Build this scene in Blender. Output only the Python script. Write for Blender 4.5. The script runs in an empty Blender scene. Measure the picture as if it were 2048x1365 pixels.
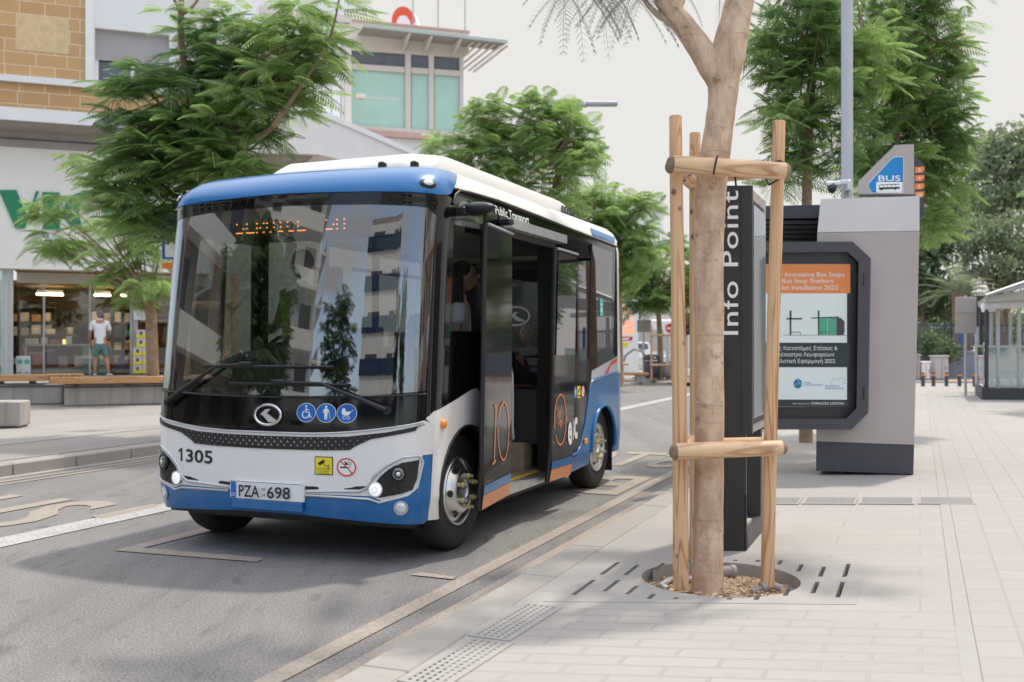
import bpy, bmesh, math, random
import numpy as np
from mathutils import Vector, Matrix, Euler
from mathutils.geometry import delaunay_2d_cdt

S = bpy.context.scene
COL = S.collection
R = math.radians

# ---------------------------------------------------------------- camera
CH = 1.5                       # eye height
FPX, CXP, HYP = 2050.0, 1024.0, 690.0
cd = bpy.data.cameras.new('camera'); cam = bpy.data.objects.new('camera', cd); COL.objects.link(cam)
cam.location = (0, 0, CH); cam.rotation_euler = (R(90), 0, 0)
cd.sensor_width = 36; cd.lens = 36 * FPX / 2048; cd.shift_y = 7.5 / 2048
cd.clip_start = .05; cd.clip_end = 2000
cd.dof.use_dof = True; cd.dof.focus_distance = 7.3; cd.dof.aperture_fstop = 2.4
S.camera = cam
TH = math.atan2(816, 2050)     # the street runs this far right of straight ahead
UX, UY = math.sin(TH), math.cos(TH)
VX, VY = math.cos(TH), -math.sin(TH)
def uv(u, v, z=0): return Vector((UX*u + VX*v, UY*u + VY*v, z))
def at(px, py, Y): return Vector(((px-CXP)/FPX*Y, Y, CH-(py-HYP)/FPX*Y))
def gnd(px, py, z=0):
    Y = (CH-z)*FPX/(py-HYP); return Vector(((px-CXP)/FPX*Y, Y, z))

# ---------------------------------------------------------------- sky, sun, exposure
SUN_EL = R(65)
sdir = Vector((.66, .71, 0)).normalized()           # the way the sun stands from here
W = bpy.data.worlds.new('World'); S.world = W; W.use_nodes = True
nt = W.node_tree; nt.nodes.clear()
def wn(t, **k):
    n = nt.nodes.new(t)
    for a, b in k.items(): setattr(n, a, b)
    return n
sky = wn('ShaderNodeTexSky', sky_type='NISHITA', sun_disc=False, sun_elevation=SUN_EL,
         sun_rotation=math.atan2(sdir.x, sdir.y), dust_density=2.0, air_density=1.0)
hs = wn('ShaderNodeHueSaturation'); hs.inputs['Saturation'].default_value = .75; hs.inputs['Value'].default_value = 2.1
nt.links.new(sky.outputs[0], hs.inputs['Color'])
tc = wn('ShaderNodeTexCoord')
dot = wn('ShaderNodeVectorMath', operation='DOT_PRODUCT'); dot.inputs[1].default_value = (sdir.x, sdir.y, .55)
nt.links.new(tc.outputs['Generated'], dot.inputs[0])
mr = wn('ShaderNodeMapRange', interpolation_type='SMOOTHSTEP')
mr.inputs[1].default_value = -.25; mr.inputs[2].default_value = .45
nt.links.new(dot.outputs['Value'], mr.inputs[0])
cm = wn('ShaderNodeMapping'); cm.inputs['Scale'].default_value = (1.6, 1.6, 3.2); cm.inputs['Location'].default_value = (3.1, .4, .2)
nt.links.new(tc.outputs['Generated'], cm.inputs[0])
cn = wn('ShaderNodeTexNoise'); cn.inputs['Scale'].default_value = 1.6; cn.inputs['Detail'].default_value = 7; cn.inputs['Roughness'].default_value = .58
nt.links.new(cm.outputs[0], cn.inputs['Vector'])
cr = wn('ShaderNodeMapRange', interpolation_type='SMOOTHSTEP'); cr.inputs[1].default_value = .50; cr.inputs[2].default_value = .64
nt.links.new(cn.outputs[0], cr.inputs[0])
mx = wn('ShaderNodeMath', operation='MAXIMUM'); nt.links.new(mr.outputs[0], mx.inputs[0]); nt.links.new(cr.outputs[0], mx.inputs[1])
mixc = wn('ShaderNodeMix', data_type='RGBA'); mixc.inputs['B'].default_value = (5.2, 5.1, 4.98, 1)
nt.links.new(mx.outputs[0], mixc.inputs['Factor']); nt.links.new(hs.outputs[0], mixc.inputs['A'])
sz = wn('ShaderNodeSeparateXYZ'); nt.links.new(tc.outputs['Generated'], sz.inputs[0])
zr = wn('ShaderNodeMapRange', interpolation_type='SMOOTHSTEP')                     # the haze is brightest high up, round the sun
zr.inputs[1].default_value = .32; zr.inputs[2].default_value = .85; zr.inputs[3].default_value = 1; zr.inputs[4].default_value = 2.3
nt.links.new(sz.outputs[2], zr.inputs[0])
zm = wn('ShaderNodeVectorMath', operation='SCALE'); nt.links.new(mixc.outputs['Result'], zm.inputs[0]); nt.links.new(zr.outputs[0], zm.inputs['Scale'])
bg = wn('ShaderNodeBackground'); bg.inputs['Strength'].default_value = .1
nt.links.new(zm.outputs[0], bg.inputs['Color'])
nt.links.new(bg.outputs[0], wn('ShaderNodeOutputWorld').inputs[0])
sl = bpy.data.lights.new('sun', 'SUN'); so = bpy.data.objects.new('sun', sl); COL.objects.link(so)
sl.energy = 2.0; sl.angle = R(2.2); sl.color = (1, .93, .84)
so.rotation_euler = Vector((-sdir.x*math.cos(SUN_EL), -sdir.y*math.cos(SUN_EL), -math.sin(SUN_EL))).to_track_quat('-Z', 'Y').to_euler()
S.view_settings.view_transform = 'Standard'; S.view_settings.look = 'None'
S.view_settings.exposure = 0.68; S.view_settings.gamma = 1
S.cycles.max_bounces = 8; S.cycles.transparent_max_bounces = 24; S.cycles.glossy_bounces = 5
S.cycles.diffuse_bounces = 5; S.cycles.use_denoising = True

# ---------------------------------------------------------------- materials
class NT:
    def __init__(s, name):
        s.m = bpy.data.materials.new(name); s.m.use_nodes = True; s.t = s.m.node_tree
        s.b = s.t.nodes['Principled BSDF']; s.out = s.t.nodes['Material Output']
    def n(s, t, ins=None, **k):
        x = s.t.nodes.new(t)
        for a, b in k.items(): setattr(x, a, b)
        for a, b in (ins or {}).items():
            if isinstance(b, bpy.types.NodeSocket): s.t.links.new(b, x.inputs[a])
            else: x.inputs[a].default_value = b
        return x
    def l(s, a, b): s.t.links.new(a, b)
    def coords(s, scale=(1,1,1), kind='Object'):
        c = s.n('ShaderNodeTexCoord'); m = s.n('ShaderNodeMapping', {'Vector': c.outputs[kind], 'Scale': scale}); return m.outputs[0]
    def noise(s, vec, scale, detail=4, rough=.55, dist=0):
        return s.n('ShaderNodeTexNoise', {'Vector': vec, 'Scale': scale, 'Detail': detail, 'Roughness': rough, 'Distortion': dist}).outputs[0]
    def ramp(s, f, lo, hi, a=0., b=1.):
        return s.n('ShaderNodeMapRange', {0: f, 1: lo, 2: hi, 3: a, 4: b}).outputs[0]
    def mix(s, f, a, b, mode='MIX'):
        x = s.n('ShaderNodeMix', data_type='RGBA', blend_type=mode)
        for k, v in (('Factor', f), ('A', a), ('B', b)):
            if isinstance(v, bpy.types.NodeSocket): s.l(v, x.inputs[k])
            else: x.inputs[k].default_value = v if k == 'Factor' else c4(v)
        return x.outputs['Result']
    def bump(s, h, strength=.3, dist=.01):
        b = s.n('ShaderNodeBump', {'Height': h, 'Strength': strength, 'Distance': dist}); s.l(b.outputs[0], s.b.inputs['Normal'])
    def col(s, c): s.l(c, s.b.inputs['Base Color'])
def c4(c): return tuple(c) if len(c) == 4 else (*c, 1)
def pbr(name, col, rough=.5, metal=0, var=.06, vs=3, coat=0, bump=0, bs=60, spec=.5):
    m = NT(name); b = m.b
    b.inputs['Roughness'].default_value = rough; b.inputs['Metallic'].default_value = metal
    b.inputs['Coat Weight'].default_value = coat; b.inputs['Coat Roughness'].default_value = .04; b.inputs['Specular IOR Level'].default_value = spec
    if var:
        v = m.coords(); f = m.noise(v, vs, 5)
        m.col(m.mix(m.ramp(f, .3, .7), tuple(x*(1-var) for x in col), tuple(min(1, x*(1+var)) for x in col)))
        if bump: m.bump(m.noise(v, bs, 3), bump, .004)
    else: b.inputs['Base Color'].default_value = c4(col)
    return m.m
def emis(name, col, st):
    m = NT(name); m.b.inputs['Base Color'].default_value = c4(col); m.b.inputs['Emission Color'].default_value = c4(col); m.b.inputs['Emission Strength'].default_value = st
    return m.m
def glassmat(name, tint, refl, rough=0.0, op=0.0, opcol=(.02,.02,.02)):
    """thin coated pane: tinted see-through, with a mirror part that grows at grazing angles"""
    m = NT(name); m.t.nodes.remove(m.b)
    tr = m.n('ShaderNodeBsdfTransparent', {'Color': c4(tint)})
    gl = m.n('ShaderNodeBsdfGlossy', {'Color': (1,1,1,1), 'Roughness': rough})
    bf = m.n('ShaderNodeNewGeometry').outputs['Backfacing']
    io = m.n('ShaderNodeMapRange', {0: bf, 3: 1.5, 4: 1/1.5})          # same glass from either side
    lw = m.n('ShaderNodeFresnel', {'IOR': io.outputs[0]})
    f = m.n('ShaderNodeMath', {0: lw.outputs[0], 1: refl}, operation='ADD', use_clamp=True)
    base = tr.outputs[0]
    if op:
        df = m.n('ShaderNodeBsdfDiffuse', {'Color': c4(opcol)})
        base = m.n('ShaderNodeMixShader', {0: op, 1: base, 2: df.outputs[0]}).outputs[0]
    x = m.n('ShaderNodeMixShader', {0: f.outputs[0], 1: base, 2: gl.outputs[0]})
    m.l(x.outputs[0], m.out.inputs[0]); return m.m
def skewvec(m, ang_row, ang_col):
    """paving axes that are not square: rows run along ang_row, columns along ang_col (angles from +X)"""
    a = (math.cos(ang_row), math.sin(ang_row)); b = (math.cos(ang_col), math.sin(ang_col))
    D = a[0]*b[1]-a[1]*b[0]
    g = m.n('ShaderNodeNewGeometry').outputs['Position']
    p = m.n('ShaderNodeVectorMath', {0: g, 1: (b[1]/D, -b[0]/D, 0)}, operation='DOT_PRODUCT').outputs['Value']
    q = m.n('ShaderNodeVectorMath', {0: g, 1: (-a[1]/D, a[0]/D, 0)}, operation='DOT_PRODUCT').outputs['Value']
    return m.n('ShaderNodeCombineXYZ', {0: p, 1: q}).outputs[0], g
ROW_A, COL_A = R(-2.2), math.pi/2-TH
def paving(name, c1, c2, mort, bw, bh, ms=.006, stain=.12, off=.5, bump=.25, rowa=ROW_A, cola=COL_A):
    m = NT(name); v, g = skewvec(m, rowa, cola)
    b = m.n('ShaderNodeTexBrick', {'Vector': v, 'Color1': c4(c1), 'Color2': c4(c2), 'Mortar': c4(mort), 'Scale': 1.0, 'Mortar Size': ms, 'Mortar Smooth': .15, 'Bias': 0., 'Brick Width': bw, 'Row Height': bh}, offset=off)
    f = m.noise(g, .9, 6, .6); f2 = m.noise(g, 22, 4, .7)
    c = m.mix(m.ramp(f, .35, .7), b.outputs[0], tuple(x*(1-stain) for x in c1))
    c = m.mix(m.ramp(f2, .35, .75, 0, .16), c, (.25,.235,.22))
    sp = m.noise(g, 5.5, 2, .5); c = m.mix(m.ramp(sp, .66, .76, 0, .30), c, (.24,.215,.19))
    gum = m.n('ShaderNodeTexVoronoi', {'Vector': g, 'Scale': 2.6}).outputs[0]; c = m.mix(m.ramp(gum, .035, .045, .30, 0), c, (.16,.15,.145))
    m.col(c); m.b.inputs['Roughness'].default_value = .75
    inv = m.n('ShaderNodeMath', {0: 1.0, 1: b.outputs[1]}, operation='SUBTRACT')
    h = m.n('ShaderNodeMath', {0: f2, 1: .25, 2: inv.outputs[0]}, operation='MULTIPLY_ADD')
    m.bump(h.outputs[0], bump, .006); return m.m
def asphalt():
    m = NT('asphalt'); g = m.n('ShaderNodeNewGeometry').outputs['Position']
    a = m.noise(g, 75, 2, .8); mp = m.n('ShaderNodeMapping', {'Vector': g, 'Rotation': (0,0,TH), 'Scale': (1.2,.35,1)}).outputs[0]
    big = m.noise(mp, .8, 6, .62); mid = m.noise(mp, 7, 4, .7)
    c = m.mix(m.ramp(big, .32, .7), (.125,.121,.121), (.18,.171,.163))
    c = m.mix(m.ramp(a, .42, .70, 0, .75), c, (.33,.315,.30))
    c = m.mix(m.ramp(a, .30, .44, .8, 0), c, (.05,.049,.052))
    c = m.mix(m.ramp(mid, .56, .70, 0, .55), c, (.075,.073,.075))
    st = m.noise(m.n('ShaderNodeMapping', {'Vector': g, 'Rotation': (0,0,TH), 'Scale': (2.2,.16,1)}).outputs[0], 1.0, 3, .6)
    c = m.mix(m.ramp(st, .52, .70, 0, .35), c, (.085,.083,.085))
    oil = m.noise(g, 1.7, 3, .5); c = m.mix(m.ramp(oil, .66, .74, 0, .5), c, (.07,.068,.068))
    m.col(c); m.b.inputs['Roughness'].default_value = .82
    m.bump(a, .5, .006); return m.m
def wood(name, axis, base=(.64,.405,.225), dark=(.34,.155,.06), sc=1., kn=.135):
    m = NT(name); s = [9*sc]*3; s[axis] = .7*sc
    v = m.coords(tuple(s))
    w = m.noise(v, 1.1, 3, .5, .8)
    gn = m.noise(v, .75, 1.5, .4, .6)                                   # contour lines of a stretched noise read as cathedral grain
    sn = m.n('ShaderNodeMath', {0: m.n('ShaderNodeMath', {0: gn, 1: 85.0}, operation='MULTIPLY').outputs[0]}, operation='SINE').outputs[0]
    c = m.mix(m.ramp(sn, .25, 1.0, 0, .78), base, dark)
    c = m.mix(m.ramp(w, .42, .75, 0, .55), c, tuple(x*1.3 for x in base))
    kv = m.coords((3.5*sc,)*3); k = m.n('ShaderNodeTexVoronoi', {'Vector': kv, 'Scale': 1.6}).outputs[0]
    c = m.mix(m.ramp(k, kn*.55, kn, .85, 0), c, (.13,.06,.03))
    fine = [70*sc]*3; fine[axis] = 3*sc
    fn = m.noise(m.coords(tuple(fine)), 1, 2)
    c = m.mix(m.ramp(fn, .55, .8, 0, .3), c, (.30,.19,.11)); m.col(c)
    m.b.inputs['Roughness'].default_value = .7; m.bump(fn, .25, .003); return m.m
def barkmat():
    m = NT('pale_bark'); v = m.coords((1,1,.55)); f = m.noise(v, 9, 6, .65); g = m.noise(m.coords((1,1,1)), 55, 3, .7)
    c = m.mix(m.ramp(f, .38, .62), (.46,.32,.22), (.68,.51,.365))
    fs_ = m.noise(m.coords((9,9,.8)), 2.2, 4, .65); c = m.mix(m.ramp(fs_, .56, .68, 0, .45), c, (.33,.235,.165))
    c = m.mix(m.ramp(m.noise(m.coords((1,1,1.3)), 7.0, 4, .7), .60, .68, 0, .7), c, (.22,.155,.115))
    rg = m.noise(m.coords((1,1,16)), 2.2, 3, .6); c = m.mix(m.ramp(rg, .60, .70, 0, .4), c, (.24,.17,.12))
    c = m.mix(m.ramp(g, .55, .75, 0, .3), c, (.25,.18,.13)); m.col(c)
    m.b.inputs['Roughness'].default_value = .85; m.bump(m.n('ShaderNodeMath', {0: f, 1: g}, operation='ADD').outputs[0], .5, .012); return m.m
def leafmat(name, a, b, cc, trans=.35, sc=.9):
    m = NT(name); gm = m.n('ShaderNodeNewGeometry')
    r = gm.outputs['Random Per Island']; f = m.noise(gm.outputs['Position'], sc*2.2, 3)
    c = m.mix(m.ramp(f, .35, .68), a, b); c = m.mix(m.ramp(r, .72, 1, 0, .7), c, cc)
    m.col(c); m.b.inputs['Roughness'].default_value = .5
    t = m.n('ShaderNodeBsdfTranslucent', {'Color': c}); x = m.n('ShaderNodeMixShader', {0: trans, 1: m.b.outputs[0], 2: t.outputs[0]})
    m.l(x.outputs[0], m.out.inputs[0]); return m.m
def stonewall():
    m = NT('ashlar_stone'); v = m.coords(); sx = m.n('ShaderNodeSeparateXYZ', {0: v})
    vv = m.n('ShaderNodeCombineXYZ', {0: sx.outputs[0], 1: sx.outputs[2]}).outputs[0]
    b = m.n('ShaderNodeTexBrick', {'Vector': vv, 'Color1': (.53,.325,.15,1), 'Color2': (.62,.40,.195,1), 'Mortar': (.80,.66,.47,1), 'Scale': 1., 'Mortar Size': .012, 'Mortar Smooth': .1, 'Brick Width': .64, 'Row Height': .36}, offset=.42, squash=1.25, squash_frequency=3)
    f = m.noise(v, 3.5, 5, .6); c = m.mix(m.ramp(f, .3, .75, 0, .35), b.outputs[0], (.46,.27,.125)); m.col(c)
    m.b.inputs['Roughness'].default_value = .85; m.bump(b.outputs[1], -.3, .02); return m.m
def stained(name, col, dark, sc=1.2, amt=.5):
    m = NT(name); f = m.noise(m.coords((5*sc,5*sc,.35*sc)), 1.2, 5, .65); g = m.noise(m.coords(), 4*sc, 5, .6)
    c = m.mix(m.ramp(f, .45, .72, 0, amt), col, dark); c = m.mix(m.ramp(g, .4, .8, 0, .25), c, dark); m.col(c)
    m.b.inputs['Roughness'].default_value = .85; m.bump(m.noise(m.coords(), 40, 3), .2, .004); return m.m
def paint(name, col, rough=.25, coat=.3):
    m = NT(name); f = m.noise(m.coords(), 2.0, 4); d = m.noise(m.coords(), 30, 4, .7)
    z = m.n('ShaderNodeSeparateXYZ', {0: m.n('ShaderNodeTexCoord').outputs['Object']}).outputs[2]
    c = m.mix(m.ramp(f, .3, .7), tuple(x*.97 for x in col), col); c = m.mix(m.ramp(d, .58, .8, 0, .07), c, (.35,.31,.26))
    sk = m.n('ShaderNodeMath', {0: m.ramp(z, .75, .25, 0, .24), 1: m.ramp(m.noise(m.coords((1,1,.6)), 9, 5, .7), .42, .75, .1, .75)}, operation='MULTIPLY').outputs[0]   # road dust on the skirt
    c = m.mix(sk, c, (.30,.27,.235)); m.col(c)
    m.b.inputs['Roughness'].default_value = rough; m.b.inputs['Coat Weight'].default_value = coat; m.b.inputs['Coat Roughness'].default_value = .03; return m.m

M = {}
M['asphalt'] = asphalt()
M['pave'] = paving('pale_stone_slabs', (.368,.348,.325), (.335,.318,.298), (.27,.252,.233), 1.15, .38, .007, .14)
M['pave_small'] = paving('small_stone_setts', (.368,.348,.325), (.33,.313,.295), (.295,.268,.248), .42, .14, .011, .14, .5, .6, R(-5))
M['pave_left'] = paving('left_pavement_slabs', (.31,.29,.265), (.28,.262,.242), (.19,.175,.16), .8, .4, .012)
M['tactile'] = paving('tactile_setts', (.352,.333,.312), (.325,.308,.29), (.265,.247,.23), .23, .27, .010, .1, 0., .2)
M['kerbstone'] = stained('kerb_granite', (.32,.298,.272), (.23,.213,.195), 2, .35)
M['slab'] = stained('cast_stone', (.335,.318,.30), (.265,.25,.235), 1.5, .3)
M['conc'] = stained('stained_concrete', (.40,.375,.34), (.19,.175,.155), 1., .7)
M['conc_light'] = stained('pale_render', (.76,.75,.735), (.64,.63,.61), .5, .3)
M['soil'] = pbr('woodchip_soil', (.40,.28,.19), .95, 0, .45, 60, 0, .8, 90)
M['yellow_line'] = None
def worn(name, col):
    m = NT(name); g = m.n('ShaderNodeNewGeometry').outputs['Position']; f = m.noise(g, 40, 3, .8); h = m.noise(g, 2.5, 4, .6)
    c = m.mix(m.ramp(f, .47, .66, 0, .75), col, (.17,.16,.15)); c = m.mix(m.ramp(h, .4, .75, 0, .45), c, (.20,.19,.18)); m.col(c); m.b.inputs['Roughness'].default_value = .8; return m.m
M['yellow_line'] = worn('worn_cream_paint', (.345,.295,.24)); M['white_line'] = worn('worn_white_paint', (.44,.43,.415))
M['white'] = paint('white_body_paint', (.80,.785,.755)); M['blue'] = paint('blue_body_paint', (.0,.128,.36))
M['pod'] = paint('pod_shade_grey', (.60,.585,.56), .35, .1); M['black_gloss'] = paint('black_gloss', (.004,.004,.0045), .06, .0); M['orange'] = paint('orange_body_paint', (.75,.26,.07), .3, .3)  # pod grey puts the shade on its white side into the colour
M['black'] = pbr('black_plastic', (.014,.014,.015), .45, 0, .1); M['rubber'] = pbr('tyre_rubber', (.022,.021,.021), .75, 0, .2, 12)
M['charcoal'] = pbr('charcoal_metal', (.055,.055,.064), .5, 0, .08, 5); M['kiosk_black'] = pbr('black_powder_coat', (.022,.020,.021), .42, 0, .06)
M['grey_metal'] = pbr('warm_grey_metal', (.405,.36,.33), .45, 0, .05, 1.5); M['light_metal'] = pbr('pale_grey_metal', (.49,.47,.45), .4, 0, .05, 1.5)
M['chrome'] = pbr('chrome', (.8,.8,.8), .12, 1, .03); M['alu'] = pbr('polished_alloy', (.78,.78,.77), .36, 1, .08, 8)
M['silver'] = pbr('silver_trim', (.62,.63,.64), .3, .55, .04); M['steel'] = pbr('galvanised_steel', (.50,.51,.52), .4, .6, .1, 4)
M['pole'] = pbr('pale_pole_paint', (.37,.375,.385), .4, .2, .05)
M['interior'] = pbr('dark_interior_trim', (.040,.041,.045), .7, 0, .15); M['interior_light'] = pbr('grey_ceiling_trim', (.26,.26,.26), .7, 0, .08)
M['seat'] = pbr('dark_seat_fabric', (.03,.035,.05), .9, 0, .2, 20); M['floorvinyl'] = pbr('tan_vinyl_floor', (.42,.33,.22), .6, 0, .12, 15)
M['yellow'] = pbr('safety_yellow', (.80,.55,.03), .45, 0, .05); M['ink'] = pbr('black_ink', (.012,.012,.014), .5, 0, 0)
M['whiteink'] = pbr('white_vinyl', (.82,.82,.80), .45, 0, 0); M['orangeink'] = pbr('orange_vinyl', (.85,.25,.05), .4, 0, 0)
M['blueink'] = pbr('blue_vinyl', (.01,.13,.47), .35, 0, 0); M['redink'] = pbr('red_vinyl', (.65,.03,.025), .4, 0, 0); M['yellowink'] = pbr('yellow_vinyl', (.80,.66,.04), .4, 0, 0)
M['tealink'] = pbr('teal_vinyl', (.10,.50,.44), .4, 0, 0); M['plate'] = pbr('plate_white', (.78,.79,.79), .3, 0, .03)
M['amber'] = pbr('amber_lens', (.9,.27,.02), .15, 0, .05, 20, .5); M['lens'] = pbr('smoked_lens', (.035,.035,.038), .06, 0, .3, 40, 1); M['lamp_on'] = emis('lit_lamp', (.80,.82,.84), .45)
M['lamp_ring'] = pbr('lamp_glass', (.75,.77,.8), .1, .4, .2, 60, .5)
M['windscreen'] = glassmat('windscreen_glass', (.55,.58,.59), .13); M['sideglass'] = glassmat('tinted_side_glass', (.10,.105,.105), .09)
M['clearglass'] = glassmat('clear_side_glass', (.93,.95,.94), .02); M['doorglass'] = glassmat('dark_door_glass', (.05,.053,.056), .15, .0, .6, (.03,.032,.036))
M['shopglass'] = glassmat('shop_glass', (.92,.92,.90), .02); M['screenglass'] = glassmat('display_glass', (.95,.96,.96), -.03); M['paleglass'] = glassmat('pale_green_glass', (.70,.80,.80), .15, .02, .35, (.50,.62,.62))
M['led'] = emis('orange_led', (1,.30,.05), 3.2)
M['wood_v'] = wood('round_timber_upright', 2); M['wood_h'] = wood('round_timber_rail', 0, (.66,.45,.27)); M['wood_end'] = pbr('timber_end_grain', (.26,.18,.125), .9, 0, .3, 30)
M['plank'] = wood('bench_timber', 0, (.50,.275,.125), (.27,.13,.05), 1, .05); M['bark'] = barkmat(); M['bark_far'] = pbr('brown_bark', (.27,.185,.12), .9, 0, .3, 6)
M['leaf_dark'] = leafmat('fern_leaf_dark', (.12,.21,.08), (.20,.33,.11), (.33,.47,.14), .55); M['leaf_light'] = leafmat('fern_leaf_light', (.28,.42,.14), (.38,.53,.19), (.20,.33,.11), .55)
M['leaf_mid'] = leafmat('fern_leaf_mid', (.19,.30,.095), (.28,.42,.13), (.38,.52,.15), .55); M['leaf_grey'] = leafmat('fern_leaf_grey', (.34,.37,.33), (.44,.46,.40), (.30,.35,.33), .7)
M['leaf_pine'] = leafmat('hazed_pine_needle', (.19,.245,.14), (.29,.34,.19), (.34,.39,.22), .45); M['leaf_olive'] = leafmat('broad_leaf', (.15,.22,.08), (.24,.31,.11), (.34,.38,.14), .45); M['leaf_bush'] = leafmat('hazed_shrub', (.10,.155,.08), (.16,.225,.11), (.22,.28,.13), .4)  # pine and shrub greens are lightened to carry distant haze in the colour
M['stone'] = stonewall(); M['patch'] = pbr('lime_patch', (.66,.50,.29), .85, 0, .12, 5); M['render_white'] = stained('white_render', (.80,.80,.80), (.70,.70,.70), .4, .25); M['render_cream'] = stained('cream_render', (.66,.62,.55), (.56,.52,.46), .4, .25)
M['fascia'] = pbr('white_fascia', (.80,.775,.735), .6, 0, .03, 2); M['soffit'] = pbr('grey_soffit', (.34,.31,.29), .7, 0, .08); M['shutter'] = pbr('roller_shutter', (.52,.49,.49), .6, 0, .04); M['green_sign'] = pbr('green_letters', (.012,.22,.095), .5, 0, .05, 6)
M['frame_white'] = pbr('white_frame', (.82,.82,.82), .5, 0, .03); M['dark_glass'] = pbr('dark_window_pane', (.10,.105,.12), .08, 0, .2, 3, .3); M['aqua'] = pbr('aqua_film', (.42,.64,.55), .35, 0, .05, 1.2, .2); M['dusty_pink'] = pbr('pinkish_trim', (.55,.36,.32), .7, 0, .08); M['taupe'] = stained('taupe_cladding', (.66,.60,.55), (.58,.53,.48), .4, .2)
M['skin'] = pbr('skin', (.50,.30,.21), .55, 0, .08, 6); M['skin_tan'] = pbr('tanned_skin', (.40,.21,.135), .55, 0, .08, 6); M['hair'] = pbr('dark_hair', (.022,.014,.010), .45, 0, .3, 30); M['greyhair'] = pbr('grey_hair', (.17,.15,.14), .7, 0, .3, 40)
M['shirt_white'] = pbr('white_cotton', (.74,.75,.78), .9, 0, .04, 5); M['shorts'] = pbr('teal_shorts', (.115,.205,.205), .9, 0, .08, 10); M['shirt_dark'] = pbr('dark_cotton', (.05,.05,.06), .9, 0, .1); M['hivis'] = pbr('hi_vis_fabric', (.50,.75,.05), .8, 0, .05); M['shoe'] = pbr('grey_shoe', (.45,.47,.5), .7, 0, .1)

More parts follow.
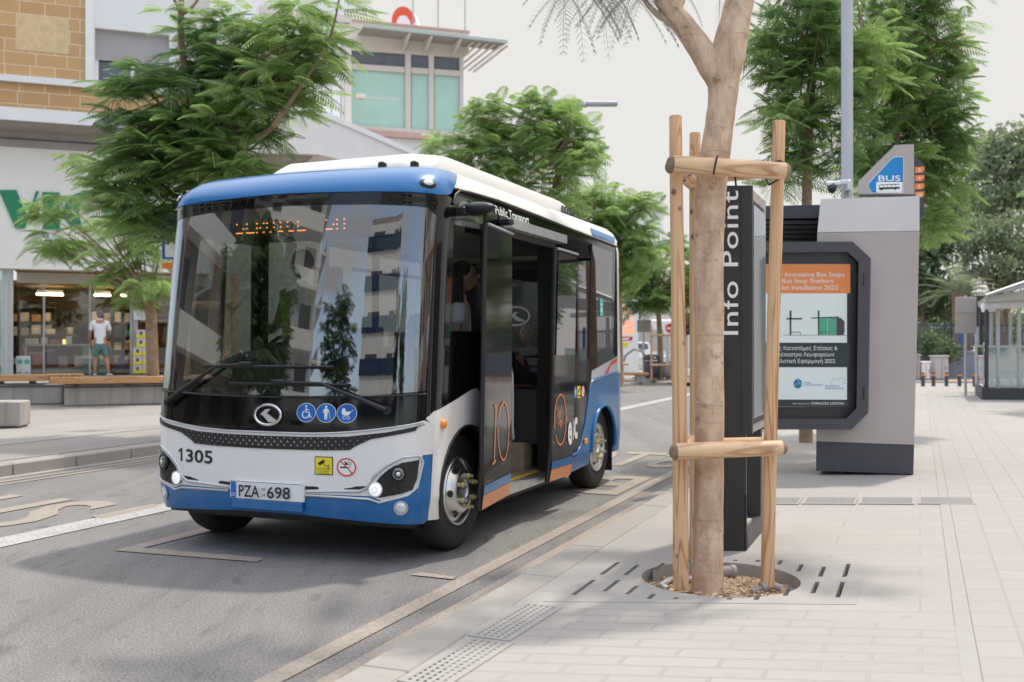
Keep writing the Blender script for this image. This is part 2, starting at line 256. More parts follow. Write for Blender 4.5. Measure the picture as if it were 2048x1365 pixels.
# ---------------------------------------------------------------- mesh helpers
class MB:
    def __init__(s): s.v = []; s.f = []; s.sm = []
    def add(s, vs, fs, smooth=False):
        o = len(s.v); s.v += [tuple(p) for p in vs]; s.f += [tuple(i+o for i in f) for f in fs]; s.sm += [smooth]*len(fs); return s
    def box(s, c, d, rz=0, bev=0):
        x, y, z = (k/2 for k in d); ca, sa = math.cos(rz), math.sin(rz)
        if bev:
            pl = [(-x+bev,-y),(x-bev,-y),(x,-y+bev),(x,y-bev),(x-bev,y),(-x+bev,y),(-x,y-bev),(-x,-y+bev)]
            pv = []; n = 8
            for zz, k in ((-z,bev),(-z+bev,0),(z-bev,0),(z,bev)):
                for (a, b) in pl:
                    a2 = a - (k if a > 0 else -k)*(abs(a)/x); b2 = b - (k if b > 0 else -k)*(abs(b)/y)
                    pv.append((c[0]+a2*ca-b2*sa, c[1]+a2*sa+b2*ca, c[2]+zz))
            fs = [tuple(range(n-1,-1,-1)), tuple(range(3*n,4*n))]
            for k in range(3):
                for i in range(n): fs.append((k*n+i, k*n+(i+1)%n, (k+1)*n+(i+1)%n, (k+1)*n+i))
            return s.add(pv, fs)
        vs = [(c[0]+a*ca-b*sa, c[1]+a*sa+b*ca, c[2]+zz) for zz in (-z, z) for a, b in ((-x,-y),(x,-y),(x,y),(-x,y))]
        return s.add(vs, [(3,2,1,0),(4,5,6,7),(0,1,5,4),(1,2,6,5),(2,3,7,6),(3,0,4,7)])
    def tube(s, pts, rad, n=8, caps=True, smooth=True):
        pts = [Vector(p) for p in pts]; rad = rad if isinstance(rad, (list, tuple)) else [rad]*len(pts)
        ring = []; up = None
        for i, p in enumerate(pts):
            t = (pts[min(i+1, len(pts)-1)]-pts[max(i-1, 0)])
            if t.length < 1e-9: t = Vector((0,0,1))
            t.normalize()
            if up is None:
                up = t.orthogonal().normalized()
            up = (up-t*up.dot(t))
            if up.length < 1e-6: up = t.orthogonal()
            up.normalize(); w = t.cross(up)
            ring.append([p+(up*math.cos(2*math.pi*k/n)+w*math.sin(2*math.pi*k/n))*rad[i] for k in range(n)])
        vs = [q for r_ in ring for q in r_]; fs = []
        for i in range(len(pts)-1):
            for k in range(n): fs.append((i*n+k, i*n+(k+1)%n, (i+1)*n+(k+1)%n, (i+1)*n+k))
        s.add(vs, fs, smooth)
        if caps:
            s.add(ring[0], [tuple(range(n-1,-1,-1))]); s.add(ring[-1], [tuple(range(n))])
        return s
    def prism(s, poly, fn0, fn1, cap0=True):
        """poly: 2D outline; fn0/fn1 map (x, y) to the near and far 3D points"""
        n = len(poly); a = [fn0(*p) for p in poly]; b = [fn1(*p) for p in poly]
        fs = [tuple(range(n,2*n))] + [(i, (i+1)%n, n+(i+1)%n, n+i) for i in range(n)]
        if cap0: fs.append(tuple(range(n-1,-1,-1)))
        return s.add(a+b, fs)
    def lathe(s, prof, fn, n=32, smooth=True):
        """prof: (radius, height) pairs; fn maps (r cos, r sin, h) to 3D"""
        vs = [fn(r_*math.cos(2*math.pi*k/n), r_*math.sin(2*math.pi*k/n), h) for r_, h in prof for k in range(n)]
        fs = [(i*n+k, i*n+(k+1)%n, (i+1)*n+(k+1)%n, (i+1)*n+k) for i in range(len(prof)-1) for k in range(n)]
        return s.add(vs, fs, smooth)
    def ell(s, c, r_, n=16, m=10, rot=None):
        vs = []; fs = []
        for i in range(m+1):
            a = math.pi*i/m
            for k in range(n):
                b = 2*math.pi*k/n; p = Vector((r_[0]*math.sin(a)*math.cos(b), r_[1]*math.sin(a)*math.sin(b), r_[2]*math.cos(a)))
                if rot: p = rot @ p
                vs.append(Vector(c)+p)
        for i in range(m):
            for k in range(n): fs.append((i*n+k, (i+1)*n+k, (i+1)*n+(k+1)%n, i*n+(k+1)%n))
        return s.add(vs, fs, True)
    def quad(s, *p): return s.add(p, [tuple(range(len(p)))])
    def build(s, name, mat, parent=None, fixn=True, loc=None):
        me = bpy.data.meshes.new(name); me.from_pydata([tuple(v) for v in s.v], [], s.f)
        me.polygons.foreach_set('use_smooth', s.sm)
        mats = mat if isinstance(mat, (list, tuple)) else [mat]
        for m in mats: me.materials.append(m)
        if fixn:
            bm = bmesh.new(); bm.from_mesh(me); bmesh.ops.recalc_face_normals(bm, faces=bm.faces); bm.to_mesh(me); bm.free()
        me.update(); return link(name, me, parent, loc)
def link(name, me, parent=None, loc=None):
    o = bpy.data.objects.new(name, me); COL.objects.link(o)
    if parent: o.parent = parent
    if loc: o.location = loc
    return o
def tag(o, label=None, cat=None, group=None, kind=None):
    if label: o['label'] = label
    if cat: o['category'] = cat
    if group: o['group'] = group
    if kind: o['kind'] = kind
    return o
def thing(name, label, cat, loc=(0,0,0), rz=0, group=None):
    o = bpy.data.objects.new(name, None); COL.objects.link(o); o.location = loc; o.rotation_euler = (0,0,rz); o.empty_display_size = .1
    return tag(o, label, cat, group)
def dup(root, loc, rz=None, label=None, group=None):
    r_ = root.copy(); COL.objects.link(r_); r_.location = loc
    if rz is not None: r_.rotation_euler = (0,0,rz)
    if label: r_['label'] = label
    if group: r_['group'] = group
    for ch in list(root.children):
        c = ch.copy(); COL.objects.link(c); c.parent = r_
        for g in list(ch.children):
            d = g.copy(); COL.objects.link(d); d.parent = c
    return r_
def rrect(x0, y0, x1, y1, r_, n=5):
    o = []
    for cx, cy, a0 in ((x1-r_, y0+r_, -90), (x1-r_, y1-r_, 0), (x0+r_, y1-r_, 90), (x0+r_, y0+r_, 180)):
        for k in range(n+1):
            a = R(a0+90*k/n); o.append((cx+r_*math.cos(a), cy+r_*math.sin(a)))
    return o
def circ(cx, cy, rx, ry=None, n=28, a0=0, a1=360):
    ry = ry or rx; full = a1-a0 >= 360
    return [(cx+rx*math.cos(R(a0+(a1-a0)*k/(n if full else n-1))), cy+ry*math.sin(R(a0+(a1-a0)*k/(n if full else n-1)))) for k in range(n)]
def arcband(cx, cy, rx, ry, w, a0=0, a1=360, n=36):
    return circ(cx, cy, rx, ry, n, a0, a1 if a1-a0 < 360 else a0+359.9) + circ(cx, cy, rx-w, ry-w, n, a0, a1 if a1-a0 < 360 else a0+359.9)[::-1]
def stroke(pts, w):
    """flat ribbon outline along a 2D polyline"""
    L_, R_ = [], []
    for i, p in enumerate(pts):
        a = pts[max(i-1,0)]; b = pts[min(i+1,len(pts)-1)]; d = math.hypot(b[0]-a[0], b[1]-a[1]) or 1
        nx, ny = -(b[1]-a[1])/d*w/2, (b[0]-a[0])/d*w/2; L_.append((p[0]+nx, p[1]+ny)); R_.append((p[0]-nx, p[1]-ny))
    return L_+R_[::-1]
_tc = bpy.data.curves.new('lettering', 'FONT'); _to = bpy.data.objects.new('lettering', _tc); COL.objects.link(_to)
def text2d(body, h, bold=0., sx=1., sp=1., align='LEFT', box=None):
    """flat lettering as (verts, faces): h is the cap height; box = total width to fit"""
    _tc.body = body; _tc.size = 1; _tc.offset = bold; _tc.space_character = sp; _tc.resolution_u = 3
    dg = bpy.context.evaluated_depsgraph_get(); dg.update()
    me = bpy.data.meshes.new_from_object(_to.evaluated_get(dg))
    v = [(p.co.x, p.co.y) for p in me.vertices]; f = [tuple(p.vertices) for p in me.polygons]
    bpy.data.meshes.remove(me)
    k = h/.729; v = [(x*k*sx, y*k) for x, y in v]
    x0 = min(p[0] for p in v); x1 = max(p[0] for p in v)
    if box: q = box/(x1-x0); v = [((x-x0)*q, y) for x, y in v]; x0, x1 = 0, box
    dx = {'LEFT': -x0, 'CENTER': -(x0+x1)/2, 'RIGHT': -x1}[align]
    return [(x+dx, y) for x, y in v], f
def flat(parent, name, mat, polys=(), texts=(), fn=None):
    """thin sheets: polygons and lettering (verts, faces) laid through fn(x, y)"""
    mb = MB()
    for p in polys: mb.add([fn(*q) for q in p], [tuple(range(len(p)))])
    for v, f in texts: mb.add([fn(*q) for q in v], f)
    return mb.build(name, mat, parent, fixn=False)
def shift(t, x, y): return ([(a+x, b+y) for a, b in t[0]], t[1])
def pip(p, poly):
    x, y = p; c = False; j = len(poly)-1
    for i in range(len(poly)):
        a, b = poly[i], poly[j]
        if (a[1] > y) != (b[1] > y) and x < (b[0]-a[0])*(y-a[1])/(b[1]-a[1])+a[0]: c = not c
        j = i
    return c
def fill2d(outer, holes=(), step=.06):
    """triangulated region with an even inner grid"""
    pts = []; edges = []
    def ring(pl):
        n0 = len(pts); m = 0
        for i in range(len(pl)):
            a, b = pl[i], pl[(i+1) % len(pl)]; d = math.hypot(b[0]-a[0], b[1]-a[1]); k = max(1, int(math.ceil(d/step)))
            for t in range(k): pts.append(Vector((a[0]+(b[0]-a[0])*t/k, a[1]+(b[1]-a[1])*t/k))); m += 1
        edges.extend((n0+i, n0+(i+1) % m) for i in range(m)); return [tuple(pts[n0+i]) for i in range(m)]
    rings = [ring(outer)]+[ring(h) for h in holes]
    nb = len(pts)
    x0 = min(p[0] for p in outer); x1 = max(p[0] for p in outer); y0 = min(p[1] for p in outer); y1 = max(p[1] for p in outer)
    bp = np.array([tuple(p) for p in pts])
    for i in range(1, int((x1-x0)/step)+1):
        for j in range(1, int((y1-y0)/step)+1):
            p = (x0+i*step, y0+j*step)
            if not pip(p, outer) or any(pip(p, h) for h in holes): continue
            if np.min(np.abs(bp-np.array(p)).sum(1)) < step*.55: continue
            pts.append(Vector(p))
    r_ = delaunay_2d_cdt(pts, edges, [], 0, 1e-7)
    vs = [tuple(p) for p in r_[0]]; tri = []
    for f in r_[2]:
        c = (sum(vs[i][0] for i in f)/len(f), sum(vs[i][1] for i in f)/len(f))
        if pip(c, outer) and not any(pip(c, h) for h in holes): tri.append(tuple(f))
    return vs, tri, rings
# ================================================================ the minibus
# body surface: q runs round the plan outline from the middle of the front (metres), h up the wall
BW, BR, BAL = 1.16, .3, .22
AREF = BW-BR*(1-math.sin(BAL)); ARC = BR*(math.pi/2-BAL); SREF = AREF*math.tan(BAL)/2+BR*math.cos(BAL)
def bprof(h):
    if h <= 2.5:
        x = max(0, (h-.92)/1.58); F = .12*x+.06*x*x
        if h < .5: F = .04*((.5-h)/.25)**2
        w = BW if h < 1.1 else BW-.01*((h-1.1)/1.4)**1.3
        if h < .45: w -= .03*min(1, (.45-h)/.2)
        return h, F, w
    ps = min(1, (h-2.5)/.4)*math.pi/2
    return 2.5+.3*math.sin(ps), .18+.5*(1-math.cos(ps))-.03*math.sin(2*ps), 1.15-.23*(1-math.cos(ps))
def bsurf(q, h):
    Z, F, w = bprof(h); A = w-BR*(1-math.sin(BAL)); b = A*math.tan(BAL)/2; sg = 1 if q >= 0 else -1; a = abs(q)
    if a <= AREF: t = A*a/AREF; s = F+b*(a/AREF)**2
    elif a <= AREF+ARC:
        ph = BAL+(a-AREF)/ARC*(math.pi/2-BAL)
        t = A+BR*(math.sin(ph)-math.sin(BAL)); s = F+b+BR*(math.cos(BAL)-math.cos(ph))
    else:
        s0 = SREF+(a-AREF-ARC); t = w; s = s0+F*max(0., 1-(s0-SREF)/.8)
    return Vector((sg*t, s, Z))
def bnorm(q, h):
    e = 1e-3; n = (bsurf(q+e, h)-bsurf(q-e, h)).cross(bsurf(q, h+e)-bsurf(q, h-e)); return n.normalized()
def FQ(off=0.): return lambda q, h: bsurf(q, h)+bnorm(q, h)*off
def SQ(off=0., sg=1):
    def f(s, h):
        q = s-SREF+AREF+ARC; p = bsurf(q, h)+bnorm(q, h)*off; return Vector((p.x*sg, p.y, p.z))
    return f
def bpatch(name, mat, outer, holes=(), chart='F', sg=1, off=0., th=.02, step=.07, parent=None, inner=None, rim=None):
    vs, tri, rings = fill2d(outer, holes, step)
    k = 0 if chart == 'F' else AREF+ARC-SREF
    P0, N0, P1 = [], [], []
    for x, y in vs:
        n = bnorm(x+k, y); p = bsurf(x+k, y); a, b = p+n*off, p+n*(off-th)
        if sg < 0: a.x, b.x, n.x = -a.x, -b.x, -n.x
        P0.append(a); N0.append(n); P1.append(b)
    nv = len(vs); verts = P0+P1; nor = N0+[-n for n in N0]; faces = []; mi = []
    for f in tri:
        f = f if sg > 0 else f[::-1]
        a = (verts[f[1]]-verts[f[0]]).cross(verts[f[2]]-verts[f[0]])
        if a.dot(N0[f[0]]) < 0: f = f[::-1]
        faces.append(f); mi.append(0); faces.append(tuple(i+nv for i in f[::-1])); mi.append(1)
    idx = {}
    for i, p in enumerate(vs): idx[(round(p[0], 5), round(p[1], 5))] = i
    for rg in rings:
        m = [idx.get((round(p[0], 5), round(p[1], 5))) for p in rg]; m = [i for i in m if i is not None]
        o = len(verts)
        for i in m: verts += [P0[i], P1[i]]; nor += [Vector((0,0,0))]*2
        L = len(m)
        for j in range(L):
            a, b = o+2*j, o+2*((j+1) % L); faces.append((a, b, b+1, a+1)); mi.append(2 if rim else 0)
    me = bpy.data.meshes.new(name); me.from_pydata([tuple(v) for v in verts], [], faces)
    for m in [mat, inner or mat]+([rim] if rim else []): me.materials.append(m)
    me.polygons.foreach_set('material_index', mi); me.polygons.foreach_set('use_smooth', [True]*len(faces)); me.update()
    me.normals_split_custom_set_from_vertices([tuple(n) for n in nor])
    return link(name, me, parent)
def sym(half): return list(half)+[(-x, y) for x, y in half[::-1] if abs(x) > 1e-6]
def mir(pl): return [(-x, y) for x, y in pl][::-1]
bp = uv(6.0, -4.235)
bus = thing('minibus', 'white and blue electric minibus with black glass and its side door open', 'bus', bp, -TH)
IN = M['interior']
QC = AREF+ARC-SREF            # q = s + QC on the side
# --- front: black mask round the windscreen
gl_half = [(0,2.49),(.7,2.475),(1.12,2.45),(1.19,2.40),(1.165,1.188),(.779,1.157),(.33,1.148),(0,1.148)]
mask = bpatch('front_mask', M['black_gloss'], sym([(0,2.562),(.72,2.55),(1.21,2.535),(1.30,2.545),(1.385,2.53),(1.375,1.60),(.41+QC,1.10),(1.237,1.045),(1.165,.992),(.895,.943),(.617,.914),(.345,.901),(0,.902)]), [sym(gl_half)], parent=bus, th=.03, step=.08, inner=IN)
bpatch('windscreen', M['windscreen'], sym([(x*.999, y) for x, y in gl_half]), parent=bus, off=-.004, th=.006, step=.1)
# crease lip under the glass
mb = MB(); mb.tube([FQ(.006)(q, 1.135+.03*(q/1.16)**2) for q in np.linspace(-1.16, 1.16, 40)], .008, 6); mb.build('mask_lip', M['black'], mask)
# --- white front fascia
trim_out = [(.321,.494),(.715,.509),(.77,.536),(.812,.61),(.897,.685),(1.001,.742),(1.122,.752),(1.148,.711),(1.106,.537),(1.042,.488),(.854,.437),(.779,.459),(.321,.468)]
fascia = bpatch('front_fascia', M['white'], sym([(0,.898),(.345,.897),(.617,.910),(.895,.939),(1.16,.986),(1.205,.968),(1.232,.90),(1.234,.754),(1.148,.752),(1.14,.70),(1.10,.54),(1.04,.495),(.86,.45),(.779,.478),(0,.478)]), parent=bus, th=.02, step=.07, inner=IN)
bumper = bpatch('bumper', M['blue'], sym([(0,.476),(.779,.476),(.86,.448),(1.042,.493),(1.102,.54),(1.142,.70),(1.15,.750),(1.234,.752),(1.222,.60),(1.20,.30),(1.16,.278),(.6,.31),(.296,.328),(0,.332)]), parent=bus, th=.02, step=.06, inner=IN)
bpatch('bumper_lip', M['black'], sym([(0,.333),(.296,.329),(.6,.311),(1.15,.282),(1.10,.25),(.5,.28),(0,.30)]), off=-.03, th=.02, step=.08, parent=bumper)
grille = bpatch('grille', M['black'], sym([(0,.867),(.33,.868),(.617,.876),(.896,.910),(1.165,.962),(1.11,.945),(1.095,.919),(.791,.862),(.683,.813),(.645,.787),(.46,.780),(0,.777)]), off=.006, th=.01, step=.06, parent=bus)
mb = MB()
for row in range(4):
    for i in range(-20, 21):
        q = (i+.5*(row % 2))*.052; hc = .855-row*.024+.05*(max(0, abs(q)-.2)/.9)**1.5
        sz = .0125*(1-.75*min(1, abs(q)/1.02))*(1.1-.28*abs(row-1.3))
        if not pip((q, hc), sym([(0,.862),(.33,.863),(.617,.870),(.896,.902),(1.09,.935),(.79,.868),(.66,.80),(.46,.788),(0,.785)])): continue
        for k in range(3):
            a = R(90+120*k); ca, sa = math.cos(a), math.sin(a); w = sz*.22
            mb.add([FQ(.009)(q+x*ca-y*sa, hc+x*sa+y*ca) for x, y in ((0,-w),(sz,-w*.7),(sz,w*.7),(0,w))], [(0,1,2,3)])
mb.build('grille_pattern', M['light_metal'], grille, fixn=False)
mb = MB(); mb.tube([FQ(.004)(q, .892+.0*abs(q)+.088*(max(0, abs(q)-.3)/.86)**1.8) for q in np.linspace(-1.15, 1.15, 50)], .007, 6); mb.build('fascia_trim', M['silver'], fascia)
for sg in (1, -1): flat(fascia, 'trim_strip', M['black'], [[(sg*.30,.528),(sg*.30,.506),(sg*.715,.522),(sg*.78,.545)]], fn=FQ(.004))
# --- headlight clusters
lens = [(1.122,.723),(1.001,.706),(.917,.664),(.855,.611),(.812,.548),(.78,.495),(.855,.471),(1.001,.499),(1.073,.523),(1.105,.599)]
def disc(name, mat, q, h, r_, off, depth=.02, par=None, n=28, sx=1.):
    c = bsurf(q, h); nn = bnorm(q, h); ax = Vector((0,0,1)).cross(nn).normalized(); up = nn.cross(ax)
    mb = MB(); mb.lathe([(0.0005, off+depth*.55), (r_*.55, off+depth*.45), (r_*.85, off+depth*.1), (r_, off-depth*.6)], lambda x, y, z: c+ax*x*sx+up*y+nn*z, n); return mb.build(name, mat, par, fixn=False)
def torus(name, mat, q, h, r_, w, off, par, sx=1., sy=1.):
    c = bsurf(q, h); nn = bnorm(q, h); ax = Vector((0,0,1)).cross(nn).normalized(); up = nn.cross(ax); mb = MB()
    pts = [c+nn*off+ax*r_*sx*math.cos(a)+up*r_*sy*math.sin(a) for a in np.linspace(0, 2*math.pi, 37)]
    mb.tube(pts, w, 6, caps=False); return mb.build(name, mat, par)
for sg in (1, -1):
    lp = lens if sg > 0 else mir(lens)
    hl = bpatch('headlight', M['black_gloss'], lp, off=.008, th=.02, step=.05, parent=bus)
    disc('main_lamp', M['lens'], sg*.98, .632, .052, .016, .02, hl); torus('lamp_rim', M['black'], sg*.98, .632, .056, .006, .014, hl)
    torus('lamp_ring', M['steel'], sg*.98, .632, .033, .0022, .022, hl)
    bl2 = disc('lamp_bulb', M['lamp_ring'], sg*.98, .632, .017, .026, .012, hl, 16)
    disc('running_lamp', M['lamp_on'], sg*.826, .525, .044, .018, .02, hl); torus('lamp_bezel', M['chrome'], sg*.826, .525, .047, .006, .014, hl)
    cc_ = bsurf(sg*.826, .525); n_ = bnorm(sg*.826, .525); ax_ = Vector((0,0,1)).cross(n_).normalized(); up_ = n_.cross(ax_); mb = MB()
    for k in range(12):
        dv = ax_*math.cos(R(30*k))+up_*math.sin(R(30*k)); sv = n_.cross(dv)
        for r0_, r1_, of_ in ((.012,.024,.030),(.030,.040,.024)): mb.quad(*[cc_+n_*of_+dv*r+sv*w for r, w in ((r0_,-.0016),(r1_,-.0026),(r1_,.0026),(r0_,.0016))])
    mb.build('lamp_facets', M['silver'], hl, fixn=False)
    to = trim_out if sg > 0 else mir(trim_out)
    pts = [FQ(.006)(*p) for p in (trim_out+[trim_out[0]])]; pts = [Vector((p.x*sg, p.y, p.z)) for p in pts]
    mb = MB(); mb.tube(pts[:], .0095, 6); mb.build('headlight_trim', M['silver'], hl)
    fl = disc('fog_lamp', M['lamp_ring'], sg*1.0, .400, .043, .006, .015, bus); torus('lamp_bezel', M['steel'], sg*1.0, .400, .045, .006, .003, fl)
    # clearance lamp on the brow, camera arm, amber repeaters
    cl = disc('clearance_lamp', M['black'], sg*1.12, 2.605, .045, .0, .03, bus, sx=1.6); disc('lamp_lens', M['lamp_ring'], sg*1.12, 2.605, .026, .018, .012, cl, sx=1.5)
    c = SQ(.01, sg)(.42, .95); mb = MB(); mb.ell(c, (.024,.034,.034), 14, 8); mb.build('side_repeater', M['amber'], bus)
    if sg < 0: continue
    c = SQ(.03, sg)(.58, 2.47); mb = MB(); rot = Euler((0,0,R(-12*sg))).to_matrix()
    mb.ell(c+Vector((sg*.10,.02,.005)), (.16,.075,.048), 20, 12, rot); mb.box(c+Vector((-sg*.01,.0,-.01)), (.10,.09,.06), 0, .01)
    mb.build('mirror_camera', M['black'], bus)
# --- plate, numbers, badges, stickers on the front
c = bsurf(.015, .48); mb = MB()
TILT = lambda x, y, d=0.: Vector((.015+x, bsurf(0, .48).y-.035-d+.02*(x/.3)**2, .481+y))
mb.prism(rrect(-.303,-.062,.303,.062,.008), lambda x, y: TILT(x, y, -.02), lambda x, y: TILT(x, y)); pl = mb.build('number_plate', M['plate'], bus)
flat(pl, 'plate_band', M['blueink'], [[(-.297,-.056),(-.25,-.056),(-.25,.056),(-.297,.056)]], fn=lambda x, y: TILT(x, y, .002))
flat(pl, 'plate_rim', M['black'], [stroke([(-.303,.0605),(.303,.0605)], .003), stroke([(-.303,-.0605),(.303,-.0605)], .003)], fn=lambda x, y: TILT(x, y, .002))
flat(pl, 'plate_lettering', M['ink'], texts=[shift(text2d('PZA', .084, .012, box=.180), -.222, -.042), shift(text2d('698', .084, .012, box=.182), .022, -.042), shift(text2d('08', .022, 0, box=.034), -.026, .006), shift(text2d('24', .022, 0, box=.034), -.026, -.034)], fn=lambda x, y: TILT(x, y, .003))
flat(pl, 'plate_country', M['whiteink'], texts=[shift(text2d('CY', .022, .015), -.290, -.044)], fn=lambda x, y: TILT(x, y, .004))
mb = MB(); mb.box((.015, bsurf(0,.38).y-.012, .385), (.58,.03,.07), 0, .006); mb.build('plate_bracket', M['blue'], bus)
flat(fascia, 'fleet_number', M['ink'], polys=[[(-.775,.650),(-.775,.745),(-.789,.745),(-.815,.726),(-.815,.712),(-.792,.724),(-.792,.650)]], texts=[shift(text2d('305', .094, .016, box=.265), -.735, .650)], fn=FQ(.004))
sg_ = []
bpl = [(.388,.612),(.523,.612),(.523,.737),(.388,.737)]
st = flat(fascia, 'camera_notice', M['ink'], [bpl], fn=FQ(.003)); flat(st, 'notice_face', M['yellowink'], [[(.394,.618),(.517,.618),(.517,.731),(.394,.731)]], fn=FQ(.0045))
flat(st, 'notice_print', M['ink'], [[(.412,.693),(.455,.718),(.467,.700),(.424,.674)], stroke([(.452,.690),(.465,.675),(.49,.672)], .005), [(.488,.662),(.493,.662),(.493,.686),(.488,.686)]],
     [shift(text2d('CCTV KKBΠ', .0115, .012, box=.104), .403, .650), shift(text2d('Σε Λειτουργία', .009, .015, box=.088), .411, .636), shift(text2d('In Operation', .009, .015, box=.078), .416, .622)], fn=FQ(.0055))
ns = flat(fascia, 'no_smoking_notice', M['whiteink'], [circ(.621,.67,.069,.062)], fn=FQ(.003))
flat(ns, 'notice_print', M['ink'], [[(.575,.663),(.632,.663),(.632,.673),(.575,.673)], [(.637,.663),(.641,.663),(.641,.673),(.637,.673)], [(.646,.663),(.65,.663),(.65,.673),(.646,.673)], stroke([(.648,.68),(.64,.69),(.61,.685),(.62,.70),(.605,.71)], .004), stroke([(.653,.68),(.655,.70),(.63,.70),(.635,.715)], .004)], fn=FQ(.0045))
flat(ns, 'red_ring', M['redink'], [arcband(.621,.67,.069,.062,.009), stroke([(.578,.712),(.664,.628)], .008)], fn=FQ(.0055))
def wheelchair(x, y, k):
    o = [circ(x-.01*k, y+.75*k, .13*k, n=14), stroke([(x-.02*k,y+.58*k),(x+.0*k,y+.05*k),(x+.42*k,y+.05*k),(x+.55*k,y-.55*k),(x+.75*k,y-.47*k)], .15*k), stroke([(x,y+.34*k),(x+.35*k,y+.34*k)], .11*k)]
    return o+[arcband(x-.05*k, y-.22*k, .48*k, .48*k, .13*k, 110, 360, 24)]
def caneman(x, y, k):
    return [circ(x, y+.72*k, .15*k, n=14), [(x-.22*k,y+.52*k),(x+.22*k,y+.52*k),(x+.2*k,y-.05*k),(x+.15*k,y-.78*k),(x+.03*k,y-.78*k),(x,y-.2*k),(x-.05*k,y-.78*k),(x-.17*k,y-.78*k),(x-.2*k,y-.05*k)], stroke([(x+.22*k,y+.45*k),(x+.42*k,y-.02*k)], .11*k), stroke([(x-.22*k,y+.45*k),(x-.36*k,y-.0*k)], .11*k), stroke([(x+.40*k,y+.0*k),(x+.56*k,y-.76*k)], .05*k)]
def pram(x, y, k):
    return [[(x-.62*k,y+.1*k),(x-.62*k,y+.35*k),(x-.5*k,y+.58*k),(x-.25*k,y+.62*k),(x-.1*k,y+.2*k),(x+.5*k,y+.2*k),(x+.35*k,y-.15*k),(x+.1*k,y-.27*k),(x-.35*k,y-.25*k),(x-.55*k,y-.1*k)], stroke([(x+.45*k,y+.1*k),(x+.78*k,y+.42*k)], .06*k), arcband(x-.28*k,y-.52*k,.2*k,.2*k,.06*k,n=18), arcband(x+.22*k,y-.52*k,.2*k,.2*k,.06*k,n=18)]
for q, fnp in ((.318, wheelchair), (.468, caneman), (.618, pram)):
    d = flat(mask, 'access_notice', M['whiteink'], [circ(q,1.034,.073,.066,32)], fn=FQ(.003)); flat(d, 'notice_face', M['blueink'], [circ(q,1.034,.069,.062,32)], fn=FQ(.0045))
    flat(d, 'pictogram', M['whiteink'], fnp(q, 1.034, .058), fn=FQ(.006))
torus('emblem', M['chrome'], .022, 1.012, .106, .011, .012, bus, 1, .66)
em = bus.children[-1] if False else None
def emblem_mark(x, y, k):
    return [[(x+p*k,y+q*k) for p, q in ((-.62,.0),(-.18,.36),(.18,.38),(-.12,.08),(.72,-.42),(.64,-.52),(.10,-.52),(-.42,-.06))]]
mb = MB(); mb.prism(emblem_mark(.022,1.014,.102)[0], FQ(.002), FQ(.016)); mb.build('emblem_mark', M['light_metal'], mask)
# --- wipers
for nm, pts in (('wiper', [(-.905,1.075),(-.42,1.345)]), ('wiper', [(.905,1.058),(.442,1.232)])):
    w_ = 1 if pts[0][0] > 0 else -1; mb = MB(); f = FQ(.05)
    mb.tube([f(*pts[0]), f((pts[0][0]*.7+pts[1][0]*.3), pts[0][1]*.7+pts[1][1]*.3+.004), f(*pts[1])], [.022,.017,.011], 8)
    j0 = (-.16 if w_ < 0 else .12); hb = 1.353 if w_ < 0 else 1.232
    mb.tube([f(*pts[1]), f(j0, hb+.006)], .010, 8); mb.box(f(j0, hb+.008), (.10,.03,.03), 0, .006)
    mb.tube([FQ(.0)(pts[0][0], pts[0][1]), f(*pts[0])], .03, 12); ar = mb.build('wiper', M['black'], bus)
    mb = MB(); a, b = (-.567,.516) if w_ < 0 else (-.318,.623)
    mb.tube([FQ(.028)(q, hb-.006) for q in np.linspace(a, b, 12)], .009, 6); mb.tube([FQ(.012)(q, hb-.012) for q in np.linspace(a, b, 12)], .007, 6); mb.build('wiper_blade', M['black'], ar)
# --- roof: blue brow, white side coves, cap
bpatch('roof_brow', M['blue'], sym([(0,2.90),(.9,2.9),(1.45,2.9),(1.62,2.80),(1.50,2.66),(1.36,2.565),(1.30,2.548),(1.21,2.538),(.72,2.553),(0,2.565)]), off=.004, th=.02, step=.06, parent=bus, inner=M['interior_light'])
for sg in (1, -1):
    bpatch('roof_cove', M['white'], [(1.44-QC,2.615),(1.8-QC,2.62),(2.0,2.63),(3.2,2.60),(4.86,2.575),(4.95,2.62),(4.95,2.9),(1.44-QC,2.9)], chart='S', sg=sg, off=.002, th=.02, step=.12, parent=bus, inner=M['interior_light'])
    mb = MB(); mb.tube([SQ(.006, sg)(s, h) for s, h in ((.44,2.50),(.50,2.56),(.62,2.60),(.9,2.612),(1.5,2.622),(2.4,2.608),(3.3,2.588),(4.86,2.562))], .011, 6); mb.build('window_seal', M['black'], bus)
bpatch('roof_flash', M['blue'], [(4.0,2.60),(4.8,2.59),(4.9,2.66),(4.05,2.68)], chart='S', sg=1, off=.008, th=.004, step=.15, parent=bus)
mb = MB(); ring = [bsurf(q, 2.9) for q in np.linspace(-1.45, 1.45, 31)]
ring = [Vector((-.92, 5.05, 2.8))]+ring+[Vector((.92, 5.05, 2.8))]; mb.add([p+Vector((0,0,.0)) for p in ring]+[p-Vector((0,0,.03)) for p in ring], [tuple(range(len(ring))), tuple(range(2*len(ring)-1, len(ring)-1, -1))])
mb.build('roof_panel', M['white'], bus)
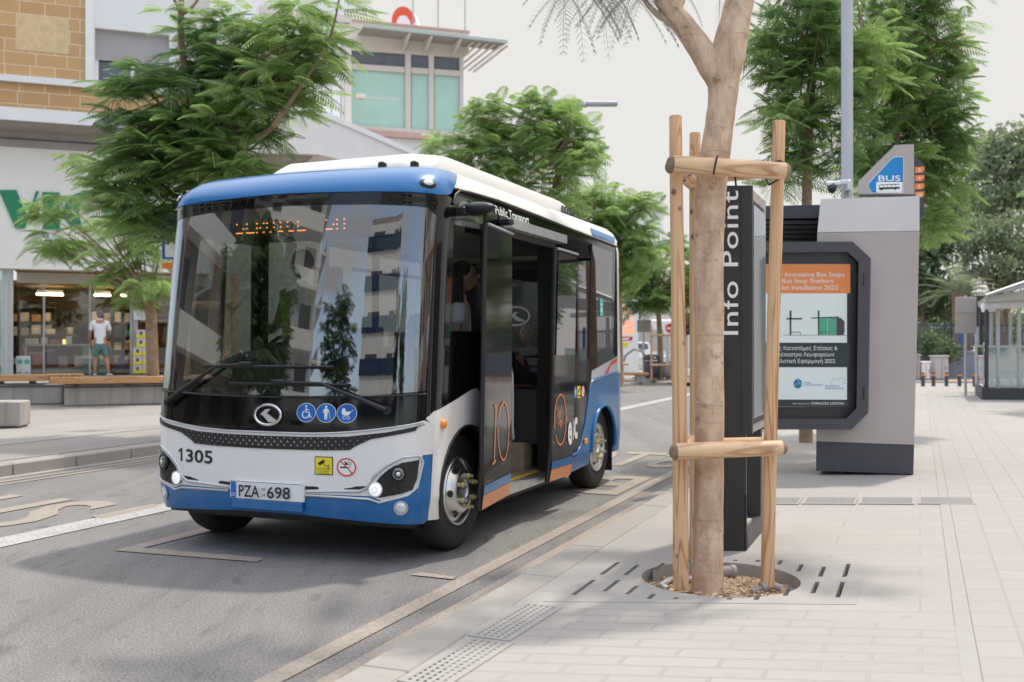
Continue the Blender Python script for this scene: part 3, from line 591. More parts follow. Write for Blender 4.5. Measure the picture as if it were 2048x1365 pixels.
# roof pod with bevelled ends and louvres
pod = [(-.76,1.12),(-.60,.96),(.55,.92),(.74,1.08),(.76,4.40),(.64,4.56),(-.64,4.56),(-.76,4.40)]
mb = MB(); lv = [(2.78,1.06,0),(2.89,1.035,.03),(2.99,.975,.20),(3.03,.89,.46),(3.04,.72,.8)]; n = len(pod)
vs = [(x*k if True else x, 2.7+(y-2.7)*(1-.0)+(d if y < 1.5 else -d*.55), z) for z, k, d in lv for x, y in pod]
fs = [(i*n+k, i*n+(k+1) % n, (i+1)*n+(k+1) % n, (i+1)*n+k) for i in range(len(lv)-1) for k in range(n)]+[tuple(range((len(lv)-1)*n, len(lv)*n))]
mb.add(vs, fs); po = mb.build('roof_pod', M['pod'], bus)
bv = po.modifiers.new('bevel', 'BEVEL'); bv.width = .035; bv.segments = 3; bv.limit_method = 'ANGLE'; bv.angle_limit = R(20); po.data.polygons.foreach_set('use_smooth', [True]*len(po.data.polygons))
mb = MB()
for k in range(4): mb.box((.797, 4.05+k*.085, 2.88), (.012,.04,.12), 0)
mb.build('pod_louvre', M['charcoal'], po)
mb = MB(); mb.box((.806,2.45,2.815), (.015,3.0,.008)); mb.build('pod_seam', M['charcoal'], po)
for x, y in ((.48,.80),(.72,.86)):
    mb = MB(); mb.box((x, y, 2.835), (.06,.07,.08), .3, .012); mb.build('roof_sensor', M['black'], bus)
# --- right-hand side (door side, +x)
def arch(sc, r_, h0, n=18, a0=-16, a1=196): return [(sc+r_*math.cos(R(a)), .44+r_*math.sin(R(a))) for a in np.linspace(a0, a1, n)]
ar1 = arch(.85,.468,.3); ar2 = arch(4.32,.43,.3)
DS0, DS1, DH = 1.24, 2.78, 2.40
for sg in (1, -1):
    # white front wing with wheel arch
    wing = [(.302,.754),(.295,.90),(.272,.97),(.236,1.0),(.302,1.042),(.60,1.10),(.92,1.168),(1.02,1.172),(1.09,1.13),(1.12,1.03),(1.17,.86)]+[p for p in ar1 if p[1] > .30 and p[0] < 1.4]+[(.385,.292),(.268,.30),(.29,.60)]
    bpatch('front_wing', M['white'], wing, chart='S', sg=sg, th=.02, step=.06, parent=bus, inner=IN)
    mb = MB(); mb.tube([SQ(.001, sg)(*p) for p in ar1 if p[1] > .29], .012, 6); mb.build('arch_lip', M['black'], bus)
    # black band over the wing and quarter window
    if sg > 0:
        bpatch('side_mask', M['black_gloss'], [(.41,1.105),(.302,1.046),(.60,1.104),(.92,1.172),(1.02,1.177),(1.09,1.135),(1.13,1.02),(1.18,.85),(DS0,.85),(DS0,2.405),(1.45,2.405),(1.45,2.62),(.82,2.606),(.58,2.578),(.46,2.53)], [[(.49,1.598),(1.20,1.598),(1.20,2.50),(.80,2.555),(.62,2.53),(.52,2.47)]], chart='S', sg=sg, th=.02, step=.08, parent=bus, inner=IN)
        bpatch('quarter_window', M['clearglass'], [(.485,1.593),(1.205,1.593),(1.205,2.505),(.80,2.56),(.62,2.535),(.515,2.475)], chart='S', sg=sg, off=-.006, th=.005, step=.12, parent=bus)
        bpatch('door_header', M['black_gloss'], [(1.452,2.405),(3.52,2.405),(3.52,2.585),(2.4,2.606),(1.5,2.62)], chart='S', sg=sg, th=.02, step=.12, parent=bus, inner=IN)
        flat(bus, 'roof_lettering', M['whiteink'], texts=[shift(text2d('Public Transport', .062, .012, box=.74), 1.40, 2.520)], fn=SQ(.004))
    else:
        bpatch('side_mask', M['black_gloss'], [(.41,1.105),(.302,1.046),(.60,1.104),(.92,1.172),(1.02,1.177),(1.13,1.02),(1.18,.85),(1.56,.85),(1.56,2.62),(.82,2.606),(.58,2.578),(.46,2.53)], [[(.50,1.22),(1.42,1.22),(1.42,2.36),(.60,2.36)]], chart='S', sg=sg, th=.02, step=.08, parent=bus, inner=IN)
        dw = bpatch('driver_window', M['clearglass'], [(.495,1.215),(1.425,1.215),(1.425,2.365),(.595,2.365)], chart='S', sg=sg, off=-.006, th=.005, step=.15, parent=bus)
        mb = MB(); mb.tube([SQ(-.02, sg)(.96, 1.22), SQ(-.02, sg)(1.0, 2.36)], .02, 6); mb.build('window_bar', M['black'], dw)
        bpatch('side_panel', M['white'], [(1.56,.30),(3.9,.30)]+[p for p in ar2[::-1] if p[1] > .3]+[(4.86,.34),(4.86,1.35),(1.562,1.35)], chart='S', sg=sg, th=.02, step=.12, parent=bus, inner=IN)
        bpatch('window_band', M['black_gloss'], [(1.562,1.352),(4.86,1.352),(4.80,2.57),(1.562,2.615)], [[(1.65,1.45),(2.55,1.45),(2.55,2.48),(1.65,2.48)],[(2.65,1.45),(3.55,1.45),(3.55,2.46),(2.65,2.46)],[(3.65,1.45),(4.7,1.45),(4.7,2.44),(3.65,2.44)]], chart='S', sg=sg, th=.02, step=.12, parent=bus, inner=IN)
        for a, b in ((1.65,2.55),(2.65,3.55),(3.65,4.7)):
            bpatch('side_window', M['clearglass'], [(a,1.445),(b,1.445),(b,2.46),(a,2.46)], chart='S', sg=sg, off=-.006, th=.005, step=.2, parent=bus)
# rear part of the door side: black panel, window band, blue quarter, silver wedge
bpatch('rear_mask', M['black_gloss'], [(DS1,.30),(3.262,.285),(3.22,.43),(3.425,.43),(3.539,.50),(3.688,.70),(3.815,.967),(3.862,1.10),(3.902,1.24),(4.80,1.366),(4.68,1.40),(4.80,2.566),(3.525,2.585),(3.52,2.405),(DS1,2.405)], [[(DS1+.06,1.405),(3.44,1.405),(3.44,2.36),(DS1+.06,2.36)], [(3.50,1.345),(3.80,1.35),(4.00,1.40),(4.62,1.52),(4.70,2.50),(3.50,2.52)]], chart='S', th=.02, step=.08, parent=bus, inner=IN)
bpatch('side_window', M['sideglass'], [(DS1+.055,1.40),(3.445,1.40),(3.445,2.365),(DS1+.055,2.365)], chart='S', off=-.006, th=.005, step=.2, parent=bus)
w2 = bpatch('side_window', M['sideglass'], [(3.495,1.34),(3.80,1.345),(4.00,1.395),(4.625,1.515),(4.705,2.505),(3.495,2.525)], chart='S', off=-.001, th=.005, step=.2, parent=bus)
mb = MB(); mb.tube([SQ(.003)(3.80, 1.36), SQ(.003)(3.93, 2.52)], .007, 5); mb.build('window_seam', M['black'], w2)
flat(w2, 'window_sticker', M['tealink'], [[(4.18,1.80),(4.30,1.80),(4.30,1.98),(4.18,1.98)]], fn=SQ(.004))
flat(w2, 'sticker_print', M['whiteink'], [[(4.20,1.915),(4.28,1.915),(4.28,1.925),(4.20,1.925)],[(4.22,1.84),(4.26,1.84),(4.26,1.88),(4.22,1.88)]], fn=SQ(.006))
qp = bpatch('rear_quarter', M['blue'], [(3.265,.28),(3.222,.424),(3.428,.426),(3.543,.497),(3.692,.697),(3.819,.964),(3.87,1.097),(3.996,1.128),(4.80,1.194),(4.86,1.19),(4.84,.34),(4.72,.34)]+[p for p in ar2 if p[1] > .34 and p[0] > 3.8]+[(3.86,.30)], chart='S', th=.02, step=.06, parent=bus, inner=IN)
mb = MB(); mb.tube([SQ(.004)(*p) for p in ar2 if p[1] > .33], .02, 6); mb.build('arch_lip', M['blue'], qp)
mb = MB(); mb.tube([SQ(.002)(*p) for p in [(3.26,.45),(3.42,.455),(3.53,.52),(3.67,.71),(3.79,.975),(3.86,1.115),(4.0,1.15),(4.84,1.215)]], .012, 6); mb.build('quarter_crease', M['blue'], qp)
wd = bpatch('rear_wedge', M['silver'], [(3.873,1.10),(3.998,1.131),(4.80,1.197),(4.86,1.193),(4.86,1.372),(4.80,1.364),(3.905,1.237)], chart='S', th=.02, step=.1, parent=bus, inner=IN)
flat(wd, 'red_stripe', M['redink'], [[(4.30,1.165),(4.42,1.165),(4.58,1.28),(4.82,1.315),(4.85,1.358),(4.62,1.325)]], fn=SQ(.004))
mb = MB(); mb.box(SQ(.012)(3.66, .55), (.02,.09,.05), 0, .005); mb.build('side_marker', M['amber'], bus)
flat(bus, 'side_lettering', M['whiteink'], texts=[shift(text2d('ic', .29, .03, .62), 3.27, .61)], fn=SQ(.004))
for s, mt, pt in ((3.36,'blueink',1),(3.47,'yellowink',2),(3.60,'whiteink',3)):
    if pt == 2: o = flat(bus, 'side_notice', M[mt], [[(s-.05,.985),(s+.05,.985),(s+.05,1.10),(s-.05,1.10)]], fn=SQ(.003)); flat(o, 'notice_print', M['ink'], [[(s-.035,1.05),(s+.02,1.085),(s+.03,1.065),(s-.02,1.035)],[(s-.035,1.0),(s+.035,1.0),(s+.035,1.012),(s-.035,1.012)]], fn=SQ(.0045))
    else:
        o = flat(bus, 'side_notice', M[mt], [circ(s,1.042,.052,.058)], fn=SQ(.003))
        flat(o, 'notice_print', M['whiteink' if pt == 1 else 'redink'], caneman(s,1.042,.045) if pt == 1 else [arcband(s,1.042,.052,.058,.009), stroke([(s-.03,1.075),(s+.03,1.01)], .008)], fn=SQ(.0045))
# rear corners and back
for nm, mt, h0, h1, hr in (('rear_lower', M['blue'], .34, 1.19, 5), ('rear_upper', M['white'], 1.193, 2.9, 14)):
    mb = MB(); hs_ = np.linspace(h0, h1, hr); rows = []
    for h in hs_:
        Z, F, w = bprof(h); row = [(w, 4.855), (w, 4.93)]; rr = .24
        bk = 5.17-.04*max(0, (Z-1.2))-(.45*(1-math.cos(max(0, (h-2.5)/.4)*math.pi/2)) if h > 2.5 else 0)
        for a in np.linspace(0, 90, 7)[1:]: row.append((w-rr+rr*math.cos(R(a)), bk-rr+rr*math.sin(R(a))))
        rows.append([(x, y, Z) for x, y in row]+[(-x, y, Z) for x, y in row[::-1]])
    m_ = len(rows[0]); mb.add([p for r_ in rows for p in r_], [(i*m_+k, i*m_+k+1, (i+1)*m_+k+1, (i+1)*m_+k) for i in range(len(rows)-1) for k in range(m_-1)], True)
    mb.build(nm, mt, bus)
# --- door leaves pushed out along the side
def lerp2(a, b, t): return (a[0]+(b[0]-a[0])*t, a[1]+(b[1]-a[1])*t)
def leaf(TL, TR, BR, BL, off):
    P = lambda x, y: lerp2(lerp2(BL, BR, x), lerp2(TL, TR, x), y)   # leaf coordinates 0..1
    d = bpatch('door', M['black_gloss'], [P(0,1), P(1,1), P(1,0), P(.02,0), P(0,.08)], chart='S', off=off, th=.04, step=.1, parent=bus, rim=M['black'])
    f = SQ(off+.004)
    flat(d, 'orange_panel', M['orange'], [[P(.01,.002), P(.995,.002), P(.995,.052), P(.0,.052)]], fn=f)
    flat(d, 'blue_band', M['blue'], [[P(.0,.053), P(.995,.053), P(.995,.080), P(.01,.080)]], fn=f)
    mb = MB(); mb.tube([SQ(off+.006)(*P(.0,.998)), SQ(off+.006)(*P(1,.998))], .012, 6); mb.build('door_edge', M['steel'], d)
    mb = MB(); mb.tube([SQ(off-.02)(*P(.0,y)) for y in np.linspace(0,1,8)], .022, 6); mb.build('door_seal', M['black'], d)
    return d, P, f
d1, P, f1 = leaf((.855,2.39), (1.635,2.39), (1.555,.318), (.785,.316), .10)
s0 = 1.02
flat(d1, 'price_lettering', M['orangeink'], [stroke([(1.055,.625),(1.11,1.05)], .018), stroke([(1.005,.615),(1.10,.630)], .018), stroke([(1.06,1.04),(1.12,1.048)], .018), arcband(1.325,.835,.165,.23,.015,-75,150), arcband(1.325,.835,.165,.23,.015,190,282), arcband(1.165,.835,.022,.03,.009), [(1.15,.79),(1.178,.79),(1.176,.775),(1.152,.775)]], fn=lambda x, y: SQ(.106)(x, y))
Rz = Matrix.Translation((1.25,1.2,0)) @ Matrix.Rotation(R(7), 4, 'Z') @ Matrix.Translation((-1.25,-1.2,0))
for o in [d1]+list(d1.children): o.data.transform(Rz)
d2, P, f2 = leaf((2.565,2.355), (3.146,2.35), (2.97,.315), (2.39,.32), .10)
wv_ = [P(.05,.535), P(.93,.535), P(.95,.985), P(.06,.985)]
bpatch('door_window', M['doorglass'], wv_, chart='S', off=.108, th=.004, step=.2, parent=d2)
flat(d2, 'percent_lettering', M['orangeink'], [arcband(2.625,.835,.165,.23,.015,-10,200), arcband(2.625,.835,.165,.23,.015,215,345), arcband(2.785,.83,.022,.03,.009)], [shift(text2d('%', .16, 0, .8), 2.545, .77)], fn=SQ(.106))
flat(d2, 'door_lettering', M['whiteink'], texts=[shift(text2d('e', .29, .03, .62), 2.835, .60)], fn=SQ(.106))
mb = MB(); f = SQ(.05)
mb.prism([(1.56,2.425),(2.90,2.425),(2.90,2.50),(1.60,2.50)], SQ(.0), SQ(.085)); mb.build('door_rail', M['steel'], bus)
mb = MB(); mb.box(SQ(.05)(1.50, 2.47), (.10,.10,.05), 0, .01); mb.build('rail_bracket', M['black'], bus)
# jambs and sill
mb = MB()
for s in (DS0, DS1): mb.box((1.13 if s == DS0 else 1.08, s, 1.37), (.06 if s == DS0 else .16,.05,2.08))
mb.box((1.06, (DS0+DS1)/2, 2.40), (.20, DS1-DS0, .06)); mb.build('door_frame', M['black'], bus)
mb = MB(); mb.box((1.10,(DS0+DS1)/2,.325), (.14,DS1-DS0-.06,.06)); mb.build('door_sill', M['alu'], bus)
mb = MB(); mb.box((1.01,(DS0+DS1)/2,.352), (.05,DS1-DS0-.06,.008)); mb.build('step_edge', M['yellow'], bus)
mb = MB(); mb.box((0,2.75,.315), (2.02,4.5,.06)); mb.build('floor', M['floorvinyl'], bus)
mb = MB(); mb.box((0,2.7,.245), (1.96,4.6,.07)); mb.box((0,2.6,.19), (1.7,2.6,.10)); mb.box((0,.85,.42), (1.7,.12,.12)); mb.box((0,4.32,.42), (1.6,.14,.14)); mb.build('underbody_and_light_block', M['black'], bus)  # floor pan and axles; the low middle box is added to block light
mb = MB(); mb.box((0,2.75,2.52), (2.06,4.3,.03)); mb.box((0,.62,2.46), (1.7,.5,.10), 0, .02); mb.build('ceiling', M['interior_light'], bus)
mb = MB(); mb.box((0,5.0,1.4), (2.0,.04,2.1)); mb.build('rear_bulkhead', IN, bus)
for sg in (1, -1):
    for sc, rr in ((.85,.50),(4.32,.46)):
        mb = MB(); pl_ = [(sc+rr*math.cos(R(a)), .44+rr*math.sin(R(a))) for a in np.linspace(-20, 200, 14)]
        mb.add([(sg*1.12, s, h) for s, h in pl_]+[(sg*.66, s, h) for s, h in pl_], [(i, i+1, 14+i+1, 14+i) for i in range(13)], True); mb.add([(sg*.66, s, h) for s, h in pl_], [tuple(range(14))]); mb.build('wheel_well', M['black'], bus)
# --- wheels
def wheel(x, s, sg, inset=0):
    C_ = Vector((x, s, .43)); f = lambda a, b, h: C_+Vector((sg*h, a, b))
    mb = MB(); mb.lathe([(.25,-.22),(.38,-.235),(.425,-.21),(.432,-.17),(.432,-.05),(.422,-.018),(.385,.006),(.31,.002),(.262,-.012),(.245,-.015)], f, 48); t = mb.build('wheel', M['rubber'], bus, fixn=False)
    mb = MB(); mb.lathe([(.252,-.02),(.252,.004),(.240,.008),(.232,-.035),(.215,-.045),(.20,-.02),(.155,.035-inset),(.140,.045-inset),(.088,.045-inset),(.080,.02-inset),(.078,-.12)], f, 48); rm = mb.build('rim', M['alu'], t, fixn=False)
    mb = MB(); mb.lathe([(.001,-.06-inset),(.078,-.06-inset)], f, 20, False); mb.build('hub', M['black'], t, fixn=False)
    mb = MB()
    for k in range(6):
        a = R(60*k); c = f(.184*math.cos(a), .184*math.sin(a), .012-inset*.5); nn = Vector((sg*.8, .6*math.cos(a), .6*math.sin(a))).normalized(); ta = Vector((0, -math.sin(a), math.cos(a))); bb = nn.cross(ta)
        ps = [c+nn*.008+ta*.026*math.cos(b)+bb*.024*math.sin(b) for b in np.linspace(0, 2*math.pi, 15)[:-1]]; mb.add(ps, [tuple(range(14))])
    mb.build('rim_vent', M['black'], t)
    for k in range(6):
        a = R(30+60*k); cy, cz = .112*math.cos(a), .112*math.sin(a); mb = MB(); z0 = .04-inset
        mb.tube([f(cy, cz, z0), f(cy, cz, z0+.05)], .0165, 6, smooth=False); mb.tube([f(cy, cz, z0+.05), f(cy, cz, z0+.075)], .012, 8); nu = mb.build('wheel_nut', M['steel'], t)
        mb = MB(); mb.tube([f(cy, cz, z0+.03), f(cy, cz, z0+.045)], .0195, 10)
        sgn = 1 if k % 2 else -1; ty, tz = -math.sin(a)*sgn, math.cos(a)*sgn
        mb.add([f(cy+tz*.008, cz-ty*.008, z0+.04), f(cy-tz*.008, cz+ty*.008, z0+.04), f(cy+ty*.055, cz+tz*.055, z0+.04)], [(0,1,2)]); mb.build('nut_marker', M['yellow'], nu)
for sg in (1, -1):
    wheel(sg*1.09, .85, sg); wheel(sg*1.09, 4.32, sg, .05)
    mb = MB(); mb.box((sg*1.0, 4.80, .26), (.22,.012,.26)); mb.build('mud_flap', M['black'], bus)
# --- cabin
mb = MB(); mb.prism([(.30,1.10),(.42,1.17),(.75,1.13),(.85,1.0),(.85,.4),(.45,.4)], lambda s, z: Vector((-.99,s,z)), lambda s, z: Vector((.93,s,z))); db = mb.build('dashboard', M['charcoal'], bus)
mb = MB(); mb.ell((-.50,.66,1.22), (.44,.26,.24), 24, 14); mb.build('instrument_cowl', M['charcoal'], db)
mb = MB(); rot = Euler((R(60),0,0)).to_matrix()
mb.tube([Vector((-.48,.92,1.40))+rot @ Vector((.21*math.cos(a), .21*math.sin(a), 0)) for a in np.linspace(0, 2*math.pi, 25)], .016, 6, caps=False); mb.build('steering_wheel', M['black'], bus)
mb = MB()
for k in range(3): mb.box((-.62+k*.42,.46,1.172), (.26,.03,.012))
mb.build('demister_vent', M['black'], db)
def busseat(x, y, z0, rz, name='passenger_seat'):
    ca, sa = math.cos(rz), math.sin(rz); mb = MB()
    mb.box((x, y, z0+.44), (.42,.42,.10), rz, .03); mb.box((x-sa*.22, y+ca*.22, z0+.80), (.42,.09,.66), rz, .03); mb.box((x, y, z0+.2), (.30,.30,.40), rz); o = mb.build(name, M['seat'], bus)
    mb = MB(); mb.box((x-sa*.23, y+ca*.23, z0+1.2), (.28,.07,.16), rz, .025); mb.build('headrest', M['interior'], o)
mb = MB(); mb.box((-.48,1.30,.60), (.9,.8,.55)); mb.build('driver_platform', IN, bus)
busseat(-.46, 1.32, .88, 0, 'driver_seat')
for s in (3.25, 3.95, 4.6):
    for x in (-.78, -.32, .80): busseat(x, s, .35 if s < 4 else .45, 0)
mb = MB(); mb.box((-.05,1.62,1.35), (.03,.03,2.1)); mb.box((-.5,1.72,1.0), (.95,.03,1.3)); mb.build('driver_partition', IN, bus)
# glass screen with the emblem, rails, lining
gs = MB(); gs.box((.70,3.0,1.55), (.62,.012,1.5)); pn = gs.build('glass_screen', M['shopglass'], bus)
eg = lambda x, y: Vector((.70+x, 2.990, 1.77+y)); flat(pn, 'screen_emblem', M['whiteink'], [arcband(0,0,.14,.095,.018), [(p[0]*1., p[1]*.8) for p in emblem_mark(0,0,.12)[0]]], fn=eg)
mb = MB(); mb.tube([(.98,2.05,1.40),(.98,2.10,1.34),(.96,2.22,1.25),(.95,2.26,1.05),(.95,2.25,.80),(.95,2.28,.69),(.90,2.36,.67)], .016, 8); mb.build('door_handrail', M['steel'], bus)
for p0, p1 in (((.38,3.0,.34),(.38,3.0,2.5)), ((.38,2.0,2.15),(.38,4.7,2.15)), ((-.30,1.7,2.15),(-.30,4.7,2.15)), ((.98,2.86,.34),(.98,2.86,2.5)), ((-.3,3.0,.34),(-.3,3.0,2.5))):
    mb = MB(); mb.tube([p0, p1], .017, 8); mb.build('grab_rail', M['steel'], bus)
mb = MB(); mb.box((.62,2.86,.47), (.50,.22,.26), 0, .01); mb.build('step_box', M['floorvinyl'], bus)
mb = MB(); mb.box((.70,2.86,.84), (.60,.05,.50)); mb.build('screen_base', IN, bus)
# --- destination display: every second row of the dot matrix is lit
mb = MB(); mb.box((.02,.42,2.37), (1.5,.05,.22), 0, .01); dd = mb.build('destination_display', M['black'], bus)
G = {'S':'01111 10000 10000 01110 00001 00001 11110','E':'11111 10000 10000 11110 10000 10000 11111','R':'11110 10001 10001 11110 10100 10010 10001','V':'10001 10001 10001 10001 10001 01010 00100','I':'01110 00100 00100 00100 00100 00100 01110','C':'01110 10001 10000 10000 10000 10001 01110','A':'01110 10001 10001 11111 10001 10001 10001'}
mb = MB(); x = -.535; cw = .0150
for ch in 'SERVICE  SA':
    if ch in G:
        for r_, row in enumerate(G[ch].split()):
            if r_ % 2: continue
            for c_, bit in enumerate(row):
                if bit == '1':
                    X, Z = x+c_*cw, 2.435-r_*.0165; mb.add([(X-.0080,.392,Z-.0045),(X+.0080,.392,Z-.0045),(X+.0080,.392,Z+.0045),(X-.0080,.392,Z+.0045)], [(0,1,2,3)])
    x += cw*6 if ch != ' ' else cw*5
mb.build('led', M['led'], dd, fixn=False)
mb = MB(); mb.box(SQ(-.10)(3.62, 2.05), (.04,.34,.24)); sd = mb.build('side_display', M['black'], bus)
mb = MB()
for r_ in range(5):
    for c_ in range(5):
        if (r_*7+c_*3) % 4: p = SQ(-.075)(3.50+c_*.035, 2.12-r_*.032); mb.add([p+Vector((0,-.013,-.006)), p+Vector((0,.013,-.006)), p+Vector((0,.013,.006)), p+Vector((0,-.013,.006))], [(0,1,2,3)])
mb.build('led', M['led'], sd, fixn=False)
# ================================================================ ground, road, pavements
PZ = .12
def sheet(name, mat, pts, z, kind='structure'):
    mb = MB(); mb.quad(*[(p[0], p[1], z) for p in pts]); o = mb.build(name, mat, fixn=False)
    if o.data.polygons[0].normal.z < 0: o.data.flip_normals()
    return tag(o, kind=kind)
def strip(u0, u1, v0, v1): return [uv(u0, v0), uv(u0, v1), uv(u1, v1), uv(u1, v0)]
VK, VL = -2.23, -9.65
g = sheet('ground', pbr('distant_ground', (.32,.30,.275), .9, 0, .15, .2), [(-700,-500),(700,-500),(700,900),(-700,900)], -.03)
sheet('road', M['asphalt'], strip(-60, 62, VL-.05, VK+.05), 0)
def slab(name, mat, pts, z0, z1, holes=()):
    vs, tri, rings = fill2d([(p[0], p[1]) for p in pts], holes, 400)
    mb = MB(); mb.add([(x, y, z1) for x, y in vs], tri)
    for rg in rings:
        n = len(rg); mb.add([(x, y, z1) for x, y in rg]+[(x, y, z0) for x, y in rg], [(i, (i+1) % n, n+(i+1) % n, n+i) for i in range(n)])
    return mb.build(name, mat)
PC = gnd(1440, 1158, PZ); PR = .46                     # the tree pit
cA = Vector((math.cos(ROW_A), math.sin(ROW_A), 0)); cB = Vector((UX, UY, 0))
def PP(a, b, z=PZ): p = PC+cA*a+cB*b; return Vector((p.x, p.y, z))   # skew paving axes round the pit
grate_out = [PP(-.83,-.62), PP(.83,-.62), PP(.83,.66), PP(-.83,.66)]
rp = [uv(-60, VK+.23), uv(-60, 60), uv(45, 60), uv(45, VK+.23)]
tag(slab('pavement', M['pave'], rp, -.02, PZ, [[(p.x, p.y) for p in grate_out]]), kind='structure')
# kerb stones in lengths
mb = MB()
for k in range(66):
    u = -18+k*.95; jit = .002*((k*7) % 3)
    c = uv(u+.475, VK+.115, .05+jit); mb.box(c, (.226, .944, .144), -TH, .006)
tag(mb.build('kerb', M['kerbstone']), kind='structure')
mb = MB()
for k in range(80):
    u = -14+k*.95; c = uv(u+.475, VL-.15, .06); mb.box(c, (.296, .938, .16), -TH, .012)
tag(mb.build('kerb', M['kerbstone']), kind='structure')
tag(slab('pavement', M['pave_left'], [uv(-40, VL-.30), uv(-40, VL-40), uv(60, VL-40), uv(60, VL-.30)], -.02, .138), kind='structure')
sheet('pavement', paving('left_kerb_setts', (.30,.28,.26), (.26,.245,.23), (.17,.16,.15), .10, .10, .012, .12), strip(-30, 50, VL-.32, VL-1.1), .144)
sheet('pavement', paving('left_pale_band', (.33,.312,.29), (.305,.29,.272), (.21,.197,.182), 1.2, .6, .008), strip(-30, 50, VL-1.9, VL-4.1), .143)
# gutter dust strip and painted lines
def mark(name, mat, quads, z=.005):
    mb = MB()
    for i, q in enumerate(quads): mb.quad(*[(p[0], p[1], z+i*.0004) for p in q])
    o = mb.build(name, mat, fixn=False)
    for pg in o.data.polygons:
        pass
    return tag(o, kind='structure')
mark('gutter', worn('dusty_gutter', (.40,.375,.34)), [strip(-20, 45, VK-.10, VK+.01), strip(-20, 60, VL-.01, VL+.14)], .004)
yl = [strip(-20, 45, VK-.26, VK-.13), strip(-20, 45, VK-.52, VK-.40), strip(-20, 60, VL+.30, VL+.38), strip(-20, 60, VL+.50, VL+.57)]
# bus box
b0 = gnd(232, 1101); d = Vector((VX, VY, 0))
yl += [[gnd(228,1103), gnd(268,1096), gnd(528,1118), gnd(515,1126)], [gnd(228,1103), gnd(262,1104), gnd(480,1050), gnd(452,1046)], [gnd(820,1152), gnd(842,1147), gnd(912,1156), gnd(905,1161)],
       [gnd(180,1035), gnd(205,1038), gnd(314,1014), gnd(308,1009)]]
mark('road_line', M['yellow_line'], yl)
wl = [strip(-20, 40, -6.62, -6.30)]
mark('road_line', M['white_line'], wl, .006)
tv = []
def roadtext(body, u, v, hgt, wid, face):
    t = text2d(body, 1., .02); w = max(p[0] for p in t[0])
    # face -1: read by traffic coming towards the camera
    return [uv(u-face*y*hgt*-1, v+face*x*wid/w, .007) for x, y in t[0]], t[1]
mb = MB()
for a in (roadtext('BUS', 9.9, -2.80, -1.5, 1.9, -1), roadtext('STOP', 12.3, -2.80, -1.7, 2.2, -1), roadtext('BUS', 6.2, -9.15, 1.5, 2.2, 1)): mb.add(*a)
tag(mb.build('road_lettering', M['yellow_line'], fixn=False), kind='structure')
# --- tactile strip, small setts, drains
pa = [gnd(1905,778,PZ), gnd(1958,778,PZ)]
def along(px, py): p = gnd(px, py, PZ); return p.x*VX+p.y*VY
vt0, vt1 = along(1870, 850), along(1990, 900)
sheet('tactile_strip', M['tactile'], strip(2, 40, vt0, vt0+.95), PZ+.0055)
sheet('paving_edge', M['slab'], strip(2, 40, vt0-.08, vt0-.003), PZ+.0055)
sheet('small_paving', M['pave_small'], [gnd(968,1210,PZ), gnd(1915,1255,PZ), gnd(1990,1500,PZ), gnd(800,1500,PZ)], PZ+.004)
def drain(c, la, lb, n, label, group, bars=True, rot=0):
    t = thing('drain_grate', label, 'drain', (c.x, c.y, PZ), 0, group)
    ax = Vector((math.cos(R(-2.6)+rot), math.sin(R(-2.6)+rot), 0)); ay = Vector((UX, UY, 0)) if not rot else Vector((-ax.y, ax.x, 0))
    q = lambda a, b, z: ax*a+ay*b+Vector((0,0,z))
    mb = MB(); mb.quad(q(-la/2,-lb/2,.003), q(la/2,-lb/2,.003), q(la/2,lb/2,.003), q(-la/2,lb/2,.003)); mb.build('drain_channel', M['black'], t, fixn=False)
    mb = MB(); fw = .022
    for a0, b0, a1, b1 in ((-la/2,-lb/2,la/2,-lb/2+fw),(-la/2,lb/2-fw,la/2,lb/2),(-la/2,-lb/2+fw,-la/2+fw,lb/2-fw),(la/2-fw,-lb/2+fw,la/2,lb/2-fw)):
        mb.prism([(a0,b0),(a1,b0),(a1,b1),(a0,b1)], lambda x, y: q(x,y,.002), lambda x, y: q(x,y,.010))
    mb.build('grate_frame', M['slab'], t)
    mb = MB()
    if bars:
        for k in range(n):
            b = -lb/2+fw+(k+.5)*(lb-2*fw)/n; w = (lb-2*fw)/n*.30; mb.prism([(-la/2+fw,b-w),(la/2-fw,b-w),(la/2-fw,b+w),(-la/2+fw,b+w)], lambda x, y: q(x,y,.002), lambda x, y: q(x,y,.009))
    else:
        m = int(n*la/lb)
        for k in range(n+1):
            b = -lb/2+fw+k*(lb-2*fw)/n; mb.prism([(-la/2+fw,b-.010),(la/2-fw,b-.010),(la/2-fw,b+.010),(-la/2+fw,b+.010)], lambda x, y: q(x,y,.002), lambda x, y: q(x,y,.009))
        for k in range(m+1):
            a = -la/2+fw+k*(la-2*fw)/m; mb.prism([(a-.011,-lb/2+fw),(a+.011,-lb/2+fw),(a+.011,lb/2-fw),(a-.011,lb/2-fw)], lambda x, y: q(x,y,.002), lambda x, y: q(x,y,.0075))
    mb.build('grate_bars', M['slab'], t); return t
for k, lb_ in enumerate(('stone slot drain grate nearest the timber post', 'middle stone slot drain grate in the row across the pavement', 'stone slot drain grate beside the tactile paving strip')):
    x0, x1 = ((1500,1606),(1607,1718),(1722,1838))[k] if False else ((1497,1601),(1606,1712),(1717,1832))[k]
for k, (x0, x1, lb_) in enumerate(((1498,1602,'stone slot drain grate nearest the timber post'), (1607,1714,'stone slot drain grate in the middle of the row across the pavement'), (1719,1830,'stone slot drain grate below the dark base of the bus shelter'), (1836,1950,'stone slot drain grate beside the tactile paving strip'))):
    c = (gnd(x0,1003,PZ)+gnd(x1,1004,PZ))/2; drain(c, (gnd(x1,1004,PZ)-gnd(x0,1003,PZ)).length, .40, 7, lb_, 'slot drain grates across the pavement')
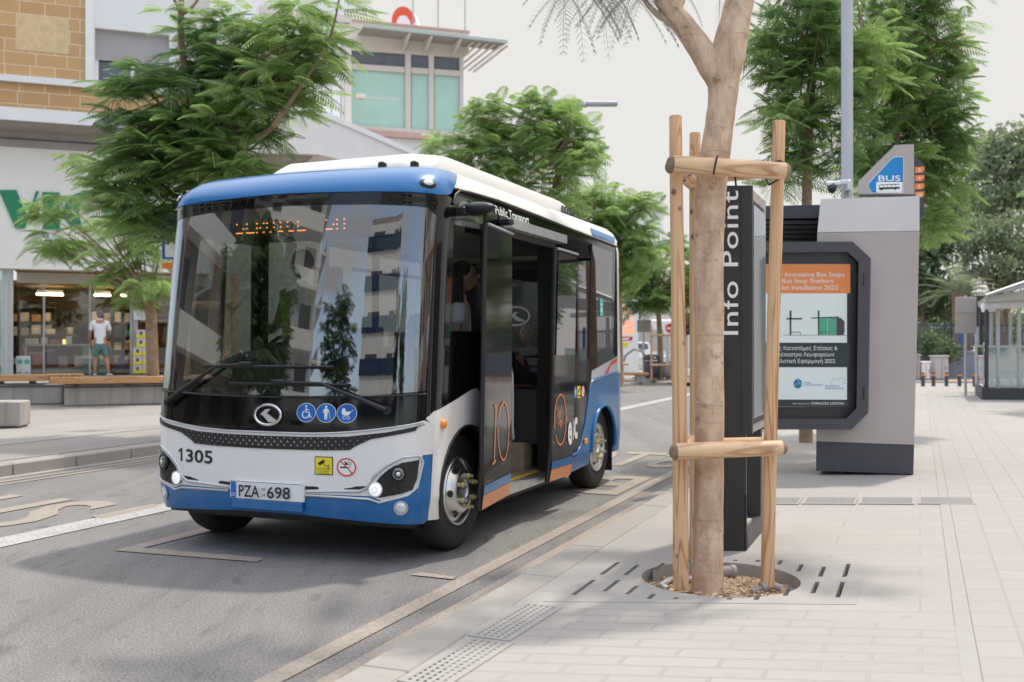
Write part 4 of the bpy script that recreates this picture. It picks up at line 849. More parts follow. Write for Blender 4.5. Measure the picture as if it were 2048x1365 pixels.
for k, (u, lb_) in enumerate(((3.35,'perforated drain grate at the kerb by the lower edge of the picture'), (4.05,'perforated drain grate by the kerb, second from the picture edge'), (4.75,'farthest perforated drain grate by the kerb in front of the tree'))):
    drain(uv(u, VK+.37), .68, .22, 5, lb_, 'perforated drain grates at the kerb', False, math.pi/2-TH)

# ================================================================ pavement tree: pit, stakes
ho = circ(PC.x, PC.y, PR, PR, 40); slots = []
for row, (b0, sg) in enumerate(((-.40,-1),(.40,1))):
    for i in range(11):
        a = -.72+i*.144; cl = math.sqrt(max(0, PR*PR-min(abs(a),PR)**2)) if abs(a) < PR else 0
        e0 = max(cl+.06, .07); e1 = .54 if sg < 0 else .56
        e1 = min(e1, e0+.03+max(.05, .36*(abs(a)/.72)**1.3))
        if e1-e0 < .03: continue
        w = .014; slots.append([tuple(PP(a+x, sg*y)[:2]) for x, y in ((-w,e0),(w,e0),(w,e1),(-w,e1))])
gr = slab('tree_pit_slab', M['slab'], grate_out, PZ-.10, PZ+.003, [ho]+slots)
tag(gr, 'pale cast stone tree pit surround with a round opening and rows of drainage slots', 'tree grate')
mb = MB(); mb.quad(*[(p.x, p.y, PZ-.07) for p in (PP(-1,-.8), PP(1,-.8), PP(1,.8), PP(-1,.8))]); tag(mb.build('pit_base', M['soil'], fixn=False), kind='structure')
rng = random.Random(4); mb = MB()
for i in range(1400):
    a = rng.uniform(0, 6.283); r_ = PR*.97*math.sqrt(rng.random()); c = PC+Vector((r_*math.cos(a), r_*math.sin(a), -.062-.02*(r_/PR)**2+rng.uniform(0,.015)))
    d1_ = Vector((rng.uniform(-1,1), rng.uniform(-1,1), rng.uniform(-.4,.4))).normalized()*rng.uniform(.008,.02); d2_ = Vector((rng.uniform(-1,1), rng.uniform(-1,1), rng.uniform(-.3,.6))).normalized()*rng.uniform(.003,.008)
    mb.quad(c-d1_-d2_, c+d1_-d2_, c+d1_+d2_, c-d1_+d2_)
tag(mb.build('wood_chips', pbr('wood_chips', (.60,.45,.30), .9, 0, .5, 70), fixn=False), 'loose bark and wood chips covering the soil in the tree pit', 'wood chips', kind='stuff')
def hose(name, pts, label, fit=None):
    mb = MB(); mb.tube(pts, .018, 8); o = mb.build(name, M['steel']); return tag(o, label, 'hose')
p_ = lambda px, py, z=.05: gnd(px, py, z)
h1 = hose('irrigation_pipe', [p_(1335,1178,.06), p_(1322,1172,.07), p_(1340,1160,.075), p_(1400,1158,.07)], 'pale bent irrigation pipe round the foot of the left post')
t = thing('pipe_fitting', 'ribbed grey plastic pipe fitting behind the tree trunk', 'pipe fitting', p_(1455,1150,.07), .3)
mb = MB(); mb.tube([(-.06,0,.02),(.02,0,.02)], .034, 14); mb.tube([(.02,0,.02),(.05,0,.02)], .040, 14)
for k in range(5): mb.tube([(-.05+k*.014,0,.02),(-.045+k*.014,0,.02)], .037, 14)
mb.build('coupling', M['soffit'], t)
t = thing('pipe_fitting', 'grey plastic pipe elbow at the foot of the right post', 'pipe fitting', p_(1528,1182,.06), .25)
mb = MB(); mb.tube([(-.09,-.02,.005),(-.03,0,.012),(.0,0,.02)], .016, 10); mb.tube([(-.02,0,.02),(.05,.01,.03)], .03, 12); mb.tube([(.05,.01,.03),(.10,-.02,.015)], .02, 10); mb.build('coupling', M['soffit'], t)

TY = 6.02
def tp(px, py, dy=0): return at(px, py, TY+dy)
tree1 = thing('jacaranda_tree', 'big pale barked tree held between wooden stakes in the stone pit, forking above them', 'tree', gnd(1415, 1180, .03), 0)
def trunk(parent, chains, mat, name='trunk', n=18, jit=.05, seed=1):
    rg = random.Random(seed); mb = MB(); o = parent.location
    for ch in chains:
        pts = [Vector(c[:3])-o for c in ch]; rr = [c[3] for c in ch]
        P2, R2 = [], []
        for i in range(len(pts)-1):                     # Catmull-Rom through the points
            p0 = pts[max(i-1,0)]; p1 = pts[i]; p2 = pts[i+1]; p3 = pts[min(i+2, len(pts)-1)]
            for k in range(5):
                t_ = k/5; P2.append(.5*((2*p1)+(p2-p0)*t_+(2*p0-5*p1+4*p2-p3)*t_*t_+(3*p1-p0-3*p2+p3)*t_**3)); R2.append((rr[i]+(rr[i+1]-rr[i])*t_)*(1+rg.uniform(-jit,jit)))
        P2.append(pts[-1]); R2.append(rr[-1]); mb.tube(P2, R2, n)
    return mb.build(name, mat, parent)
def tr(px, py, w, dy=0): p = tp(px, py, dy); return (p.x, p.y, p.z, w/2/FPX*p.y)
trunk(tree1, [[tr(1414,1192,72),tr(1415,1165,64),tr(1416,1100,60),tr(1418,950,58),tr(1419,700,57),tr(1417,520,60),tr(1420,400,64),tr(1429,320,60),tr(1440,240,56),tr(1446,190,58),tr(1447,150,66),tr(1455,110,72),tr(1471,40,60),tr(1486,-40,55,.1),tr(1500,-160,48,.2),tr(1490,-330,38,.3)],
             [tr(1440,165,50),tr(1420,128,54),tr(1392,85,48),tr(1362,45,44),tr(1342,25,46),tr(1335,0,42,-.05),tr(1330,-60,36,-.1),tr(1290,-180,28,-.2)],
             [tr(1338,30,24),tr(1325,36,14,-.02),tr(1305,20,11,-.05),tr(1285,-6,10,-.08),tr(1260,-60,9,-.1)], [tr(1336,15,22),tr(1322,14,13,.02),tr(1310,-5,12,.03),tr(1295,-60,10,.05)], [tr(1348,25,20),tr(1362,8,13,.03),tr(1372,-30,12,.05),tr(1400,-120,9,.1)]], M['bark'], jit=.025)
# stakes
stk = thing('tree_stakes', 'frame of three round timber posts and cross rails holding the pale tree upright', 'tree stakes', gnd(1440, 1170, .02))
def pole(parent, name, mat, a, b, r0, r1, n=16, horiz=False, dome=False, endmat=None):
    """round timber in its own frame so that the grain follows it"""
    a, b = Vector(a), Vector(b); L = (b-a).length; mb = MB(); k = 14
    if dome: pts = [(i/k*L, r0+(r1-r0)*i/k) for i in range(k+1)]; pts = [(-.035,.25*r0),(-.03,r0*.6),(-.017,r0*.9)]+pts+[(L+.017,r1*.9),(L+.03,r1*.6),(L+.035,.25*r1)]
    else: pts = [(i/k*L, r0+(r1-r0)*i/k) for i in range(k+1)]; pts[-1:] = [(L-.008, r1), (L, r1*.86)]
    if horiz: mb.tube([(x, .003*math.sin(x*3), .004*math.sin(x*2.1)) for x, _ in pts], [q for _, q in pts], n)
    else: mb.tube([(.002*math.sin(x*2), .003*math.sin(x*1.7), x) for x, _ in pts], [q for _, q in pts], n)
    o = mb.build(name, [mat]+([endmat] if endmat else []), parent); o.location = a-parent.location
    o.rotation_mode = 'QUATERNION'; o.rotation_quaternion = (b-a).to_track_quat('X' if horiz else 'Z', 'Y')
    if endmat:
        for pg in o.data.polygons:
            if pg.center.x < -.004 or pg.center.x > L+.004: pg.material_index = 1
    return o
WV, WH, WE = M['wood_v'], M['wood_h'], M['wood_end']
po1 = (at(1362,1178,5.95), at(1352,232,5.95)); po2 = (at(1392,1150,6.62), at(1391,266,6.62)); po3 = (at(1535,1172,6.02), at(1557,242,6.02))
pole(stk, 'post', WV, po1[0], po1[1], .047, .037); pole(stk, 'post', WV, po2[0]-Vector((0,0,.12)), po2[1], .046, .036); pole(stk, 'post', WV, po3[0], po3[1], .040, .037)
r1_ = pole(stk, 'rail', WH, at(1345,329,5.83), at(1568,344,5.90), .052, .050, horiz=True, dome=True, endmat=WE)
r2_ = pole(stk, 'rail', WH, at(1352,904,5.83), at(1562,897,5.90), .050, .043, horiz=True, dome=True, endmat=WE)
pole(stk, 'rail', WH, at(1378,358,6.72), at(1558,340,6.10), .045, .045, horiz=True, dome=True, endmat=WE); pole(stk, 'rail', WH, at(1352,333,5.98)+Vector((-.02,.02,0)), at(1388,372,6.72), .043, .043, horiz=True, dome=True, endmat=WE)
pole(stk, 'rail', WH, at(1378,892,6.72), at(1545,890,6.10), .045, .045, horiz=True, dome=True, endmat=WE); pole(stk, 'rail', WH, at(1352,905,5.98), at(1388,880,6.72), .043, .043, horiz=True, dome=True, endmat=WE)
def tie(pts, name='tie'):
    mb = MB(); mb.tube([Vector(p)-stk.location for p in pts], .006, 6); mb.build(name, M['black'], stk)
tie([at(1433,318,5.76), at(1430,332,5.765), at(1427,350,5.77)]); tie([at(1436,312,5.80), at(1433,318,5.76)])
tie([at(1540,327,6.0), at(1560,322,5.95), at(1575,330,5.92), at(1570,352,5.92), at(1538,370,5.97), at(1530,355,6.0)]); tie([at(1368,362,5.95), at(1374,352,6.1), at(1390,347,6.3)]); tie([at(1470,352,6.3), at(1472,372,6.3)])
mb = MB()
for px, py in ((1360,328),(1563,338),(1364,910),(1562,897)): mb.ell(at(px, py, 5.79)-stk.location, (.005,.004,.005), 8, 6)
mb.build('screw', M['steel'], stk)

# ================================================================ info kiosk
KP = gnd(1498, 1103, PZ)                                 # near right bottom corner
KA = Vector((math.cos(R(176)), math.sin(R(176)), 0)); KB = Vector((UX, UY, 0))
kio = thing('info_kiosk', 'slim black information kiosk with white vertical lettering behind the staked tree', 'kiosk', KP)
Q = lambda a, b, z: KA*a+KB*b+Vector((0,0,z-PZ))
def kbox(mb, a0, a1, b0, b1, z0, z1): mb.prism([(a0,b0),(a1,b0),(a1,b1),(a0,b1)], lambda x, y: Q(x,y,z0), lambda x, y: Q(x,y,z1))
KW, KD, KT = .29, .80, 2.565
kz = lambda py: CH-(py-HYP)/FPX*KP.y
mb = MB(); kbox(mb, -.02, KW, 0, .05, .90, KT); o_ = mb.build('front_panel', M['kiosk_black'], kio)
mb = MB(); kbox(mb, .045, .055, -.003, .0, .92, KT-.02); mb.build('panel_groove', M['black'], o_)
kt = text2d('Info Point', .112, .004, 1.0, 1.06, box=kz(382)-kz(670))
flat(o_, 'kiosk_lettering', M['whiteink'], texts=[kt], fn=lambda x, y: Q(.072+y, -.004, kz(670)+x))
flat(o_, 'speaker_grille', M['black'], [circ(.16, kz(724), .045, .045, 24)], fn=lambda x, y: Q(x, -.003, y))
mb = MB(); kbox(mb, 0, KW, .05, KD, .90, KT-.005); bd = mb.build('kiosk_body', M['grey_metal'], kio)
scr = [(.10,.96),(.70,.96),(.70,2.36),(.62,2.48),(.10,2.48)]
mb = MB(); mb.prism(scr, lambda b, z: Q(-.001,b,z), lambda b, z: Q(-.012,b,z)); sc_ = mb.build('screen', M['black'], kio)
mb = MB(); mb.prism([(.12,1.0),(.68,1.0),(.68,2.35),(.61,2.45),(.12,2.45)], lambda b, z: Q(-.013,b,z), lambda b, z: Q(-.016,b,z)); mb.build('screen_pane', pbr('reflective_display', (.30,.37,.37), .04, 0, .1, 2, 1.), sc_)
flat(bd, 'side_lettering', M['whiteink'], texts=[text2d('Info Point', .05, .004, box=1.0)], fn=lambda x, y: Q(-.004, .085-y, kz(660)+x))
mb = MB(); kbox(mb, .02, .20, 0, .035, PZ, .90); kbox(mb, .02, KW-.02, KD-.12, KD-.04, PZ, .90); kbox(mb, KW-.06, KW-.02, .035, KD-.12, PZ, .90)
mb.prism([(0,PZ),(.10,PZ),(.035,PZ+.25),(.035,.5),(0,.5)], lambda b, z: Q(.02,b,z), lambda b, z: Q(.03,b,z)); mb.build('kiosk_leg', M['kiosk_black'], kio)
mb = MB(); kbox(mb, .02, KW-.06, .036, KD-.121, PZ, PZ+.13); bs_ = mb.build('kiosk_base', M['charcoal'], kio)
mb = MB(); kbox(mb, .05, .12, .25, .45, PZ+.13, PZ+.15); mb.build('cable_box', M['light_metal'], bs_)

# ================================================================ bus shelter
SHY = 10.85
sp = lambda px, py, dy=0: at(px, py, SHY+dy)
SB = gnd(1730, 946, PZ); SB = Vector((SB.x, SHY, PZ))
she = thing('bus_shelter', 'grey and charcoal bus stop shelter with a framed notice screen and dark roof beam', 'shelter', SB)
L_ = lambda px, py, dy=0: sp(px, py, dy)-SB
DV = lambda d: Vector((UX/UY*d, d, 0))
def plate(mb, pts, d0, d1): mb.prism(pts, lambda x, y: L_(x,y,d0), lambda x, y: L_(x,y,d1)+Vector((0,0,0)))
def ext(pts, dy0, dy1):
    """solid from a front outline given at the shelter's plane, pushed back squarely"""
    mb = MB(); mb.prism(pts, lambda x, y: L_(x,y)+DV(dy0), lambda x, y: L_(x,y)+DV(dy1)); return mb
ext([(1632.5,884),(1828,891),(1826.5,949),(1632,942)], 0, .62).build('base', M['charcoal'], she)
ext([(1634.5,466),(1838.5,463),(1828,890),(1632.5,883)], -.004, .63).build('column', M['grey_metal'], she)
mb = MB(); f0 = [L_(1634.5,465.2)-Vector((0,.004,0)), L_(1838.5,462.2)-Vector((0,.004,0)), L_(1839,389)+DV(.13), L_(1639,395)+DV(.13)]; b0_ = [p+DV(.63-p.y) for p in f0]
mb.add(f0+b0_, [(0,1,2,3),(7,6,5,4),(0,4,5,1),(1,5,6,2),(2,6,7,3),(3,7,4,0)]); mb.build('column_cap', M['light_metal'], she)
# framed screen: chamfered right corners
fo = [(1402,487),(1708,487),(1742,519),(1737,825),(1706,857),(1402,857)]; fi = [(1410,510),(1697,507),(1719,527),(1715,815),(1694,836),(1410,836)]
def ringprism(o, i, d0, d1, mat, name, par):
    n = len(o); vs = []
    for d in (d0, d1):
        vs += [L_(*p)+DV(d) for p in o]+[L_(*p)+DV(d) for p in i]
    fs = []
    for k in range(n):
        j = (k+1) % n; fs += [(k,j,n+j,n+k), (2*n+k,3*n+k,3*n+j,2*n+j), (k,2*n+k,2*n+j,j), (n+k,n+j,3*n+j,3*n+k)]
    mb = MB(); mb.add(vs, fs); return mb.build(name, mat, par)
fr = ringprism(fo, fi, -.17, -.006, M['charcoal'], 'screen_frame', she)
ext(fi, -.05, -.008).build('screen_back', M['kiosk_black'], fr)
sf = lambda d: (lambda x, y: L_(x, y)+Vector((0,d,0)))
po_ = ext(rrect(1416,530,1695,813,4), -.095, -.06).build('notice', emis('lit_display', (.66,.71,.69), .10), she)
F = sf(-.097); F2 = sf(-.099)
flat(po_, 'notice_band', M['orangeink'], [[(1417,530.2),(1694.5,530.2),(1694.5,588),(1417,588)]], fn=F)
flat(po_, 'notice_band', pbr('dark_teal_print', (.015,.028,.034), .4, 0, 0), [[(1417,686),(1693,686),(1692.5,734.5),(1417,734.5)], [(1417,798),(1691,799),(1690.5,813),(1417,812)]], fn=F)
def ptext(t, px0, px1, py, cap): a = text2d(t, cap, .004, box=px1-px0); return ([(px0+x, py-y) for x, y in a[0]], a[1])
flat(po_, 'notice_lettering', M['whiteink'], texts=[ptext('New Innovative Bus Stops',1533,1683,555,9.5), ptext('& Bus Stop Shelters',1545,1661,567.5,9.5), ptext('Pilot Installation 2022',1549,1670,581,9.5),
    ptext('Νέες Καινοτόμες Στάσεις &',1535,1669,700.5,8), ptext('Σκέπαστρα Λεωφορείων',1545,1663,713,8), ptext('Πιλοτική Εφαρμογή 2022',1545,1664,726,8), ptext('DEMADES DESIGN',1617,1682,808.5,5), ptext('DESIGN & EXECUTION',1580,1614,808,2.5)], fn=F2)
flat(po_, 'notice_drawing', M['charcoal'], [[(1568,637),(1599,637),(1599,640),(1568,640)], [(1574,622),(1578,622),(1577.5,671),(1574.5,671)], stroke([(1577,665),(1596,665),(1596,671)], 1.2), [(1617,636),(1672,634),(1672,637),(1617,638)], [(1630,622),(1633.5,622),(1633,671),(1630.5,671)], [(1667,637),(1676,637),(1683,644),(1683,664),(1681,671),(1667,671)], stroke([(1562,671),(1692,671)], .7), stroke([(1632,665),(1652,665),(1652,671)], 1.2)], fn=F2)
flat(po_, 'notice_drawing', pbr('green_print', (.08,.42,.25), .5, 0, 0), [[(1633.5,637.5),(1648.5,637.5),(1648.5,670),(1633.5,670)], [(1649.5,637.5),(1666.5,637.5),(1666.5,670),(1649.5,670)]], fn=F2)
flat(po_, 'notice_logo', M['blueink'], [circ(1590.5,767,8.3,9.3)], [ptext('ΤΜΗΜΑ',1602,1617,766.5,2.6), ptext('ΔΗΜΟΣΙΩΝ ΕΡΓΩΝ',1601,1640,771,2.8), ptext('ΒΙΟΣΙΜΗΣ',1645,1672,773,3), ptext('ΚΙΝΗΤΙΚΟΤΗΤΑΣ',1645,1682,778,3.2)], fn=F2)
flat(po_, 'notice_logo', M['tealink'], [[(1584,768),(1597,764),(1598,768),(1585,773)], stroke([(1584,774),(1590,769),(1598,770)], 1.4), [(1590,757),(1592,755),(1593,764),(1590,764)], stroke([(1657,768),(1659,758),(1664,756),(1669,760),(1675,755),(1682,756),(1682,768)], .8)], fn=sf(-.1005))
mb = MB(); mb.add([L_(*p)+Vector((0,-.135,0)) for p in fi], [tuple(range(6))]); mb.build('screen_pane', M['screenglass'], fr, fixn=False)
mb = MB()
for py in (562, 785): mb.box(L_(1718.5,py)+Vector((-.012,-.16,0)), (.018,.03,.13), 0, .004)
mb.build('hinge', M['black'], fr)
# roof beam and slatted underside
ext([(1400,398),(1826,388.5),(1838.5,389),(1838.5,418),(1400,424)], .66, 2.05).build('roof_beam', M['charcoal'], she)
ext([(1400,425),(1650,424),(1650,474),(1400,476)], 1.98, 2.02).build('roof_back', M['kiosk_black'], she)
for k in range(5):
    y0 = 426+k*9; ext([(1400,y0),(1640,y0-1),(1640,y0+6.5),(1400,y0+7.5)], .70+k*.05, 1.90).build('roof_slat', M['kiosk_black'], she)
mb = MB()
for py in (490, 655, 702): mb.ell(L_(1833,py)+Vector((.03,.3,0)), (.014,.014,.014), 10, 6)
mb.box(L_(1830,905)+Vector((.03,.35,0)), (.06,.05,.05)); mb.build('side_bolt', M['steel'], she)
mb = MB()
for px in (1660, 1690, 1760, 1800): mb.box(L_(px,950)+Vector((0,.12,.0)), (.05,.05,.035))
mb.build('base_foot', M['black'], she)
# BUS sign box with route numbers on its side
sy = .78; sg2 = lambda d: (lambda x, y: at(x, y, SHY+sy)-SB+DV(d))
mb = MB(); mb.prism([(1716.5,389),(1716.5,363.5),(1790,290.5),(1827.5,288.8),(1829,389)], sg2(0), sg2(.22)); bsn = mb.build('bus_sign', M['grey_metal'], she)
so_ = [(1744,386),(1737.5,374),(1738,367),(1785,317),(1790,315),(1804,314.5),(1807,317),(1806.5,386)]
flat(bsn, 'sign_border', M['whiteink'], [[(1742.5,387),(1736.5,374.5),(1737,366),(1784.5,316),(1790,313.7),(1804.5,313.4),(1808,317),(1807.5,387)]], fn=sg2(-.003)); flat(bsn, 'sign_face', pbr('sign_blue', (.005,.21,.52), .4, 0, 0), [so_], fn=sg2(-.005))
def gtext(t, px0, px1, py, cap, b=.01): a = text2d(t, cap, b, box=px1-px0); return ([(px0+x, py-y) for x, y in a[0]], a[1])
flat(bsn, 'sign_lettering', M['whiteink'], [rrect(1752.5,364.5,1805,386,2)], [gtext('BUS',1757,1801,362.5,11.5)], fn=sg2(-.007))
flat(bsn, 'bus_pictogram', pbr('dark_green_print', (.02,.05,.035), .5, 0, 0), [[(1758,370),(1799,368.5),(1799.5,378),(1758,380)], circ(1763.5,379.6,2.3), circ(1790.3,378.2,2.3)], fn=sg2(-.008))
flat(bsn, 'bus_pictogram', M['whiteink'], [[(1759+k*8.2,371.2-k*.25),(1766.3+k*8.2,371-k*.25),(1766.3+k*8.2,375.3-k*.2),(1759+k*8.2,375.5-k*.2)] for k in range(5)], fn=sg2(-.0095))
mb = MB(); mb.prism([(1827,305),(1830,306.5),(1850.5,327),(1848,427),(1836,436),(1827,420)], sg2(.16), sg2(.34)); rb = mb.build('route_panel', M['charcoal'], she)
for k, tx in enumerate(('3','4','5','28')):
    y0 = 329.5+k*16.8; q_ = flat(rb, 'route_tag', M['orangeink'], [[(1830,y0+1),(1831,y0),(1848,y0-.4),(1848.8,y0+.6),(1848.5,y0+7.5),(1844,y0+11.8),(1831,y0+12.2),(1829.5,y0+11)]], fn=sg2(.155))
    flat(q_, 'route_number', M['whiteink'], texts=[gtext(tx,1835.5 if len(tx) < 2 else 1833,1841.5 if len(tx) < 2 else 1844,y0+9.3,6.6)], fn=sg2(.152))
# pale post with a camera
LP = Vector((at(1694,690,12.6).x, 12.6, PZ)); lp = thing('lamp_post', 'pale grey round lamp post rising out of the picture behind the bus shelter', 'lamp post', LP)
mb = MB(); mb.tube([(0,0,0),(0,0,.5),(0,0,.52),(0,0,9)], [.11,.11,.073,.068], 20); mb.build('post', M['pole'], lp)
mb = MB(); mb.tube([(0,0,9),(0,0,9.1),(-.3,-.2,9.25),(-1.1,-.6,9.35)], [.068,.06,.05,.04], 10); mb.box((-1.4,-.75,9.36), (.75,.26,.09), .5, .02); mb.build('lamp_head', M['pole'], lp)
CC = thing('security_camera', 'white dome security camera on a bracket on the pale lamp post', 'camera', at(1664,375,12.5), 0)
mb = MB(); mb.box((.02,0,.04), (.16,.10,.07), 0, .02); mb.box((.15,0,.06), (.16,.06,.06), 0, .01); mb.box((.20,0,.02), (.05,.10,.13), 0, .01); mb.build('bracket', M['frame_white'], CC)
mb = MB(); mb.ell((.0,0,.0), (.062,.062,.075), 18, 10); mb.build('dome', M['lens'], CC)
# ================================================================ far side of the street: shop, bank, stair
FA = R(21.0)                                              # the facades face the street at this angle
FD = Vector((math.cos(FA), math.sin(FA), 0)); FN = Vector((-math.sin(FA), math.cos(FA), 0))
FO = Vector((at(160,690,29).x, 29, 0)); GZ = .62          # terrace level
def fac(px, py, off=0.):
    a = (px-CXP)/FPX; d = Vector((a, 1, 0)); Y = ((FO+FN*off).dot(FN))/d.dot(FN)
    p = Vector((a*Y, Y, 0)); return ((p-FO).dot(FD), CH-(py-HYP)/FPX*Y)
def froot(name, label, cat, x, off, z=0., group=None):
    t = thing(name, label, cat, FO+FD*x+FN*off+Vector((0,0,z)), FA, group); t['fx'] = x; t['fo'] = off; t['fz'] = z; return t
def fext(par, name, mat, pts, o0, o1, px=True, off=None):
    """solid on a facade: outline in photo-measured facade points, from depth o0 (street) to o1"""
    x0, f0, z0 = par['fx'], par['fo'], par['fz']
    P_ = [fac(x, y, o0 if off is None else off) for x, y in pts] if px else pts
    mb = MB(); mb.prism(P_, lambda x, z: Vector((x-x0, o0-f0, z-z0)), lambda x, z: Vector((x-x0, o1-f0, z-z0))); return mb.build(name, mat, par)
def rect(x0, y0, x1, y1): return [(x0,y0),(x1,y0),(x1,y1),(x0,y1)]
X = lambda px, off=0: fac(px, 690, off)[0]
Zf = lambda px, py, off=0: fac(px, py, off)[1]
sh = froot('shop_building', 'ochre stone and white building with a shop below and a shuttered window above', 'building', 0, 0, GZ)
xa, xb = X(-420), X(420)
fr_ = lambda x0, z0, x1, z1: [(x0,z0),(x1,z0),(x1,z1),(x0,z1)]
zt = 14.5
z_soff, z_fas, z_corn, z_l0, z_l1 = Zf(100,540), Zf(100,300), Zf(100,236), Zf(100,171), Zf(100,158)
xs = X(171); xw0, xw1 = X(190), X(339); zw0, zw1 = Zf(264,158), Zf(264,62)
fext(sh, 'stone_wall', M['stone'], fr_(xa, z_l1, xs, zt), 0, .5, False)
fext(sh, 'stone_wall', M['stone'], fr_(xa, z_corn, xb, z_l0), 0, .5, False)
fext(sh, 'stone_patch', M['patch'], fr_(X(31), Zf(80,104), X(138), Zf(80,32)), -.008, 0, False)
fext(sh, 'ledge', M['render_white'], fr_(xa, z_l0, X(255), z_l1), -.12, .5, False)
fext(sh, 'ledge', M['render_white'], fr_(X(255), z_l0, xb, z_l1), -.06, .5, False)
fext(sh, 'corner_strip', M['frame_white'], fr_(xs, z_l1, X(187), zt), -.10, .5, False)
wl_ = (X(187), xb)
fext(sh, 'render_wall', M['render_white'], fr_(wl_[0], z_l1, xw0, zt), .05, .5, False); fext(sh, 'render_wall', M['render_white'], fr_(xw1, z_l1, X(352), zt), .05, .5, False); fext(sh, 'render_wall', M['render_white'], fr_(xw0, zw1, xw1, zt), .05, .5, False)
fext(sh, 'render_wall', M['render_cream'], fr_(X(352), z_l1, xb, zt), .0, .5, False)
wn_ = fext(sh, 'window', M['dark_glass'], fr_(xw0, z_l1, xw1, zw1), .32, .36, False)
zs = Zf(264,122)
mb = MB(); nS = 22
for k in range(nS):
    z0 = zs+(zw1-zs)*k/nS; z1 = zs+(zw1-zs)*(k+1)/nS; mb.prism([(xw0,z0),(xw1,z0),(xw1,z1-.012),(xw0,z1-.012)], lambda x, z: Vector((x, .20+.0, z-GZ)), lambda x, z: Vector((x, .24, z-GZ)))
o = mb.build('roller_shutter', M['shutter'], sh)
fext(sh, 'window_frame', M['frame_white'], fr_(xw0, z_l1, xw0+.09, zs), .24, .31, False); fext(sh, 'window_frame', M['frame_white'], fr_(xw1-.09, z_l1, xw1, zs), .24, .31, False); fext(sh, 'window_frame', M['frame_white'], fr_((xw0+xw1)/2-.05, z_l1+.08, (xw0+xw1)/2+.05, zs), .24, .31, False); fext(sh, 'window_frame', M['frame_white'], fr_(xw0+.09, z_l1, xw1-.09, z_l1+.08), .24, .31, False)
# cornice with its sloping grey soffit
mb = MB(); pr = [(-.0,z_corn),(-1.0,z_corn-.02),(-1.0,z_corn-.36),(-.15,z_fas+.42),(-.15,z_fas),(.5,z_fas),(.5,z_corn)]
mb.prism(pr, lambda o, z: Vector((xa, o, z-GZ)), lambda o, z: Vector((xb, o, z-GZ))); co = mb.build('cornice', M['soffit'], sh)
mb = MB(); mb.prism([(-1.03,z_corn+.01),(-1.03,z_corn-.34),(-1.003,z_corn-.34),(-1.003,z_corn+.01)], lambda o, z: Vector((xa, o, z-GZ)), lambda o, z: Vector((xb, o, z-GZ))); mb.build('cornice_face', M['render_white'], co)
mb = MB(); mb.box(((xa+xb)/2, -.17, z_fas+.22-GZ), (xb-xa, .03, .03)); mb.build('soffit_batten', M['charcoal'], co)
fs = fext(sh, 'shop_fascia', M['fascia'], fr_(xa, z_soff, xb, z_fas), -.10, .5, False)
# big green letters V I C ...
def letter(par, name, poly): return fext(par, name, M['green_sign'], poly, -.16, -.10, True, -.1)
lt = []
letter(sh, 'green_letter', [(-2,381),(33,381),(56,436),(72,383),(78,383),(50,457),(31,457)]); letter(sh, 'green_letter', [(85,385),(119,386),(120,459),(87,459)])
o_c = circ(170,424,42,39,28,38,322); i_c = circ(178,424,20,35,28,44,316); letter(sh, 'green_letter', o_c+i_c[::-1]); letter(sh, 'green_letter', [(209,388),(241,389),(243,462),(211,461)])
# shop front: piers, glass, warm room behind
xp0, xp1, xp2 = X(2), X(26), X(300)
fext(sh, 'shop_pier', M['paleglass'], fr_(xa, GZ, xp0, z_soff), .30, .34, False); fext(sh, 'shop_pier', pbr('aqua_pier', (.55,.60,.56), .5, 0, .05), fr_(xp0+.002, GZ, xp1-.02, z_soff), .12, .34, False)
mb = MB(); 
for x in (xp0+.03, xp1-.10): mb.box((x, .10, (z_soff+GZ)/2-GZ), (.05,.04,z_soff-GZ))
mb.build('pier_trim', M['steel'], sh)
zh = Zf(150,572); fext(sh, 'shop_header', M['render_cream'], fr_(xp1, zh+.12, xb, z_soff), 1.1, 1.3, False); fext(sh, 'shop_window', M['shopglass'], fr_(xp1, GZ+.06, xb, zh+.12), 1.15, 1.17, False)
for px in (86, 178, 260, 264): 
    fext(sh, 'mullion', M['steel' if px != 264 else 'render_cream'], fr_(X(px,1.1), GZ, X(px,1.1)+(.05 if px != 260 else .22), zh+.12), 1.08, 1.22, False)
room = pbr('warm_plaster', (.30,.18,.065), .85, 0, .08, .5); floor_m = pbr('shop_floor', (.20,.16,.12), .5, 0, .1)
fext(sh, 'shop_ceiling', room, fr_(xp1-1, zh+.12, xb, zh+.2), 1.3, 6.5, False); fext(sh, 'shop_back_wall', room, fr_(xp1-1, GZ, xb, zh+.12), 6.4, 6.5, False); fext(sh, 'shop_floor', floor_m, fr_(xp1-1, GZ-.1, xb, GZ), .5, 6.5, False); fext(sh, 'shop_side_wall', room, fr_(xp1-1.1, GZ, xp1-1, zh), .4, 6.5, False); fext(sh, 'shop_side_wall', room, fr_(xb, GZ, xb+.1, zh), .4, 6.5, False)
fext(sh, 'shop_ceiling', room, fr_(xp1, z_soff-.02, xb, z_soff), .5, 1.3, False)
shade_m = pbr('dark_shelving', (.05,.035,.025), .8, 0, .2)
for a, b, dpt in ((X(28,5),X(92,5),5.6), (X(235,5),X(262,5),5.0)): fext(sh, 'added_dark_panel', shade_m, fr_(a, GZ, b, zh-.25), dpt, dpt+.1, False)  # plain dark panels added to darken the back of the shop
lampm = emis('shop_tube_light', (1,.76,.45), 26.)
